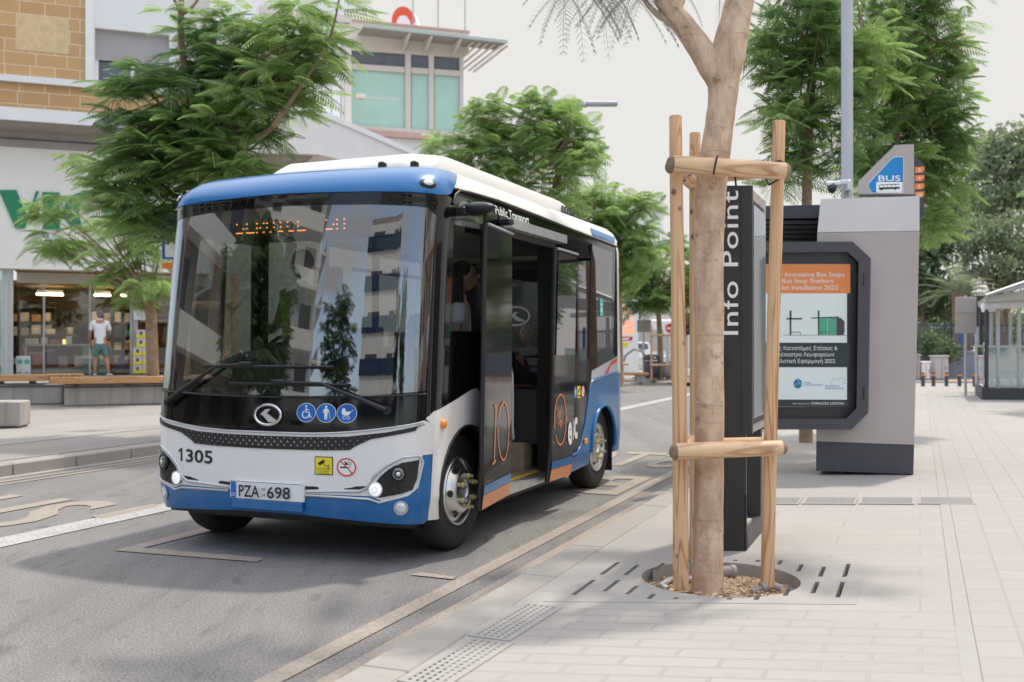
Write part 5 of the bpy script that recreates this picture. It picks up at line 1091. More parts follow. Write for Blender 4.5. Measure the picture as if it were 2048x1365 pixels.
for px, w in ((100,48),(205,30),(250,14),(285,24)):
    o = froot('tube_light', {100:'longest ceiling strip light inside the shop, at the left',205:'ceiling strip light above the white shirted man',250:'short ceiling strip light in the shop half hidden by leaves',285:'ceiling strip light at the right end of the shop'}[px], 'ceiling light', X(px,3), 3.0, zh-.10, 'strip lights in the shop')
    mb = MB(); mb.box((0,0,-.02), (w*.0155,.14,.05), 0, .01); mb.build('light_tube', lampm, o)
    mb = MB(); mb.box((0,0,.06), (w*.0155,.10,.12)); mb.build('light_housing', M['frame_white'], o)
# shop goods
def fthing(name, label, cat, px, py, off, group=None):
    x, z = fac(px, py, off); return froot(name, label, cat, x, off, z, group)
ct = fthing('display_counter', 'long pale display counter with glass front inside the shop window', 'counter', 118, 748, 2.2); ct['fz'] = GZ; ct.location.z = GZ
def cbox(par, name, mat, x0, x1, z0, z1, y0, y1):
    mb = MB(); mb.box(((x0+x1)/2, (y0+y1)/2, (z0+z1)/2), (x1-x0, y1-y0, z1-z0), 0, min(.01, (x1-x0)/4)); return mb.build(name, mat, par)
cbox(ct,'counter_top',M['light_metal'],-.92,.92,.84,.90,-.3,.3); cbox(ct,'counter_base',M['light_metal'],-.9,.9,.0,.2,-.28,.28); cbox(ct,'counter_side',M['light_metal'],-.92,-.86,.2,.84,-.28,.28); cbox(ct,'counter_side',M['light_metal'],.86,.92,.2,.84,-.28,.28); cbox(ct,'counter_back',shade_m,-.86,.86,.2,.84,.2,.26)
for x, w, h, m_, lb in ((-.62,.42,.45,pbr('red_box',(.30,.03,.035),.6),'red box standing in the display counter'), (-.25,.30,.52,pbr('navy_box',(.02,.03,.09),.6),'dark navy bag beside the red box in the counter'), (.12,.26,.34,M['soffit'],'grey box in the middle of the display counter'), (.62,.36,.36,M['render_cream'],'pale boxed goods at the right end of the display counter')):
    o = froot('goods_box', lb, 'box', ct['fx']+x, 1.98, GZ+.21); mb = MB(); mb.box((0,0,h/2), (w,.22,h), .05, .015); mb.build('box_body', m_, o); mb = MB(); mb.box((0,0,h-.02), (w*.96,.226,.04), .05); mb.build('box_lid', M['soffit'], o)
for x, w, h, m_, lb in ((-.75,.36,.17,M['render_cream'],'pale carton at the left end on top of the shop counter'), (-.40,.16,.20,M['frame_white'],'small white box on the shop counter'), (-.12,.26,.14,pbr('terracotta',(.40,.16,.08),.7),'orange brown box on the shop counter'), (.28,.17,.24,M['frame_white'],'tall white box on the counter beside the dark planter'), (.52,.34,.22,M['black'],'black planter box on the right of the shop counter')):
    o = froot('counter_box', lb, 'box', ct['fx']+x, 2.2, GZ+.90); mb = MB(); mb.box((0,0,h/2), (w,.22,h), .1, .012); mb.build('box_body', m_, o)
rg = random.Random(8)
def potplant(px, lb, hgt, mat, off=2.2, z=None, pot=True):
    o = froot('pot_plant', lb, 'plant', X(px,off), off, z if z is not None else GZ+.9); mb = MB()
    if pot: mb.lathe([(.001,0),(.07,0),(.09,.13),(.075,.13),(.001,.11)], lambda a,b,h: Vector((a,b,h)), 14); mb.build('pot', M['charcoal'], o)
    mb = MB()
    for k in range(70):
        a = rg.uniform(0,6.28); e = rg.uniform(.2,1.4); d = Vector((math.cos(a)*math.cos(e), math.sin(a)*math.cos(e), math.sin(e))); p = Vector((0,0,.12)); s_ = d.cross(Vector((0,0,1))).normalized()*.012; L = hgt*rg.uniform(.5,1); mb.quad(p-s_, p+d*L*.6-s_*1.6, p+d*L, p+d*L*.6+s_*1.6, p+s_)
    mb.build('foliage', mat, o, fixn=False)
potplant(128, 'spiky small plant in a dark pot on the shop counter', .26, M['leaf_olive'], 2.2, GZ+1.10); potplant(152, 'round bushy plant behind the right end of the shop counter', .2, M['leaf_bush'], 2.6)
for px0, py0, px1, py1, lb in ((118,619,153,662,'dark framed picture with a brown print on the shop wall, lower of the two'), (159,605,193,650,'framed botanical picture on the shop wall above the man, higher of the two'), (230,632,255,690,'tall dark framed mirror on the shop wall right of the man')):
    x0, z1 = fac(px0, py0, 5); x1, z0 = fac(px1, py1, 5); o = froot('framed_picture', lb, 'picture', (x0+x1)/2, 5.0, z0, 'pictures in the shop')
    w, h = x1-x0, z1-z0; mb = MB()
    for c, d in (((0,0,.03),(w,.05,.06)),((0,0,h-.03),(w,.05,.06)),((-w/2+.03,0,h/2),(.06,.05,h-.12)),((w/2-.03,0,h/2),(.06,.05,h-.12))): mb.box(c, d)
    mb.build('picture_frame', M['black'], o); mb = MB(); mb.box((0,.01,h/2), (w-.12,.02,h-.12)); pc = mb.build('print', pbr('brown_print', (.22,.15,.09), .6, 0, .3, 3), o)
    mb = MB()
    for k in range(7): c = (rg.uniform(-w*.25,w*.25), -.003, h*rg.uniform(.25,.75)); mb.add([(c[0]+.07*math.cos(a)*(1+.4*math.cos(3*a)), -.003-k*.0004, c[2]+.09*math.sin(a)) for a in np.linspace(0,6.28,11)[:-1]], [tuple(range(10))])
    mb.build('print_motif', shade_m, pc, fixn=False)
o = fthing('glow_box', 'small lit yellow display box on the shop shelf', 'display box', 140, 690, 3.4); mb = MB(); mb.box((0,0,.02), (.42,.2,.30), 0, .01); mb.build('lit_panel', emis('lit_panel', (1,.62,.15), 1.2), o); mb = MB(); mb.box((0,.12,.02), (.5,.04,.38)); mb.build('box_frame', shade_m, o)
o = fthing('wall_shelf', 'dark wooden wall shelf with small boxes behind the counter', 'shelf', 105, 671, 3.4); mb = MB(); mb.box((0,0,0), (1.4,.3,.05)); mb.build('shelf_board', pbr('brown_board',(.16,.09,.045),.6), o)
for x, w, h in ((-.5,.2,.2),(-.1,.34,.16),(.5,.16,.22)):
    q_ = froot('shelf_box', {-.5:'small pale box at the left on the dark wall shelf',-.1:'wide white box in the middle of the dark wall shelf',.5:'taller white jar at the right on the dark wall shelf'}[x], 'box', o['fx']+x, 3.4, o['fz']+.025); mb = MB(); mb.box((0,0,h/2), (w,.18,h), .1, .015); mb.build('box_body', M['render_cream'], q_)
for q, (px_, lbx) in enumerate(((62,'tall dark shelving unit at the left of the shop interior'), (225,'tall dark shelving unit right of the man inside the shop'))):
    o = froot('shelving_unit', lbx, 'shelf', X(px_,4.2), 4.2, GZ); mb = MB()
    for x in (-.72,.72): mb.box((x,0,1.1), (.05,.4,2.2))
    mb.box((0,.19,1.1), (1.39,.02,2.2)); mb.build('shelf_frame', shade_m, o); mb = MB()
    for k in range(5): mb.box((0,-.01,.25+k*.45), (1.38,.36,.03))
    mb.build('shelf_board', pbr('dark_board_wood', (.09,.05,.025), .6), o)
    for k in range(4):
        for j in range(4):
            w_, h_ = rg.uniform(.16,.27), rg.uniform(.16,.34); g_ = froot('shop_goods', 'small boxed goods standing on the '+('left' if q == 0 else 'right hand')+' dark shelving unit in the shop', 'box', X(px_,4.2)-.5+j*.33, 4.12, GZ+.268+k*.45, 'boxed goods on the dark shelves')
            mb = MB(); mb.box((0,0,h_/2), (w_,.2,h_), rg.uniform(-.15,.15), .012); mb.build('box_body', [M['render_cream'], M['soffit'], M['green_sign'], M['plank'], M['shutter'], M['navy'] if 'navy' in M else M['seat']][(k*5+j*3+q) % 6], g_)
# stacks of printed cartons, leaflets by the pier
cm = pbr('carton_white', (.62,.58,.50), .6, 0, .06)
for r_ in range(5):
    for c_ in range(2 if r_ < 3 else 1):
        o = froot('carton', 'white and yellow carton in the stack at the right end of the shop window', 'carton', X(275 if r_ < 3 else 282,.9)+c_*.27-.0, .95, GZ+.02+r_*.262, 'cartons stacked in the shop window'); mb = MB(); mb.box((0,0,.13), (.26,.22,.255), 0, .006); mb.build('carton_body', cm, o)
        mb = MB(); mb.box((0,-.112,.07), (.255,.004,.10)); mb.build('carton_print', M['yellowink'], o); mb = MB(); mb.box((0,-.113,.15), (.07,.005,.10)); mb.build('carton_motif', M['charcoal'], o)
for px, lb in ((40,'white leaflet box with a green round mark beside the shop pier, left of a pair'), (54,'white leaflet box with a green round mark beside the shop pier, right of a pair')):
    o = fthing('leaflet_box', lb, 'box', px, 748, .9); o.location.z = GZ; mb = MB(); mb.box((0,0,.28), (.19,.14,.56), 0, .01); mb.build('box_body', M['frame_white'], o); mb = MB(); mb.add([(.075*math.cos(a), -.075, .40+.075*math.sin(a)) for a in np.linspace(0,6.28,17)[:-1]], [tuple(range(16))]); mb.add([(.07*math.cos(a), -.075, .06+.05*math.sin(a)) for a in np.linspace(0,3.14,9)], [tuple(range(9))]); mb.build('round_mark', M['tealink'], o, fixn=False)
o = fthing('paper_notice', 'white paper notice on the shop glass at the right', 'notice', 282, 641, 1.0); mb = MB(); mb.box((0,0,.16), (.42,.012,.30)); nn_ = mb.build('sheet', M['frame_white'], o); mb = MB()
for k in range(4): mb.box((0,-.008,.24-k*.05), (.28-.06*(k == 3),.002,.012))
mb.build('notice_print', M['soffit'], nn_)
o = fthing('planter_chest', 'green and cream low cabinet behind the man at the shop door', 'cabinet', 192, 748, 1.6); o.location.z = GZ; mb = MB(); mb.box((0,0,.42), (.75,.4,.84), 0, .01); mb.build('cabinet_body', pbr('sea_green', (.10,.24,.19), .6), o); mb = MB(); mb.box((0,-.202,.52), (.75,.01,.10)); mb.build('cabinet_band', M['render_cream'], o)
o = fthing('sandwich_board', 'dark framed stand with a blue sheet inside the shop right of the man', 'stand', 241, 748, 2.0); o.location.z = GZ; mb = MB(); mb.box((-.24,0,.45), (.03,.04,.9)); mb.box((.24,0,.45), (.03,.04,.9)); mb.box((0,0,.9), (.51,.04,.03)); mb.build('stand_frame', pbr('brown_frame', (.16,.10,.05), .6), o); mb = MB(); mb.add([(0,-.01,.62),(-.14,-.01,.3),(-.12,-.01,.1),(.16,-.01,.1),(.12,-.01,.4)], [(0,1,2,3,4)]); mb.build('blue_sheet', pbr('blue_sheet', (.05,.06,.28), .6), o, fixn=False)

# ---- white stair block and bank behind
stb = froot('stair_block', 'white concrete stair block with a sloping parapet beside the bank', 'building', X(600,5), 5)
fext(stb, 'stair_wall', M['conc_light'], [(420,205),(480,215),(640,226),(852,318),(900,352),(690,322),(636,309),(420,303)], 5, 9)
fext(stb, 'parapet_coping', M['render_white'], [(636,221),(642,221),(856,313),(852,322),(640,231)], 4.93, 9.1, True, 5)
fext(stb, 'stair_soffit', M['soffit'], [(420,303.5),(634,309.5),(600,322),(420,318)], 5.3, 9)
fext(stb, 'lower_wall', M['render_cream'], [(380,316),(930,330),(930,760),(380,760)], 8, 10); fext(stb, 'wall_recess', M['soffit'], [(560,330),(700,336),(700,352),(560,348)], 7.9, 8)
clad = froot('clad_building', 'white panel clad building rising behind the left tree', 'building', X(560,9), 9)
fext(clad, 'clad_wall', M['render_white'], [(400,-40),(700,-40),(700,330),(400,330)], 9.2, 17); fext(clad, 'clad_band', M['taupe'], [(520,10),(703,32),(703,46),(520,24)], 9.0, 9.2); fext(clad, 'clad_band', M['taupe'], [(690,50),(703,50),(703,262),(690,258)], 9.0, 9.2)
mb = MB(); x0_ = clad['fx']
for px in range(530, 690, 19): mb.box((X(px,9.2)-x0_, .19, 10), (.025,.02,9))
mb.build('panel_joint', M['soffit'], clad)
bk = froot('bank_building', 'taupe bank building with mint green window films and a slatted canopy', 'building', X(815,12), 12)
BO = 12
fext(bk, 'upper_wall', M['taupe'], [(696,39),(938,64),(938,108),(926,116),(696,100)], BO, BO+9); fext(bk, 'roof_edge', M['dusty_pink'], [(694,36.5),(940,62),(940,65.5),(694,40.5)], BO-.06, BO+9)
fext(bk, 'lower_wall', M['conc_light'], [(696,268),(926,284),(926,760),(696,760)], BO, BO+9); fext(bk, 'sill_band', M['dusty_pink'], [(660,253),(926,274),(926,283.5),(660,265)], BO-.25, BO); fext(bk, 'sill_band', M['taupe'], [(696,250),(926,265),(926,273),(696,258)], BO-.12, BO)
fext(bk, 'window_core', M['dark_glass'], [(696,98),(926,114),(926,266),(696,252)], BO+.35, BO+8.9)
for x0, x1 in ((697,810),(823,857),(869,926)):
    s = lambda x, y0: y0+(x-697)*.067
    gp = fext(bk, 'green_panel', M['aqua'], [(x0,s(x0,139)),(x1,s(x1,139)),(x1,s(x1,251)),(x0,s(x0,251))], BO+.12, BO+.2)
    fext(bk, 'top_window', M['dark_glass'], [(x0,s(x0,97)),(x1,s(x1,97)),(x1,s(x1,127)),(x0,s(x0,127))], BO+.15, BO+.2)
    fext(bk, 'transom', M['taupe'], [(x0,s(x0,127)),(x1,s(x1,127)),(x1,s(x1,138)),(x0,s(x0,138))], BO-.02, BO+.3)
for x0, x1 in ((811,822),(858,868),(690,697),(920,927)): fext(bk, 'mullion', M['taupe'], [(x0,s(x0,92)),(x1,s(x1,92)),(x1,s(x1,252)),(x0,s(x0,252))], BO-.05, BO+.35)
bx0, bo0 = bk['fx'], bk['fo']
tq = text2d('HELLENIC BANK', 4.6, .03, box=66); flat(bk, 'bank_lettering', M['whiteink'], [rrect(711,187,732,198,4)], [([(735+x, 198+(x*.06)-y) for x, y in tq[0]], tq[1])], fn=lambda x, y: (lambda q: Vector((q[0]-bx0, .10, q[1])))(fac(x, y, BO+.1)))
flat(bk, 'bank_mark', M['orangeink'], [[(715,196.3),(729,197.2),(727,198.6),(717,198)]], fn=lambda x, y: (lambda q: Vector((q[0]-bx0, .09, q[1])))(fac(x, y, BO+.1)))
# canopy of slats on raking brackets
cz = Zf(815,99,BO)
x_l, x_r = X(715,BO), X(926,BO)+1.6
mb = MB()
mb.box(((x_l+x_r)/2-bx0, -.62, cz+.40), (x_r-x_l,1.15,.07))
cnp = mb.build('canopy', M['soffit'], bk)
mb = MB(); mb.box(((x_l+x_r)/2-bx0, -1.25, cz+.42), (x_r-x_l+.1,.10,.12)); mb.build('canopy_edge', pbr('pale_green_edge', (.42,.50,.46), .5), cnp)
for px in (805, 848, 905): 
    x = X(px,BO)-bx0; mb = MB(); mb.prism([(0,cz-.15),(0,cz+.36),(-1.2,cz+.36),(-1.2,cz+.28)], lambda o, z: Vector((x-.05, o, z)), lambda o, z: Vector((x+.05, o, z))); mb.build('canopy_bracket', M['taupe'], cnp)
mb = MB()
for k in range(5): mb.box((X(926,BO)-bx0+.1+k*.33, 1.2, cz+.30), (.10,4.5,.04))
mb.box((X(926,BO)-bx0+1.7, 1.2, cz+.30), (.08,4.6,.08)); mb.build('canopy_return', M['taupe'], cnp)
fext(bk, 'vent_grille', M['dark_glass'], [(813,70),(827,71.5),(827,81),(813,80)], BO-.03, BO)
# round roof sign, three masts
sx_, sz_ = fac(806, 48, BO+1.5); rsn = froot('roof_sign', 'round white and orange sign standing on the bank roof edge', 'sign', sx_, BO+1.5, sz_-.6)
ring = lambda r0, r1, a0, a1, n=30: [(r0*math.cos(R(a)), .6+r1*math.sin(R(a))) for a in np.linspace(a0, a1, n)]
mb = MB(); mb.prism(ring(.62,.82,0,352), lambda x, z: Vector((x,-.1,z)), lambda x, z: Vector((x+.35,.55,z))); mb.build('sign_disc', M['frame_white'], rsn)
mb = MB(); mb.add([(x-.0,-.112,z) for x, z in ring(.55,.74,8,188,20)+[(x, z-.12) for x, z in ring(.34,.48,172,8,16)]], [tuple(range(36))]); mb.build('sign_crescent', pbr('sign_orange', (.72,.10,.04), .5), rsn, fixn=False)
mb = MB(); mb.box((0,.2,-.4), (.3,.2,1.2)); mb.build('sign_support', M['steel'], rsn)
for px, py in ((826,48),(876,58),(930,63)):
    x, z = fac(px, py, BO+1); o = froot('roof_mast', {826:'thin roof mast rising behind the round orange sign',876:'thin middle mast on the bank roof',930:'thin mast at the right corner of the bank roof'}[px], 'mast', x, BO+1, z-.5, 'masts on the bank roof'); mb = MB(); mb.tube([(0,0,0),(0,0,.5),(0,0,5)], [.05,.03,.022], 8); mb.build('mast_pole', M['pole'], o); mb = MB(); mb.box((0,0,.02), (.2,.2,.04)); mb.build('mast_foot', M['steel'], o)

# ---- terrace, benches, block, sign
tz = GZ
tw = [(X(-200,-4.6),-4.6),(X(130,-4.6),-4.6)]
FP = lambda x, o, z=0: FO+FD*x+FN*o+Vector((0,0,z))
WY = 23.3
def wl3(px, Y): return Vector(((px-CXP)/FPX*Y, Y, 0))
e0, e1, e2, e3 = wl3(-160,22.6), wl3(126,23.4), wl3(128,22.6), wl3(520,24.2)
tag(slab('terrace', M['pave_left'], [e0+FN*.25, e1+FN*.25, e2+FN*.25, e3+FN*.25, e3+FN*9, e0+FN*9], .1, tz), kind='structure')
def wall(name, label, a, b, z0, z1, th, mat):
    d = (b-a); L = d.length; rz = math.atan2(d.y, d.x); t = thing(name, label, 'wall', Vector((a.x, a.y, z0)), rz); mb = MB(); mb.box((L/2, th/2, (z1-z0)/2), (L, th, z1-z0), 0, .03); mb.build('wall_body', mat, t)
    mb = MB(); mb.box((L/2, -.012, z1-z0-.06), (L,.02,.03)); mb.build('wall_groove', M['charcoal'], t); return t
wall('retaining_wall', 'stained concrete retaining wall under the left wooden bench', e0, e1, .14, tz, .3, M['conc']); wall('retaining_wall', 'stained concrete retaining wall under the wooden bench beside the bus', e2, e3, .14, tz, .3, M['conc'])
def bench(label, a, b, z, wid, ends):
    d = b-a; L = d.length; rz = math.atan2(d.y, d.x); t = thing('timber_bench', label, 'bench', Vector((a.x, a.y, z)), rz, 'timber benches on the terrace wall')
    mb = MB()
    if ends == 'cross':
        n = int(L/.13)
        for k in range(n): mb.box((.065+k*.13, wid/2-.05, .07), (.118, wid, .14), 0, .008)
    else:
        n = int(wid/.13)
        for k in range(n): mb.box((L/2, -.02+k*.13, .07), (L, .118, .14), 0, .008)
    mb.build('slats', M['plank'], t); mb = MB()
    for k in range(4): mb.box((L*(k+.5)/4, wid/2, -.03), (.08, wid*.8, .06))
    mb.build('bearer', M['charcoal'], t); return t
bench('left wooden slat bench along the terrace edge', e0+Vector((-.1,-.05,0)), wl3(95,23.3)+Vector((0,-.05,0)), tz+.06, .55, 'long'); bench('short run of crosswise bench slats where the two benches meet', wl3(96,23.5), wl3(172,23.9), tz+.06, .5, 'cross')
bench('thick wooden bench on the concrete wall beside the bus', wl3(100,22.4)+Vector((0,0,0)), wl3(500,24.0), tz+.02, .6, 'long')
o = thing('stone_block', 'square pale concrete seat block at the left edge of the pavement', 'stone block', gnd(-22,858,.14), R(6)); mb = MB(); mb.box((0,.25,.235), (.95,.5,.41), 0, .02); mb.build('block_body', M['conc'], o); mb = MB(); mb.box((0,.25,.015), (.86,.42,.03)); mb.build('block_foot', M['charcoal'], o)
ps = thing('parking_sign', 'tall blue road sign on a pole half hidden behind the bus', 'road sign', Vector((at(345,690,17.2).x, 17.2, .14))); mb = MB(); mb.tube([(0,.06,0),(0,.06,3.75)], .035, 10); mb.build('sign_pole', M['steel'], ps)
zz = lambda py: CH-(py-HYP)/FPX*17.2-.14
mb = MB(); mb.box((.02,0,(zz(427)+zz(520))/2), (.40,.02,zz(427)-zz(520)), 0, .006); sp_ = mb.build('sign_plate', M['blueink'], ps); flat(sp_, 'sign_print', M['whiteink'], [rrect(-.12,zz(515),.16,zz(452),.03), arcband(-.10,zz(437),.035,.035,.014,n=20), stroke([(-.178,zz(427)-.01),(.218,zz(427)-.01),(.218,zz(520)+.01),(-.178,zz(520)+.01),(-.178,zz(427)-.01)], .012)], fn=lambda x, y: Vector((x,-.016,y))); flat(sp_, 'sign_letter', M['ink'], texts=[shift(text2d('P', .16, .02), -.08, zz(490))], fn=lambda x, y: Vector((x,-.018,y)))
mb = MB(); mb.box((.02,0,zz(532)), (.40,.02,.10), 0, .006); mb.build('sign_supplement', M['orangeink'], ps)
mb = MB(); mb.tube([(.0,.06,zz(440)),(.0,.0,zz(440))], .02, 8); mb.build('sign_clamp', M['steel'], ps)
# ================================================================ people
def skinmesh(chains, sub=2, res=None):
    """chains: lists of (x, y, z, rx, ry) joined where points coincide -> one smooth surface"""
    V_, E_, Rr, key = [], [], [], {}
    for ch in chains:
        prev = None
        for p in ch:
            k = (round(p[0],4), round(p[1],4), round(p[2],4))
            if k not in key: key[k] = len(V_); V_.append(p[:3]); Rr.append((p[3], p[4] if len(p) > 4 else p[3]))
            i = key[k]
            if prev is not None and prev != i: E_.append((prev, i))
            prev = i
    me = bpy.data.meshes.new('skin_rig'); me.from_pydata(V_, E_, []); o = bpy.data.objects.new('skin_rig', me); COL.objects.link(o)
    md = o.modifiers.new('skin', 'SKIN'); md.use_smooth_shade = True
    for i, r_ in enumerate(Rr): me.skin_vertices[0].data[i].radius = r_; me.skin_vertices[0].data[i].use_root = (i == 0)
    sb = o.modifiers.new('sub', 'SUBSURF'); sb.levels = sub; sb.render_levels = sub
    dg = bpy.context.evaluated_depsgraph_get(); out = bpy.data.meshes.new_from_object(o.evaluated_get(dg))
    bpy.data.objects.remove(o); out.polygons.foreach_set('use_smooth', [True]*len(out.polygons)); return out
def skinobj(name, chains, mat, parent, sub=2):
    me = skinmesh(chains, sub); me.materials.clear(); me.materials.append(mat); me.name = name; return link(name, me, parent)
def hand(w, d, side, r=1.):
    """five finger chains from the wrist w along d"""
    w = Vector(w); d = Vector(d).normalized(); s = Vector(side).normalized(); out = []; palm = w+d*.085*r
    out.append([(*w,.024*r,.018*r), (*(w+d*.045*r),.036*r,.016*r), (*palm,.036*r,.014*r)])
    for k, L in ((-1.5,.062),(-.5,.075),(.5,.08),(1.5,.07)):
        b = palm+s*k*.019*r; out.append([(*palm,.036*r,.014*r), (*(b+d*.015),.0095*r), (*(b+d*L*.6*r+s*k*.003),.009*r), (*(b+d*L*r+d.cross(s)*.012),.0075*r)])
    t0 = w+d*.045*r; out.append([(*t0,.036*r,.016*r), (*(t0+s*.038*r+d*.02*r),.011*r), (*(t0+s*.052*r+d*.055*r),.009*r)]); return out
def headobj(par, c, face, skin, scale=1., name='head'):
    """head as part of the body mesh data: returns an MB with ear, nose, eye sockets shaped"""
    f = Vector((face[0], face[1], 0)).normalized(); s = Vector((f.y, -f.x, 0)); mb = MB(); k = scale; n, m = 20, 14; vs = []; fs = []
    for i in range(m+1):
        a = math.pi*i/m
        for j in range(n):
            b = 2*math.pi*j/n; x, y, z = math.sin(a)*math.cos(b), math.sin(a)*math.sin(b), math.cos(a)
            rx = .098 if x > 0 else .10; ry = .076; rz = .118
            if z < 0: ry *= 1-.28*(-z)**1.5; rx *= 1-.06*(-z)
            px_, py_, pz = x*rx, y*ry, z*rz
            if x > .8 and abs(y) < .35:
                if -.25 < z < .12: px_ += .020*(1-abs(y)/.35)*(1-abs(z+.08)/.22 if abs(z+.08) < .22 else 0)
                if -.62 < z < -.42: px_ += .006
            vs.append(Vector(c)+f*px_*k+s*py_*k+Vector((0,0,pz*k)))
    for i in range(m):
        for j in range(n): fs.append((i*n+j, (i+1)*n+j, (i+1)*n+(j+1) % n, i*n+(j+1) % n))
    mb.add(vs, fs, True)
    for q in (1, -1): mb.ell(Vector(c)+s*q*.078*k-f*.008*k-Vector((0,0,.01*k)), (.018*k,.012*k,.032*k), 10, 6)
    return mb
def face_parts(par, c, face, k=1.):
    f = Vector((face[0], face[1], 0)).normalized(); s = Vector((f.y, -f.x, 0))
    mb = MB()
    for q in (1, -1): mb.ell(Vector(c)+f*.088*k+s*q*.032*k+Vector((0,0,.006*k)), (.011*k,.011*k,.008*k), 10, 6); mb.ell(Vector(c)+f*.088*k+s*q*.033*k+Vector((0,0,.026*k)), (.014*k,.018*k,.004*k), 8, 5)
    mb.build('eyes', M['ink'], par); mb = MB(); mb.ell(Vector(c)+f*.091*k-Vector((0,0,.052*k)), (.010*k,.024*k,.007*k), 10, 6); mb.build('mouth', pbr('lips', (.32,.11,.09), .5, 0, 0), par)
def bodyjoin(par, chains, headmb, mat, sub=2):
    me = skinmesh(chains, sub); mb = MB(); mb.add([v.co for v in me.vertices], [tuple(p.vertices) for p in me.polygons], True); o = len(mb.v)
    mb.add(headmb.v, headmb.f, True); bpy.data.meshes.remove(me); return mb.build('body', mat, par)
# --- man in shorts in front of the shop (seen from behind, facing away from us)
mp = fac(200, 757, -.5); man = froot('person', 'man in white polo shirt and teal shorts seen from behind at the shop window', 'person', mp[0], -.5, GZ); man.scale = (1.05,1.05,1.05)
# local frame: x right, y away (the way he faces)
legL = [(-.09,0,.90,.10,.09),(-.11,.02,.70,.088,.085),(-.115,.02,.48,.062,.062),(-.12,-.01,.34,.060,.062),(-.125,0,.10,.036,.038),(-.125,.01,.055,.036,.045),(-.13,.14,.03,.038,.025)]
legR = [(.09,0,.90,.10,.09),(.12,.04,.70,.088,.085),(.15,.02,.48,.062,.062),(.185,-.03,.34,.060,.062),(.215,-.05,.10,.036,.038),(.22,-.04,.055,.036,.045),(.27,.07,.03,.038,.025)]
hips = [(0,0,.98,.13,.10)]
tor = [(0,0,.98,.13,.10),(0,0,1.10,.135,.10),(0,.02,1.28,.155,.11),(0,.03,1.42,.14,.10),(0,.05,1.49,.06,.06),(0,.085,1.57,.052,.055)]
armL = [(0,.03,1.42,.14,.10),(-.19,.03,1.42,.062,.06),(-.235,.03,1.22,.048,.045),(-.25,.06,1.10,.042,.04),(-.245,.13,.93,.034,.032),(-.242,.15,.86,.025,.022)]
armR = [(0,.03,1.42,.14,.10),(.19,.03,1.42,.062,.06),(.245,.06,1.22,.048,.045),(.25,.09,1.12,.042,.04),(.20,.24,1.02,.034,.032),(.17,.30,1.0,.025,.022)]
hb = headobj(man, (0,.115,1.665), (0,1), M['skin'], 1.0)
bodyjoin(man, [tor, [(0,0,.98,.13,.10)]+legL, [(0,0,.98,.13,.10)]+legR, armL, armR]+hand((-.242,.15,.86),(0.02,.1,-1),(.3,1,0))+hand((.17,.30,1.0),(-.3,1,-.1),(-1,0,.3)), hb, M['skin_tan'])
skinobj('shirt', [[(0,0,.80,.168,.130),(0,0,.92,.165,.127),(0,0,1.02,.158,.120),(0,.0,1.12,.155,.115),(0,.02,1.28,.172,.125),(0,.03,1.41,.158,.112),(0,.05,1.485,.078,.074),(0,.065,1.535,.070,.068)], [(0,.03,1.41,.158,.112),(-.185,.03,1.415,.075,.072),(-.235,.03,1.20,.068,.064)], [(0,.03,1.41,.158,.112),(.185,.03,1.415,.075,.072),(.245,.055,1.20,.068,.064)]], M['shirt_white'], man)
skinobj('shorts', [[(0,0,1.02,.140,.105),(0,0,.93,.152,.118),(0,0,.86,.14,.12)], [(0,0,.86,.14,.12),(-.10,.01,.74,.105,.105),(-.118,.02,.50,.095,.095)], [(0,0,.86,.14,.12),(.11,.02,.74,.105,.105),(.15,.025,.50,.095,.095)]], M['shorts'], man)
mb = MB(); mb.ell((0,.085,1.69), (.088,.092,.078), 16, 10); mb.ell((0,.06,1.64), (.084,.07,.075), 16, 10); mb.build('hair', M['greyhair'], man)
for x, y, rz in ((-.127,.05,0.),(.235,.0,-.4)):
    mb = MB(); mb.box((x, y, .035), (.10,.27,.06), rz, .025); mb.build('shoe', M['shoe'], man)
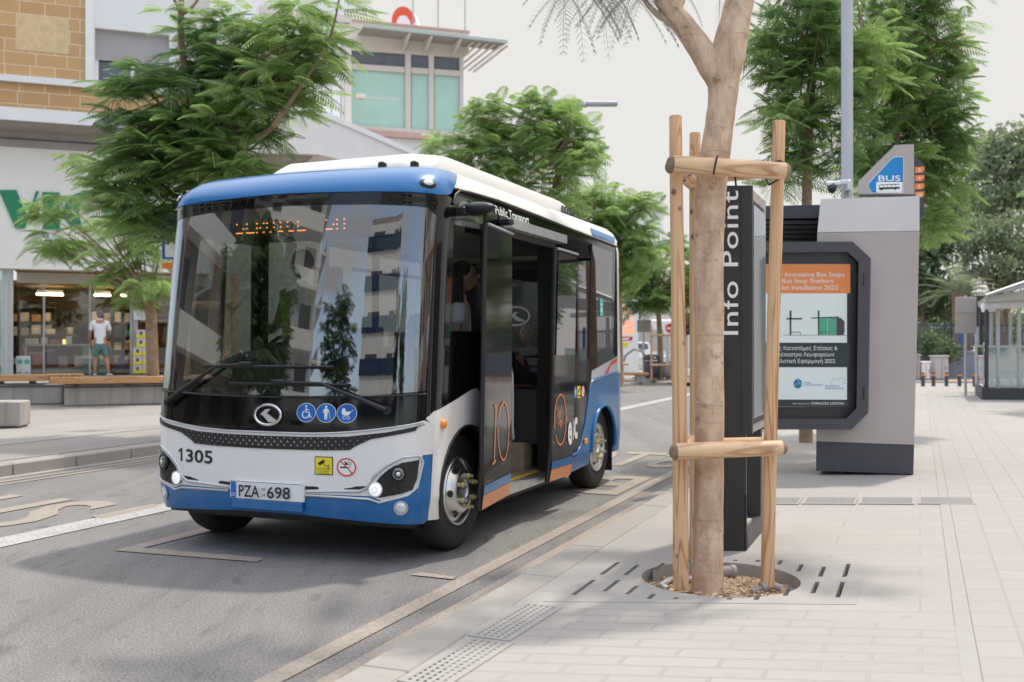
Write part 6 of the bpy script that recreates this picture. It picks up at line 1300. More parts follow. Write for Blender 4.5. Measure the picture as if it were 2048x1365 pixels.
# --- people on the bus: local frame of the bus (x door side, y to the rear)
def buspos(t, s, z): return bp+Vector((VX*t+UX*s, VY*t+UY*s, z))
def busman(label, t, s, zseat, face, shirt, hairm, sitting=True, longhair=False, skin='skin', scale=1., armdown=True, hold=False):
    """person inside the bus; face = heading in bus axes; z of the seat (or floor when standing)"""
    fx, fy = face; rz = -TH+math.atan2(fy, fx)-math.pi/2; p = thing('person', label, 'person', buspos(t, s, zseat), rz); k = scale
    Z = 0. if sitting else .86
    q = lambda x, y, z, a, b=None: (x*k, y*k, (z+Z)*k, a*k, (b or a)*k)
    tor = [q(0,0,.08,.13,.10),q(0,.0,.22,.12,.09),q(0,.02,.40,.135,.095),q(0,.02,.53,.125,.085),q(0,.02,.60,.05,.05),q(0,.035,.68,.046,.048)]
    if sitting: legs = [[q(0,0,.08,.13,.10),q(x,.10,.08,.09),q(x*1.1,.42,.08,.062),q(x*1.1,.45,-.10,.055),q(x*1.1,.46,-.38,.036),q(x*1.1,.55,-.42,.034)] for x in (-.10,.10)]
    else: legs = [[q(0,0,.08,.13,.10),q(x,.0,-.02,.09),q(x*1.1,.02,-.42,.058),q(x*1.1,0,-.76,.036),q(x*1.1,.10,-.83,.032)] for x in (-.10,.10)]
    arms = []
    for x in (-1, 1):
        if hold: pts = [q(0,.02,.53,.125,.085),q(x*.17,.02,.53,.052),q(x*.22,.08,.30,.042),q(x*.15,.28,.25,.034),q(x*.08,.36,.28,.022)]; dd_ = (-x*.4,.9,.1)
        else: pts = [q(0,.02,.53,.125,.085),q(x*.17,.02,.53,.052),q(x*.215,.0,.30,.044),q(x*.21,.06,.10,.034),q(x*.20,.09,.02,.022)]; dd_ = (0,.3,-1)
        arms.append(pts); arms += hand(pts[-1][:3], dd_, (-x,.2,0), .9*k)
    hc = (0, .06*k, (.79+Z)*k); hb = headobj(p, hc, (0,1), None, .98*k)
    bodyjoin(p, [tor]+legs+arms, hb, M[skin]); face_parts(p, hc, (0,1), .98*k)
    skinobj('shirt', [[q(0,0,.02,.145,.115),q(0,0,.22,.132,.10),q(0,.02,.40,.148,.106),q(0,.02,.53,.138,.096),q(0,.02,.585,.06,.055)]]+[[q(0,.02,.53,.138,.096),q(x*.165,.02,.53,.066),q(x*.205,.015,.40,.060)] for x in (-1,1)], shirt, p)
    if sitting: skinobj('trousers', [[q(0,0,.06,.14,.11),q(0,.02,.05,.135,.11)]]+[[q(0,.02,.05,.135,.11),q(x,.12,.08,.105),q(x*1.1,.43,.08,.075),q(x*1.1,.46,-.10,.068),q(x*1.1,.46,-.36,.055)] for x in (-.10,.10)], M['shirt_dark'], p)
    else: skinobj('trousers', [[q(0,0,.12,.135,.11),q(0,.0,.03,.135,.11)]]+[[q(0,.0,.03,.135,.11),q(x,.0,-.08,.10),q(x*1.1,.02,-.42,.07),q(x*1.1,0,-.78,.055)] for x in (-.10,.10)], M['shirt_dark'], p)
    mb = MB(); mb.ell((0, hc[1]-.026*k, hc[2]+.038*k), (.086*k,.098*k,.098*k), 18, 10)
    if longhair:
        for i in range(9):
            a = R(200+i*17.5); x, y = .072*math.cos(a), .085*math.sin(a); mb.tube([(x*k, hc[1]-.02+y*k, hc[2]+.05*k), (x*1.12*k, hc[1]-.03+y*1.05*k, hc[2]-.10*k), (x*1.0*k, hc[1]-.055+y*.8*k, hc[2]-.24*k), (x*.9*k, hc[1]-.07+y*.7*k, hc[2]-.38*k)], [.03*k,.032*k,.028*k,.012*k], 8)
        for x in (-1, 1): mb.tube([(x*.074*k, hc[1]-.02*k, hc[2]+.06*k), (x*.084*k, hc[1]-.035*k, hc[2]-.06*k), (x*.085*k, hc[1]-.03*k, hc[2]-.20*k), (x*.10*k, hc[1]+.03*k, hc[2]-.36*k)], [.022*k,.026*k,.026*k,.010*k], 8)
    mb.build('hair', hairm, p); return p
w_ = busman('woman with long dark hair and a white top inside the front of the bus', .85, 1.34, .40, (.93,.37), M['shirt_white'], M['hair'], sitting=False, longhair=True, skin='skin', scale=.99)
dr = busman('bus driver in a pale shirt with a bright hi-vis strap behind the windscreen', -.46, 1.20, 1.36, (0,-1), M['shirt_white'], M['hair'], skin='skin_tan', hold=True)
mb = MB()
for x in (-1, 1): mb.prism([(x*.10,.60),(x*.155,.58),(x*.09+.03,.16),(x*.06-.02,.18)], lambda a, z: Vector((a,.128,z)), lambda a, z: Vector((a,.142,z)))
mb.build('hi_vis_strap', M['hivis'], dr)
busman('seated adult passenger in dark clothes behind the open bus door', .62, 3.55, .82, (0.1,-1), M['shirt_dark'], M['hair'], skin='skin_tan', hold=True)
busman('small child sitting beside the adult behind the open bus door', .30, 3.42, .86, (.4,-1), M['orangeink'], M['hair'], skin='skin', scale=.68)
# steering: passenger standing in the gangway
busman('standing passenger in a dark shirt further back in the bus gangway', -.05, 2.7, .35, (0,-1), M['shirt_dark'], M['hair'], sitting=False, skin='skin_tan')

# ================================================================ trees
def tree_trunk(parent, chains, mat): return trunk(parent, chains, mat, 'trunk', 9, .04)
def fronds(name, parent, mat, anchors, L=.5, pairs=9, k=9, droop=.35, seed=1, wid=.16, flat_=.25, updir=.15, dens=.50):
    """feathery leaves: every anchor (x, y, z) carries a whorl of k fronds made of narrow paired leaflets"""
    rg = np.random.default_rng(seed); A = np.array(anchors, float)-np.array(parent.location); n = len(A)
    A = A[rg.random(n) < dens]; n = len(A); P = np.repeat(A, k, 0); N = len(P)
    az = rg.uniform(0, 2*np.pi, N); el = rg.normal(updir, flat_, N)
    d = np.stack([np.cos(az)*np.cos(el), np.sin(az)*np.cos(el), np.sin(el)], 1)
    b = np.stack([-np.sin(az), np.cos(az), np.zeros(N)], 1); Ls = L*rg.uniform(.6, 1.15, N); dr_ = droop*rg.uniform(.5, 1.5, N)
    roll = rg.normal(0, .35, N); up = np.cross(d, b); b = b*np.cos(roll)[:,None]+up*np.sin(roll)[:,None]
    V_ = []; nq = 0
    def rach(t): return P+d*(Ls*t)[:,None]-np.array([0,0,1])*(Ls*dr_*t*t)[:,None]
    # midrib
    w = .006*L/.5
    for t0, t1 in ((0,.5),(.5,1.)):
        a, c = rach(t0), rach(t1); V_ += [a-b*w, a+b*w, c+b*w*.6, c-b*w*.6]
    for i in range(pairs):
        t = .12+.88*(i+.5)/pairs; c = rach(t); l = wid*L/.5*np.sin(np.pi*min(.97, .18+.78*t))**.8
        l = l*rg.uniform(.85, 1.1, N)
        for sg in (1, -1):
            di = b*sg*.86+d*.5; tip = c+di*l[:,None]-np.array([0,0,1])*(l*(.25+dr_*.6))[:,None]; hw = Ls*.88/pairs*.36
            mid = c*.45+tip*.55+np.array([0,0,1])*(l*.06)[:,None]
            V_ += [c-d*(hw*.35)[:,None], mid-d*hw[:,None], tip, mid+d*hw[:,None]]
    V = np.stack(V_, 1).reshape(-1, 3); nf = len(V)//4
    me = bpy.data.meshes.new(name); me.vertices.add(len(V)); me.vertices.foreach_set('co', V.astype('f').ravel())
    me.loops.add(nf*4); me.loops.foreach_set('vertex_index', np.arange(nf*4, dtype='i')); me.polygons.add(nf); me.polygons.foreach_set('loop_start', np.arange(0, nf*4, 4, dtype='i'))
    try: me.polygons.foreach_set('loop_total', np.full(nf, 4, 'i'))
    except Exception: pass
    me.update(calc_edges=True); me.validate(); me.materials.append(mat); return link(name, me, parent)
def fine_fronds(name, parent, mat, anchors, L=.32, k=4, seed=1, droop=.7, updir=-.35):
    '''twice-divided leaves for the tree nearest the camera: every leaflet row is made of tiny blades'''
    rg = random.Random(seed); mb = MB(); Z = Vector((0,0,1))
    for a_ in anchors:
        for _ in range(k):
            az = rg.uniform(0, 6.283); el = rg.gauss(updir, .3); d = Vector((math.cos(az)*math.cos(el), math.sin(az)*math.cos(el), math.sin(el))); b = Vector((-math.sin(az), math.cos(az), 0)); l = L*rg.uniform(.7, 1.15); P = Vector(a_)-parent.location
            rp_ = [P+d*l*t-Z*(l*droop*t*t) for t in np.linspace(0, 1, 7)]; mb.tube(rp_, [.0022,.002,.0018,.0016,.0013,.001,.0006], 4, caps=False)
            for i in range(13):
                t = .14+.86*i/13; c = P+d*l*t-Z*(l*droop*t*t); pl = .075*l/.32*math.sin(math.pi*(.2+.76*t))**.7
                for sg in (1, -1):
                    di = (b*sg*.85+d*.55-Z*.25).normalized(); sd = di.cross(Z).normalized()
                    for j in range(9):
                        q = c+di*pl*(j+.7)/9-Z*(.010*(j/9)**2); w = .0085*math.sin(math.pi*(.25+.7*j/9))*l/.32
                        for s2 in (1, -1): e_ = q+sd*s2*w+di*w*.5; mb.quad(q-di*.0016, q+sd*s2*w*.6-di*.0004, e_, q+sd*s2*w*.5+di*w*.75)
    return mb.build(name, mat, parent, fixn=False)
def blobs(spec, seed):
    """anchor points spread through ellipsoids (centre, radii, count), denser towards the skin"""
    rg = np.random.default_rng(seed); out = []
    for c, r_, n in spec:
        v = rg.normal(size=(n, 3)); v /= np.linalg.norm(v, axis=1)[:,None]; v *= rg.uniform(.25, 1, n)[:,None]**.45; out += list(np.array(c)+v*np.array(r_))
    return out
def limbs(base, spec, seed, r0):
    rg = random.Random(seed); ch = []
    for c, r_, n in spec:
        c = Vector(c); b = Vector(base)
        for k in range(3):
            e = c+Vector((rg.uniform(-.7,.7)*r_[0], rg.uniform(-.7,.7)*r_[1], rg.uniform(-.2,.7)*r_[2])); m = b.lerp(e, .5)+Vector((rg.uniform(-.1,.1), rg.uniform(-.1,.1), rg.uniform(-.12,.12)))*(e-b).length*.8
            ch.append([(*b,r0),(*m,r0*.65),(*e,r0*.25)])
    return ch
def bl(px, py, Y, rx, rz, n, ry=None):
    """crown lump: centre from the photo at distance Y, radii in photo pixels"""
    s = Y/FPX; return (tuple(at(px, py, Y)), (rx*s, (ry or rx)*s, rz*s), n)
def jac(name, label, base, tpts, spec, mats, L=.5, k=9, seed=1, r0=.05, group=None, pairs=9, droop=.35, wid=.16, **kw):
    t = thing(name, label, 'tree', base, 0, group)
    top = tpts[-1]; tree_trunk(t, [tpts]+limbs(top[:3], spec, seed, r0), M['bark_far'])
    by = {}
    for i, s in enumerate(spec): by.setdefault(mats[i % len(mats)] if len(mats) > 1 else mats[0], []).append(s)
    for m, sp_ in by.items(): fronds('crown', t, M[m], blobs(sp_, seed+len(sp_)), L, pairs, k, droop, seed, wid, **kw)
    return t
def tpx(pts, Y, dy=0): return [(*at(px, py, Y+dy*i), w/2*Y/FPX) for i, (px, py, w) in enumerate(pts)]
# young staked street tree just beyond the bus (its crown fills the upper left)
Y2 = 15.5
t2 = jac('jacaranda_tree', 'dense dark green feathery tree behind the bus in front of the shop building', Vector((at(432,690,Y2).x, Y2, .14)),
  [(*Vector((at(432,690,Y2).x, Y2, .14)), .09)]+tpx([(430,640,22),(440,500,20),(425,400,18),(400,300,16)], Y2),
  [bl(330,200,Y2,95,75,58), bl(330,330,Y2,115,62,75), bl(440,270,Y2,110,85,80), bl(300,260,Y2,90,55,42), bl(520,180,Y2,105,80,66), bl(560,90,Y2,80,70,40), bl(430,100,Y2,70,80,30), bl(460,360,Y2,90,45,40), bl(600,60,Y2-.4,70,60,24), bl(350,430,Y2,70,55,32), bl(260,400,Y2,60,50,26), bl(640,150,Y2,45,40,10)],
  ['leaf_dark','leaf_mid','leaf_mid','leaf_dark','leaf_light','leaf_mid'], .62, 8, 11, .04, pairs=14, wid=.13)
lead = [tpx([(395,300,14),(382,200,12),(364,100,13),(362,20,12),(366,-60,8)], Y2-.3), tpx([(545,255,12),(590,190,9),(630,130,7),(662,70,5),(682,-20,4)], Y2-.6), tpx([(440,290,14),(500,285,12),(545,255,12)], Y2-.4), tpx([(362,25,7),(344,-10,6),(330,-50,4)], Y2-.3), tpx([(364,30,7),(392,5,6),(420,-50,4)], Y2-.3)]
trunk(t2, lead, M['bark_far'], 'branch', 8, .03)
an = [Vector(at(px, py, Y2-.6)) for px, py in ((560,232),(585,198),(605,170),(625,140),(640,110),(655,80),(664,50),(672,20),(678,-5))]
rgl = random.Random(5); fronds('leader_leaves', t2, M['leaf_mid'], [tuple(a) for a in an], .72, 15, 4, .30, 77, .13, updir=.05, flat_=.15)
an = [Vector(at(px, py, Y2-.3)) for px, py in ((362,60),(345,-5),(420,-10),(395,5),(330,20),(440,30),(470,10))]; fronds('leader_leaves', t2, M['leaf_light'], [tuple(a) for a in an], .55, 12, 7, .4, 78, .14)
stk2 = thing('tree_stakes', 'timber stake frame round the street tree hidden behind the bus windscreen', 'tree stakes', Vector((at(432,690,Y2).x, Y2, .14)))
for dx, dy in ((-.35,-.3),(.35,-.3),(0,.4)): pole(stk2, 'post', WV, stk2.location+Vector((dx,dy,0)), stk2.location+Vector((dx,dy,2.4)), .05, .045, 10)
for z in (.85, 1.95): pole(stk2, 'rail', WH, stk2.location+Vector((-.45,-.38,z)), stk2.location+Vector((.45,-.38,z)), .05, .05, 10, horiz=True); pole(stk2, 'rail', WH, stk2.location+Vector((-.42,-.34,z)), stk2.location+Vector((.05,.5,z)), .05, .05, 10, horiz=True)
Y3 = 23.6
jac('jacaranda_tree', 'light green feathery tree with a slim trunk on the terrace in front of the shop', Vector((at(306,690,Y3).x, Y3, .62)), [(*Vector((at(306,690,Y3).x, Y3, .62)), .14)]+tpx([(304,690,24),(302,630,22),(295,590,20)], Y3),
  [bl(250,500,Y3,80,50,26), bl(160,480,Y3,70,45,18), bl(150,405,Y3,65,30,10), bl(290,570,Y3,60,28,16), bl(200,540,Y3,55,28,10), bl(165,320,Y3,42,26,7), bl(80,420,Y3,36,22,6), bl(310,470,Y3,40,70,18), bl(120,490,Y3,40,22,7), bl(245,440,Y3,55,40,14), bl(240,590,Y3,30,18,5)], ['leaf_light','leaf_light','leaf_mid'], .62, 8, 21, .022, pairs=12, wid=.15, droop=.55)
mid = [(1090, 27, 'rounded green street tree behind the roof of the bus', [bl(1090,230,27,70,40,34), bl(1010,300,27,70,50,36), bl(940,330,27,80,45,44), bl(900,290,27,50,35,18), bl(985,245,27,50,45,26), bl(1060,300,27,75,55,46), bl(1150,260,27,55,55,34), bl(1155,330,27,50,45,24), bl(1010,360,27,70,40,26), bl(1100,380,27,80,40,32), bl(975,205,27,30,18,7), bl(1130,210,27,40,18,10)], [(1112,690,24),(1112,420,18),(1118,340,14),(1135,270,10)], 31),
       (1215, 34, 'light green street tree showing past the back of the bus', [bl(1190,420,34,75,50,60), bl(1250,470,34,70,60,60), bl(1270,430,34,50,45,34), bl(1200,500,34,60,60,40), bl(1215,390,34,40,30,14), bl(1290,395,34,28,25,8), bl(1280,520,34,50,40,18), bl(1240,540,34,45,40,16)], [(1236,690,18),(1236,560,14),(1225,480,10)], 32),
       (1318, 40, 'dark green small street tree with stakes above the litter bin', [bl(1320,560,40,80,50,70), bl(1290,590,40,55,35,36), bl(1390,560,40,60,60,44), bl(1360,580,40,50,40,20), bl(1330,510,40,60,40,24), bl(1310,470,40,35,30,8)], [(1322,768,13),(1320,690,12),(1318,640,10),(1308,590,8)], 33)]
for k, (px, Y, lb, spec, tp_, sd) in enumerate(mid):
    b = at(px, 690, Y); b.z = .12; b.x = at(tp_[0][0], 690, Y).x
    pts = [(b.x, b.y, .12, tp_[0][2]/2*Y/FPX)]+tpx([p for p in tp_ if p[1] < 690], Y)
    jac('street_tree', lb, b, pts, spec, [['leaf_mid','leaf_light'],['leaf_light','leaf_mid'],['leaf_mid','leaf_dark','leaf_mid']][k], .62+.08*k, 8, sd, .035, 'street trees along the road', pairs=8, wid=.22, dens=.42, flat_=.45)
ssk = thing('tree_stakes', 'small stake frame round the street tree by the litter bin', 'tree stakes', Vector((at(1322,690,39.6).x, 39.6, .12)))
for dx in (-.38,.38): pole(ssk, 'post', M['wood_v'], ssk.location+Vector((dx,-.1,0)), ssk.location+Vector((dx,-.1,2.1)), .045, .04, 8)
for z in (.6, 1.75): pole(ssk, 'rail', M['wood_h'], ssk.location+Vector((-.45,-.18,z)), ssk.location+Vector((.45,-.18,z)), .045, .045, 8, horiz=True)
ssk2 = thing('tree_stakes', 'thin leaning stakes at the kerb just past the rear of the bus', 'tree stakes', Vector((at(1240,690,36).x, 36, .12)))
for dx, tx in ((-.12,-.05),(.12,.02)): pole(ssk2, 'post', M['wood_v'], ssk2.location+Vector((dx,0,0)), ssk2.location+Vector((tx,0,2.3)), .04, .035, 8)
pole(ssk2, 'rail', M['wood_h'], ssk2.location+Vector((-.3,-.07,.7)), ssk2.location+Vector((.3,-.07,.7)), .04, .04, 8, horiz=True)
Y8 = 14.5
jac('jacaranda_tree', 'tall airy green tree with a slim brown trunk left of the pale lamp post', Vector((at(1612,690,Y8).x, Y8, .12)), [(*Vector((at(1612,690,Y8).x, Y8, .12)), .10)]+tpx([(1612,600,22),(1614,400,20),(1618,250,18),(1628,100,16),(1636,-40,12),(1640,-200,8)], Y8),
  [bl(1730,120,Y8,60,80,30), bl(1530,90,Y8,45,60,16), bl(1590,60,Y8,80,70,44), bl(1560,160,Y8,60,60,30), bl(1640,170,Y8,80,80,50), bl(1585,260,Y8,60,60,30), bl(1650,290,Y8,75,60,38), bl(1570,340,Y8,45,40,14), bl(1660,60,Y8,70,80,38), bl(1640,-70,Y8,100,70,44), bl(1700,220,Y8,40,60,16)], ['leaf_mid','leaf_light','leaf_dark','leaf_mid'], .50, 8, 41, .022, pairs=12, wid=.15, dens=.42, flat_=.5)
Y9 = 16.5
jac('jacaranda_tree', 'tall dense green tree behind the bus stop sign right of the lamp post', Vector((at(1800,690,Y9).x, Y9, .12)), [(*Vector((at(1800,690,Y9).x, Y9, .12)), .12)]+tpx([(1800,560,26),(1796,400,22),(1790,200,18),(1795,30,12)], Y9),
  [bl(1890,130,Y9,60,60,26), bl(1740,60,Y9,60,60,24), bl(1790,80,Y9,100,75,60), bl(1840,170,Y9,85,60,50), bl(1760,210,Y9,80,70,46), bl(1850,270,Y9,75,55,44), bl(1800,330,Y9,90,50,46), bl(1880,60,Y9,60,55,22), bl(1870,350,Y9,50,50,24), bl(1840,-40,Y9,90,60,34), bl(1880,210,Y9,50,35,14), bl(1860,430,Y9,40,45,14), bl(1740,330,Y9,50,50,18)], ['leaf_mid','leaf_dark','leaf_mid','leaf_light'], .55, 8, 42, .025, pairs=12, wid=.16, dens=.44, flat_=.5)
# hanging leaves of the near tree and its (unseen) crown overhead
near = [(1125,-8),(1150,-20),(1175,-25),(1200,-20),(1225,-30),(1262,-15),(1290,-12),(1318,40),(1330,55),(1440,-20)]
near = [(1128,-22),(1150,-30),(1172,-28),(1196,-22),(1222,-26),(1250,-20),(1268,-14),(1285,-18),(1300,-25)]
fine_fronds('hanging_leaves', tree1, M['leaf_grey'], [tuple(at(px, py, TY-.1+.1*(i % 3))) for i, (px, py) in enumerate(near)], .27, 6, 51, .8, -.15)
fine_fronds('hanging_leaves', tree1, M['leaf_grey'], [tuple(at(px, py, TY)) for px, py in ((1318,28),(1338,40),(1372,-10),(1440,-5),(1460,20))], .17, 2, 52, .9, -.5)
cr1 = [((.1,6.2,5.0),(.8,.7,.4),13), ((2.1,7.9,5.6),(1.1,.9,.5),20), ((1.0,7.3,5.9),(.9,.8,.4),6), ((2.8,7.6,5.1),(.9,.9,.5),16)]
tree_trunk(tree1, limbs((1.5,6.2,4.4), cr1, 3, .04), M['bark']); fronds('crown', tree1, M['leaf_mid'], blobs(cr1, 9), .5, 12, 8, .5, 53, .14)
mb = MB(); rg = random.Random(2)
for px, py in ((1420,48),(1432,68),(1428,55),(1426,95),(1480,168),(1395,30),(1438,52)): mb.ell(at(px, py, TY), (.007,.007,.010), 8, 6)
mb.build('seed_pods', M['leaf_dark'], tree1)
# far right: pines, broad trees, palm, shrubs
def clump(name, parent, mat, anchors, size, n, seed, flatz=.6):
    """leaf clumps: small random leaf quads round each anchor"""
    rg = np.random.default_rng(seed); A = np.repeat(np.array(anchors)-np.array(parent.location), n, 0); N = len(A)
    c = A+rg.normal(size=(N,3))*np.array([size, size, size*flatz]); a = rg.normal(size=(N,3)); a /= np.linalg.norm(a, axis=1)[:,None]; b = np.cross(a, rg.normal(size=(N,3))); b /= np.linalg.norm(b, axis=1)[:,None]
    l = size*rg.uniform(.30,.55,N)[:,None]; w = l*.42; V = np.stack([c-a*l, c-b*w, c+a*l, c+b*w], 1).reshape(-1,3); nf = N
    me = bpy.data.meshes.new(name); me.vertices.add(len(V)); me.vertices.foreach_set('co', V.astype('f').ravel()); me.loops.add(nf*4); me.loops.foreach_set('vertex_index', np.arange(nf*4, dtype='i')); me.polygons.add(nf); me.polygons.foreach_set('loop_start', np.arange(0, nf*4, 4, dtype='i'))
    try: me.polygons.foreach_set('loop_total', np.full(nf, 4, 'i'))
    except Exception: pass
    me.update(calc_edges=True); me.validate(); me.materials.append(mat); return link(name, me, parent)
def broad(name, label, px, Y, spec, mat, seed, size=.35, n=34, tw=.18, group='trees beyond the far fence', top=None):
    b = Vector((at(px,690,Y).x, Y, .1)); t = thing(name, label, 'tree', b, 0, group); tz_ = top or spec[0][0][2]-spec[0][1][2]*.6
    tree_trunk(t, [[(*b,tw),(b.x+.1,b.y,(tz_+.1)*.55,tw*.8),(b.x-.1,b.y,tz_,tw*.6)]]+limbs((b.x-.1,b.y,tz_), spec, seed, tw*.35), M['bark_far']); clump('crown', t, M[mat], blobs(spec, seed), size, n, seed); return t
YF = 46
broad('pine_tree', 'open crowned pine standing at the far right edge', 2010, YF, [bl(2010,330,YF,55,45,34), bl(1985,400,YF,60,35,26), bl(2050,290,YF,50,40,22), bl(2060,380,YF,60,45,26), bl(2000,280,YF,25,20,6)], 'leaf_pine', 61, .42, 36, .22, top=4.5)
broad('pine_tree', 'slimmer pine left of the far right pine', 1935, YF+3, [bl(1930,330,YF+3,40,40,20), bl(1945,290,YF+3,22,22,7), bl(1915,400,YF+3,40,35,18), bl(1950,440,YF+3,50,30,18)], 'leaf_pine', 62, .42, 36, .18, top=5)
broad('broad_tree', 'full green tree under the pines above the glass pavilion', 2000, YF-3, [bl(1990,520,YF-3,75,55,60), bl(2050,540,YF-3,60,60,40), bl(1960,470,YF-3,50,40,24), bl(2030,460,YF-3,50,35,22)], 'leaf_pine', 63, .26, 46, .2, top=3)
broad('broad_tree', 'yellow green tree behind the far bollards', 1880, YF+6, [bl(1870,640,YF+6,70,45,44), bl(1940,650,YF+6,60,40,36), bl(2010,650,YF+6,70,40,40), bl(1860,690,YF+6,60,40,26), bl(2050,680,YF+6,60,40,26)], 'leaf_olive', 64, .36, 34, .2, top=1.2)
broad('broad_tree', 'dark tree behind the right edge of the bus shelter', 1850, YF-1, [bl(1850,560,YF-1,60,70,50), bl(1870,470,YF-1,40,50,20), bl(1845,480,YF-1,40,60,26), bl(1900,600,YF-1,40,40,16)], 'leaf_bush', 65, .4, 34, .2, top=2.5)
broad('shrub', 'dark shrub in front of the blue far fence', 1875, YF-6, [bl(1875,700,YF-6,42,28,30), bl(1850,690,YF-6,30,30,14)], 'leaf_bush', 66, .22, 34, .05, 'shrubs by the far fence', top=.9)
broad('broad_tree', 'dark tree closing the view behind the shelter roof slats', 1600, 50, [bl(1560,600,50,80,70,46), bl(1660,560,50,90,80,46), bl(1740,620,50,90,70,40), bl(1480,620,50,70,60,30)], 'leaf_mid', 67, .45, 34, .2, top=2)
pm = thing('palm_tree', 'feathery date palm in front of the dark trees at the right', 'tree', Vector((at(1916,690,YF-4).x, YF-4, .1)))
pt = at(1916,588,YF-4); mb = MB(); mb.tube([(0,0,0),(.05,0,1.8),(0,0,pt.z)], [.28,.24,.26], 10); mb.build('trunk', M['bark_far'], pm)
mb = MB(); rg = random.Random(9)
for i in range(34):
    a = rg.uniform(0,6.28); e = rg.uniform(.05,1.35); L = rg.uniform(2.0,2.9); d = Vector((math.cos(a)*math.cos(e), math.sin(a)*math.cos(e), math.sin(e))); s = Vector((-math.sin(a), math.cos(a), 0)); c0 = Vector((0,0,pt.z-.1))
    for k in range(16):
        t_ = .12+.88*k/16; p = c0+d*L*t_-Vector((0,0,L*.38*t_*t_))
        for sg in (1,-1):
            q = p+s*sg*.42*math.sin(math.pi*min(.95,t_+.1))+d*.28-Vector((0,0,.10)); mb.quad(p, p+d*.05, q)
mb.build('crown', M['leaf_pine'], pm, fixn=False)
# ================================================================ far middle and right
def P3(px, Y, z=.12): v = at(px, 690, Y); return Vector((v.x, Y, z))
def zat(py, Y, base=.12): return CH-(py-HYP)/FPX*Y-base
# price sign of a filling station
ps_ = thing('price_sign', 'tall white filling station price sign with orange numbers and a red band', 'sign', P3(1256, 48)); k48 = 48/FPX
w = 40*k48; mb = MB(); mb.box((0,0,zat(600,48)/2+.0), (w,.25,zat(600,48)), 0, .03); sb = mb.build('sign_board', M['frame_white'], ps_)
f48 = lambda d: (lambda x, y: Vector(((x-1256)*k48, -.125-d, CH-(y-HYP)/FPX*48-.12)))
digs = emis('orange_digits', (1,.20,.05), 1.1)
def stext(t, x0, x1, y, cap): a = text2d(t, cap, .03, box=x1-x0); return ([(x0+x, y-yy) for x, yy in a[0]], a[1])
flat(sb, 'price_digits', digs, texts=[stext('3',1248,1256,619,8), stext('1',1264,1267,619,8), stext('4',1249,1255,627,7), stext('4',1249,1255,637,7), stext('4',1259,1265,637,7), stext('1559',1248,1266,649,7), stext('0.000',1246,1266,659,7), stext('0.000',1246,1266,668,7)], fn=f48(.01))
flat(sb, 'red_band', M['redink'], [[(1238,674),(1265,674),(1263,682),(1238,682)]], fn=f48(.012)); flat(sb, 'yellow_band', M['yellowink'], [[(1236,686),(1255,686),(1255,696),(1236,696)]], fn=f48(.012)); flat(sb, 'white_band', M['whiteink'], [[(1242,677),(1259,675.5),(1256,680),(1242,680)]], fn=f48(.016))
# grey sign backs
def signpost(name, label, px, Y, x0, y0, x1, y1, mat, polew=.05):
    t = thing(name, label, 'road sign', P3(px, Y)); k = Y/FPX; z0, z1 = zat(y1,Y), zat(y0,Y); mb = MB(); mb.box((((x0+x1)/2-px)*k, -.05, (z0+z1)/2), ((x1-x0)*k,.03,z1-z0), 0, .008); p = mb.build('sign_plate', mat, t); mb = MB(); mb.tube([(0,0,0),(0,0,z1+.05)], polew, 10); mb.build('sign_pole', M['steel'], t)
    mb = MB()
    mb.box((((x0+x1)/2-px)*k, -.08, z0+(z1-z0)*.6), ((x1-x0)*k*.8,.02,.04))
    mb.build('sign_rail', M['charcoal'] if False else M['steel'], p); return t
signpost('road_sign', 'grey backed street sign on a thin pole left of the litter bin', 1287, 42, 1274, 640, 1302, 665, M['soffit'])
signpost('road_sign', 'large grey sign back on a pole in front of the far bollards at right', 1931, 28, 1909, 595, 1951, 667, M['grey_metal'], .035)
ne = thing('no_entry_sign', 'red and white no entry sign between the trunk stakes in the distance', 'road sign', P3(1340, 46)); k = 46/FPX; zc = zat(657,46); mb = MB(); mb.box((0,0,zc), (26*k,.05,28*k), 0, .01); nb = mb.build('sign_plate', M['frame_white'], ne); mb = MB(); mb.tube([(-.1,.06,0),(-.1,.06,zc)], .07, 8); mb.tube([(.15,.06,0),(.15,.06,zc)], .04, 8); mb.build('sign_pole', M['steel'], ne)
flat(nb, 'no_entry_disc', M['redink'], [circ(0,zc,.21,.21)], fn=lambda x, y: Vector((x,-.03,y))); flat(nb, 'no_entry_bar', M['whiteink'], [[(-.15,zc-.035),(.15,zc-.035),(.15,zc+.035),(-.15,zc+.035)]], fn=lambda x, y: Vector((x,-.035,y)))
tl = thing('traffic_light', 'black traffic light partly hidden behind the left timber post', 'traffic light', P3(1373, 44)); mb = MB(); mb.tube([(0,0,0),(0,0,2.2)], .05, 8); mb.build('post', M['steel'], tl); mb = MB(); mb.box((0,0,zat(648,44)), (.30,.25,.95), 0, .03); th_ = mb.build('signal_box', M['black'], tl); mb = MB()
for q in (-.3,0,.3): mb.ell((0,-.13,zat(648,44)+q), (.09,.04,.09), 12, 8)
mb.build('signal_lens', M['lens'], th_)
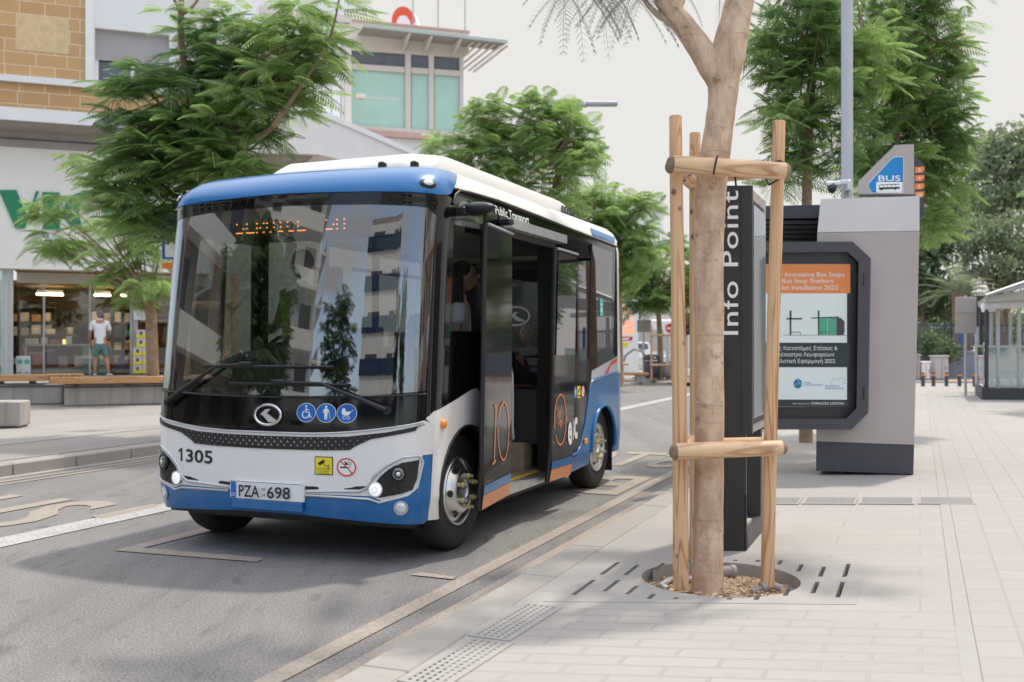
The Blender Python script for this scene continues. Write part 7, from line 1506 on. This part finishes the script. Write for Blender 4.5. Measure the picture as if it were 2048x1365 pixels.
lb_ = thing('litter_bin', 'dark grey litter bin with a domed lid by the far kerb', 'litter bin', P3(1303, 40)); mb = MB(); mb.lathe([(.27,.10),(.31,.15),(.31,.74),(.001,.74)], lambda a,b,h: Vector((a,b,h)), 20); mb.build('bin_body', M['charcoal'], lb_); mb = MB(); mb.lathe([(.33,.78),(.34,.84),(.30,.94),(.18,1.0),(.001,1.01)], lambda a,b,h: Vector((a,b,h)), 20); mb.tube([(-.28,0,.7),(-.28,0,.8)], .03, 6); mb.tube([(.28,0,.7),(.28,0,.8)], .03, 6); mb.build('bin_lid', M['charcoal'], lb_); mb = MB(); mb.box((0.02,-.29,.86), (.22,.06,.10), 0, .02); mb.build('bin_mouth', M['frame_white'], lb_); mb = MB(); mb.lathe([(.001,0),(.25,0),(.25,.10),(.001,.10)], lambda a,b,h: Vector((a,b,h)), 16); mb.build('bin_foot', M['soffit'], lb_)
bl_ = thing('stone_ball', 'white stone ball bollard near the far kerb beside the timber post', 'bollard', P3(1339, 40)); mb = MB(); mb.ell((0,0,.33), (.30,.30,.30), 20, 14); mb.build('ball', M['slab'], bl_); mb = MB(); mb.lathe([(.20,0),(.18,.06),(.001,.06)], lambda a,b,h: Vector((a,b,h)), 16); mb.build('ball_foot', M['conc'], bl_)
ar = thing('bike_rack', 'curved grey metal hoop rack in front of the far white pickup', 'bike rack', P3(1272, 41)); mb = MB(); mb.tube([(-.58+.0,0,.0),(-.56,0,.5),(-.42,0,.95),(-.1,0,1.2),(.2,0,1.15),(.45,0,.85),(.6,0,.5)], .05, 10); mb.build('hoop', M['pole'], ar); mb = MB(); mb.lathe([(.001,0),(.5,0),(.3,.12),(.15,.25),(.001,.3)], lambda a,b,h: Vector((a+.25,b,h)), 16); mb.build('hoop_base', M['slab'], ar)
sbn = thing('stone_bench', 'low timber topped stone seat by the thin stakes past the bus', 'bench', P3(1256, 38)); mb = MB(); mb.box((0,0,.30), (1.5,.4,.10), 0, .01); mb.build('seat_slab', M['plank'], sbn); mb = MB(); mb.box((-.45,0,.12), (.35,.3,.24)); mb.box((.45,0,.12), (.35,.3,.24)); mb.build('seat_foot', M['conc'], sbn)
# white pickup
def car(label, px, Y, cat, col, rz, pickup):
    t = thing('pickup_truck' if pickup else 'parked_car', label, cat, P3(px, Y, 0.), rz)
    prof = [(-2.5,.45),(-2.5,.95),(-1.0,1.0),(-.95,1.05),(-.70,1.62),(.55,1.66),(1.15,1.08),(2.35,.95),(2.5,.75),(2.5,.42)] if pickup else [(-2.1,.42),(-2.15,.95),(-1.7,1.35),(-1.0,1.48),(.2,1.46),(1.0,1.0),(1.95,.88),(2.1,.65),(2.1,.40)]
    mb = MB(); mb.prism(prof, lambda x, z: Vector((x,-.86 if z < 1.05 else -.72,z)), lambda x, z: Vector((x,.86 if z < 1.05 else .72,z))); b = mb.build('body', col, t); bv = b.modifiers.new('bevel', 'BEVEL'); bv.width = .07; bv.segments = 3
    gp = [(-.72,1.12),(-.60,1.54),(.45,1.58),(.95,1.12)] if pickup else [(-1.6,1.02),(-1.35,1.28),(.15,1.38),(.75,1.02)]
    for y in (-.80,.80):
        mb = MB(); mb.prism(gp, lambda x, z: Vector((x,y-.02+(.0 if z < 1.2 else -.05*np.sign(y)),z)), lambda x, z: Vector((x,y+.02+(.0 if z < 1.2 else -.05*np.sign(y)),z))); mb.build('side_window', M['dark_glass'], t)
    for x in ((-1.6,1.6) if pickup else (-1.3,1.3)):
        for y in (-.80,.80):
            mb = MB(); mb.lathe([(.20,-.1),(.33,-.1),(.35,-.07),(.35,.07),(.33,.1),(.20,.1)], lambda a,b_,h: Vector((x+a,y+h,.35+b_)), 20); w_ = mb.build('wheel', M['rubber'], t); mb = MB(); mb.lathe([(.001,.07),(.16,.09),(.20,.06)], lambda a,b_,h: Vector((x+a,y+h*np.sign(y),.35+b_)), 16); mb.build('rim', M['alu'], w_)
    for y in (-.6,.6):
        mb = MB(); mb.box((2.47 if pickup else 2.08, y, .78), (.08,.32,.14), 0, .02); mb.build('headlight', M['lamp_ring'], t); mb = MB(); mb.box((-2.48 if pickup else -2.1, y, .85), (.08,.16,.22), 0, .02); mb.build('tail_light', M['redink'], t)
    return t
car('white pickup truck parked beyond the litter bin', 1262, 50, 'pickup', M['white'], R(188), True)
tk = thing('box_van', 'white box van standing behind the far pickup', 'van', P3(1300, 58, 0), R(190)); mb = MB(); mb.box((0,0,1.75), (3.6,1.9,2.3), 0, .05); mb.build('cargo_box', M['frame_white'], tk); mb = MB(); mb.prism([(1.85,.5),(1.85,2.0),(2.5,1.9),(3.0,1.2),(3.3,1.0),(3.3,.5)], lambda x, z: Vector((x,-.9,z)), lambda x, z: Vector((x,.9,z))); mb.build('cab', M['white'], tk); mb = MB(); mb.box((0,0,.5), (3.4,1.6,.2)); mb.build('chassis', M['black'], tk)
for x in (-1.1, 2.3):
    for y in (-.85,.85): mb = MB(); mb.lathe([(.001,-.1),(.38,-.1),(.40,0),(.38,.1),(.001,.1)], lambda a,b_,h: Vector((x+a,y+h,.40+b_)), 18); mb.build('wheel', M['rubber'], tk)
mb = MB(); mb.box((.2,.955,1.75), (1.8,.01,1.2)); mb.build('side_panel', M['light_metal'], tk)
# far buildings closing the street
def simplebld(name, label, x0, x1, y0, Y, depth, mat, rows, cols, rz=0.):
    b = P3((x0+x1)/2, Y, 0); k = Y/FPX; w = (x1-x0)*k; h = zat(y0, Y, 0); t = thing(name, label, 'building', b, rz); mb = MB(); mb.box((0,depth/2,h/2), (w,depth,h)); mb.build('wall', mat, t)
    mb = MB(); mb.box((0,depth/2,h+.15), (w+.3,depth+.3,.3)); mb.build('roof_edge', M['soffit'], t)
    for r_ in range(rows):
        for c in range(cols):
            x = -w/2+w*(c+.5)/cols; z = 3.2+r_*3.1
            if z+1.4 > h: continue
            mb = MB(); mb.box((x,-.02,z+.5), (w/cols*.5,.08,1.4)); q = mb.build('window', M['dark_glass'], t); mb = MB(); mb.box((x,-.10,z-.22), (w/cols*.6,.2,.08)); mb.build('sill', M['render_white'], q)
    return t
simplebld('far_building', 'grey flat topped building far down the street beyond the trees', 1288, 1326, 424, 90, 8, M['conc_light'], 2, 2)
simplebld('far_building', 'pale low building far behind the price sign', 1180, 1300, 600, 75, 8, M['render_white'], 1, 4); simplebld('far_building', 'cream low building behind the no entry sign', 1300, 1500, 610, 70, 8, M['render_cream'], 1, 5)
# street lamp arm over the mid tree, hanging antenna
sl_ = thing('street_lamp', 'grey street lamp whose arm sticks out of the tree behind the bus', 'street lamp', P3(1088, 30)); k = 30/FPX; mb = MB(); mb.tube([(0,0,0),(0,0,zat(300,30)),(.05,0,zat(240,30)),(.5,0,zat(216,30)),(1.25,0,zat(211,30))], [.10,.08,.07,.06,.06], 10); mb.build('post', M['pole'], sl_); mb = MB(); mb.box((1.68,0,zat(208.5,30)), (.95,.22,.13), 0, .03); mb.build('lamp_head', M['pole'], sl_)
an_ = thing('antenna_mast', 'thin mast with a white antenna cylinder over the far trees', 'mast', P3(1211, 70)); mb = MB(); mb.tube([(0,0,0),(0,0,zat(345,70))], .06, 8); mb.build('mast_pole', M['pole'], an_); mb = MB(); mb.tube([(0,0,zat(340,70)),(0,0,zat(314,70))], .14, 12); mb.build('antenna', M['frame_white'], an_)
# right: island kerb, bollards, cabinets, wall, fence, pavilion
for i, (px, lb) in enumerate(((1846,'dark bollard with an orange band closest to the bus shelter edge'), (1867,'dark bollard with an orange band in front of the small white cabinet'), (1893,'dark bollard with an orange band in front of the tall grey cabinet'), (1919,'dark bollard with an orange band just left of the sign post'), (1949,'dark bollard with an orange band right of the sign post'))):
    if i == 0:
        bo0 = thing('bollard', lb, 'bollard', P3(px, 34), 0, 'bollards with orange bands'); mb = MB(); mb.tube([(0,0,0),(0,0,.36),(0,0,.42)], [.055,.055,.04], 12); mb.tube([(0,0,0),(0,0,.34)], .06, 12); mb.tube([(0,0,.36),(0,0,.44)], .05, 10); mb.build('post', pbr('bollard_green', (.05,.075,.085), .5), bo0); mb = MB(); mb.tube([(0,0,.33),(0,0,.39)], .066, 12); mb.build('band', M['amber'], bo0); bo0.scale = (1,1,1.05)
    else: dup(bo0, P3(px, 34), None, lb)
def cabinet(label, px, Y, x0, y0, x1, y1, mat):
    t = thing('utility_cabinet', label, 'cabinet', P3(px, Y), 0, 'utility cabinets by the grey wall'); k = Y/FPX; z1 = zat(y0, Y); mb = MB(); mb.box((0,.25,z1/2+.05), ((x1-x0)*k,.5,z1-.1), 0, .03); b = mb.build('cabinet_body', mat, t); mb = MB(); mb.box((0,.25,z1+.02), ((x1-x0)*k+.06,.56,.06), 0, .015); mb.build('cabinet_lid', mat, b); mb = MB(); mb.box((0,.25,.05), ((x1-x0)*k*.96,.46,.10)); mb.build('plinth', M['conc'], t); mb = MB(); mb.box((0,-.005,z1/2), (.02,.02,z1*.8)); mb.box((.12,-.015,z1*.55), (.03,.03,.14)); mb.build('door_seam', M['soffit'], b)
cabinet('small white utility cabinet low in front of the grey wall', 1852, 38, 1843, 726, 1860, 756, M['frame_white']); cabinet('tall pale grey utility cabinet in front of the grey wall', 1884, 38, 1870, 714, 1897, 756, M['light_metal']); cabinet('narrow utility cabinet half hidden by the bus shelter edge', 1834, 38, 1826, 712, 1840, 756, M['grey_metal'])
fw = thing('garden_wall', 'low blue grey wall behind the far bollards', 'wall', P3(1900, 40, .1)); mb = MB(); mb.box((2,.15,.55), (14,.3,1.1)); mb.build('wall_body', pbr('blue_grey_render', (.22,.25,.31), .8, 0, .1), fw); mb = MB(); mb.box((2,.15,1.13), (14,.36,.06)); mb.build('coping', M['conc'], fw)
ff = thing('railing_fence', 'blue grey vertical bar fence on top of the low far wall', 'fence', P3(1900, 40.15, 1.26)); mb = MB()
for i in range(110): mb.box((-5+i*.128,0,.55), (.03,.03,1.1))
mb.build('bars', pbr('fence_blue', (.10,.13,.22), .5, .2), ff); mb = MB(); mb.box((2,0,.1), (14,.04,.05)); mb.box((2,0,1.0), (14,.04,.05)); mb.build('rail', M['charcoal'], ff); mb = MB()
for i in range(6): mb.box((-4.8+i*2.6,.0,.62), (.09,.09,1.24))
mb.build('fence_post', pbr('fence_post_blue', (.03,.12,.33), .5), ff)
pk = thing('paved_border', 'pinkish paved border strip in front of the low far wall', 'kerb', P3(1900, 37.8, .12)); mb = MB(); mb.box((3,.9,.03), (26,3.4,.06), 0, .01); mb.build('border_slab', pbr('pink_pavers', (.40,.28,.25), .85, 0, .15, 6), pk)
# glass pavilion at the right edge
PV = P3(1965, 26); pv = thing('glass_pavilion', 'glass sided waiting pavilion with a low pitched roof at the right edge', 'shelter', PV); k = 26/FPX
sh_ = lambda x, y: x+UX/UY*y
lx = lambda px: (px-1965)*k; lz = lambda py: CH-(py-HYP)/FPX*26-.12
mb = MB(); pq = lambda x, y, z: Vector((sh_(x, y), y, z)); mb.prism([(lx(1962),-.3),(lx(2200),-.3),(lx(2200),2.8),(lx(1962),2.8)], lambda x, y: pq(x,y,0), lambda x, y: pq(x,y,.28)); mb.build('plinth', M['charcoal'], pv)
for px in (1973, 1996, 2038): 
    for y in (0, 2.4): mb = MB(); mb.box((sh_(lx(px),y),y,(lz(620)+.28)/2), (.07,.07,lz(620)-.28)); mb.build('frame_post', M['charcoal'] if px == 1973 else M['steel'], pv)
mb = MB(); mb.box((lx(2080),0,(lz(695)+.3)/2), (lx(2190)-lx(1972),.03,lz(695)-.3)); mb.build('glass_panel', M['paleglass'], pv)
mb = MB(); mb.prism([(lx(1967)-.015,0),(lx(1967)+.015,0),(lx(1967)+.015,2.4),(lx(1967)-.015,2.4)], lambda x, y: pq(x,y,.3), lambda x, y: pq(x,y,lz(695))); mb.build('glass_panel', M['paleglass'], pv); mb = MB(); mb.prism([(lx(1967)-.03,0),(lx(1967)+.03,0),(lx(1967)+.03,2.4),(lx(1967)-.03,2.4)], lambda x, y: pq(x,y,lz(695)+.001), lambda x, y: pq(x,y,lz(695)+.05)); mb.box((lx(2080),0,lz(695)+.02), (lx(2190)-lx(1972),.06,.05)); mb.build('handrail', M['steel'], pv)
mb = MB(); mb.prism([(1955,596),(2048,580),(2200,560),(2200,590),(1957,606)], lambda x, y: Vector((lx(x),-.4,lz(y))), lambda x, y: Vector((sh_(lx(x),3.3),2.9,lz(y)))); mb.build('roof', M['light_metal'], pv); mb = MB(); mb.tube([(lx(1955),-.45,lz(594)),(lx(2048),-.45,lz(562)),(lx(2200),-.45,lz(515))], .05, 8); mb.tube([(lx(1990),-.45,lz(587)),(lx(2048),-.45,lz(569)),(lx(2200),-.45,lz(525))], .04, 8); mb.build('roof_truss', M['steel'], pv)
mb = MB(); mb.box((lx(1985),.2,lz(615)), (lx(1996)-lx(1977),.3,.22)); mb.box((lx(2070),.1,lz(612)), (lx(2200)-lx(1996),.2,.14)); mb.build('fascia_board', M['frame_white'], pv)
db_ = thing('dark_board', 'dark information board between the grey sign back and the pavilion', 'board', P3(1968, 30)); k = 30/FPX; mb = MB(); mb.box((0,0,zat(622,30)), (38*k,.12,62*k), 0, .02); mb.build('board_panel', M['charcoal'], db_); mb = MB(); mb.tube([(-.15,.06,0),(-.15,.06,zat(622,30))], .09, 12); mb.build('board_post', M['steel'], db_)

# ================================================================ the street behind us (seen in the windscreen and paintwork)
def block(label, u, v, w, d, h, mat, floors, bays, rz, bal=True, stripe=None):
    c = uv(u, v); t = thing('apartment_block', label, 'building', c, rz); mb = MB(); mb.box((0,0,h/2), (w,d,h)); mb.build('wall', mat, t); mb = MB(); mb.box((0,0,h+.3), (w*.96,d*.96,.6)); mb.build('parapet', M['soffit'], t); mb = MB(); wn_ = MB(); bm_ = MB()
    fh = h/floors
    for r_ in range(floors):
        for sx, sy, L in ((0,1,w),(1,0,d),(-1,0,d)):
            for c_ in range(bays):
                a = -L/2+L*(c_+.5)/bays; z = fh*(r_+.55)
                if sy: wn_.box((a, d/2, z), (L/bays*.55,.10,fh*.5))
                else: wn_.box((sx*w/2, a, z), (.10,L/bays*.55,fh*.5))
        if bal and r_ > 0:
            bm_.box((w*.12, d/2+.7, fh*r_), (w*.7,1.4,.18)); bm_.box((w*.12, d/2+1.36, fh*r_+.5), (w*.7,.06,.9)); bm_.box((w/2+.6, 0, fh*r_), (1.2,d*.6,.18)); bm_.box((w/2+1.16, 0, fh*r_+.5), (.06,d*.6,.9))
        if stripe: mb.box((0,0,fh*(r_+.5)), (w+.3,d+.3,fh*.38))
    wn_.build('window', M['dark_glass'], t)
    if bal: bm_.build('balcony', M['render_white'], t)
    if stripe: mb.build('glass_band', stripe, t)
    return t
navy = pbr('navy_glass', (.03,.06,.12), .1, 0, .1)
block('tall white apartment block with balconies across the street behind the camera', -22, -22, 9, 10, 25, M['render_white'], 8, 3, R(-32)-TH)
block('cream office block behind the camera on the shop side', -4, -25, 15, 10, 14, M['conc'], 4, 5, R(-84)-TH)
block('white office block with dark glass bands behind the camera at right', -40, -5, 12, 12, 19, M['render_white'], 6, 3, R(8)-TH, False, navy)
block('low pale block behind the camera on the bus stop side', 2, 23, 12, 8, 11, M['render_cream'], 3, 4, R(90)-TH, True)
for i, (u, v, h, lb) in enumerate(((-1.5,-11.5,6.5,'street tree behind the camera on the shop side'), (-12,-1.6,8,'street tree behind the camera on the bus stop side, nearer the tall block'), (-5,-12.6,7.5,'street tree on the far pavement behind the camera, second from the corner'), (-16,-10.6,8.5,'tall street tree far behind the camera beside the white block'), (-9,2.2,7.5,'leafy tree on the bus stop pavement behind the camera'), (-9,-15,8,'street tree behind the camera by the cream office block'), (25,4.4,6.5,'leafy tree on the square to the right of the bus shelter'), (30.5,5.4,7,'tall leafy tree on the square right of the glass pavilion'), (36,7.6,7.5,'spreading leafy tree far out on the square'), (43,9.6,8,'big leafy tree at the far side of the square'))):
    b = uv(u, v, .1); sp_ = [((b.x, b.y, h*.72),(1.8,1.8,h*.27),130), ((b.x+.5, b.y, h*.5),(1.5,1.5,h*.18),70)]; jac('street_tree', lb, b, [(*b,.11),(b.x,b.y,h*.35,.09),(b.x+.1,b.y,h*.55,.06)], sp_, ['leaf_bush'] if v < 4 else ['leaf_dark','leaf_mid'], .8, 8, 90+i, .04, 'street trees behind the camera', pairs=8, wid=.24)
bpy.data.objects.remove(_to)
for nm in list(bpy.data.materials):
    if nm.users == 0: bpy.data.materials.remove(nm)
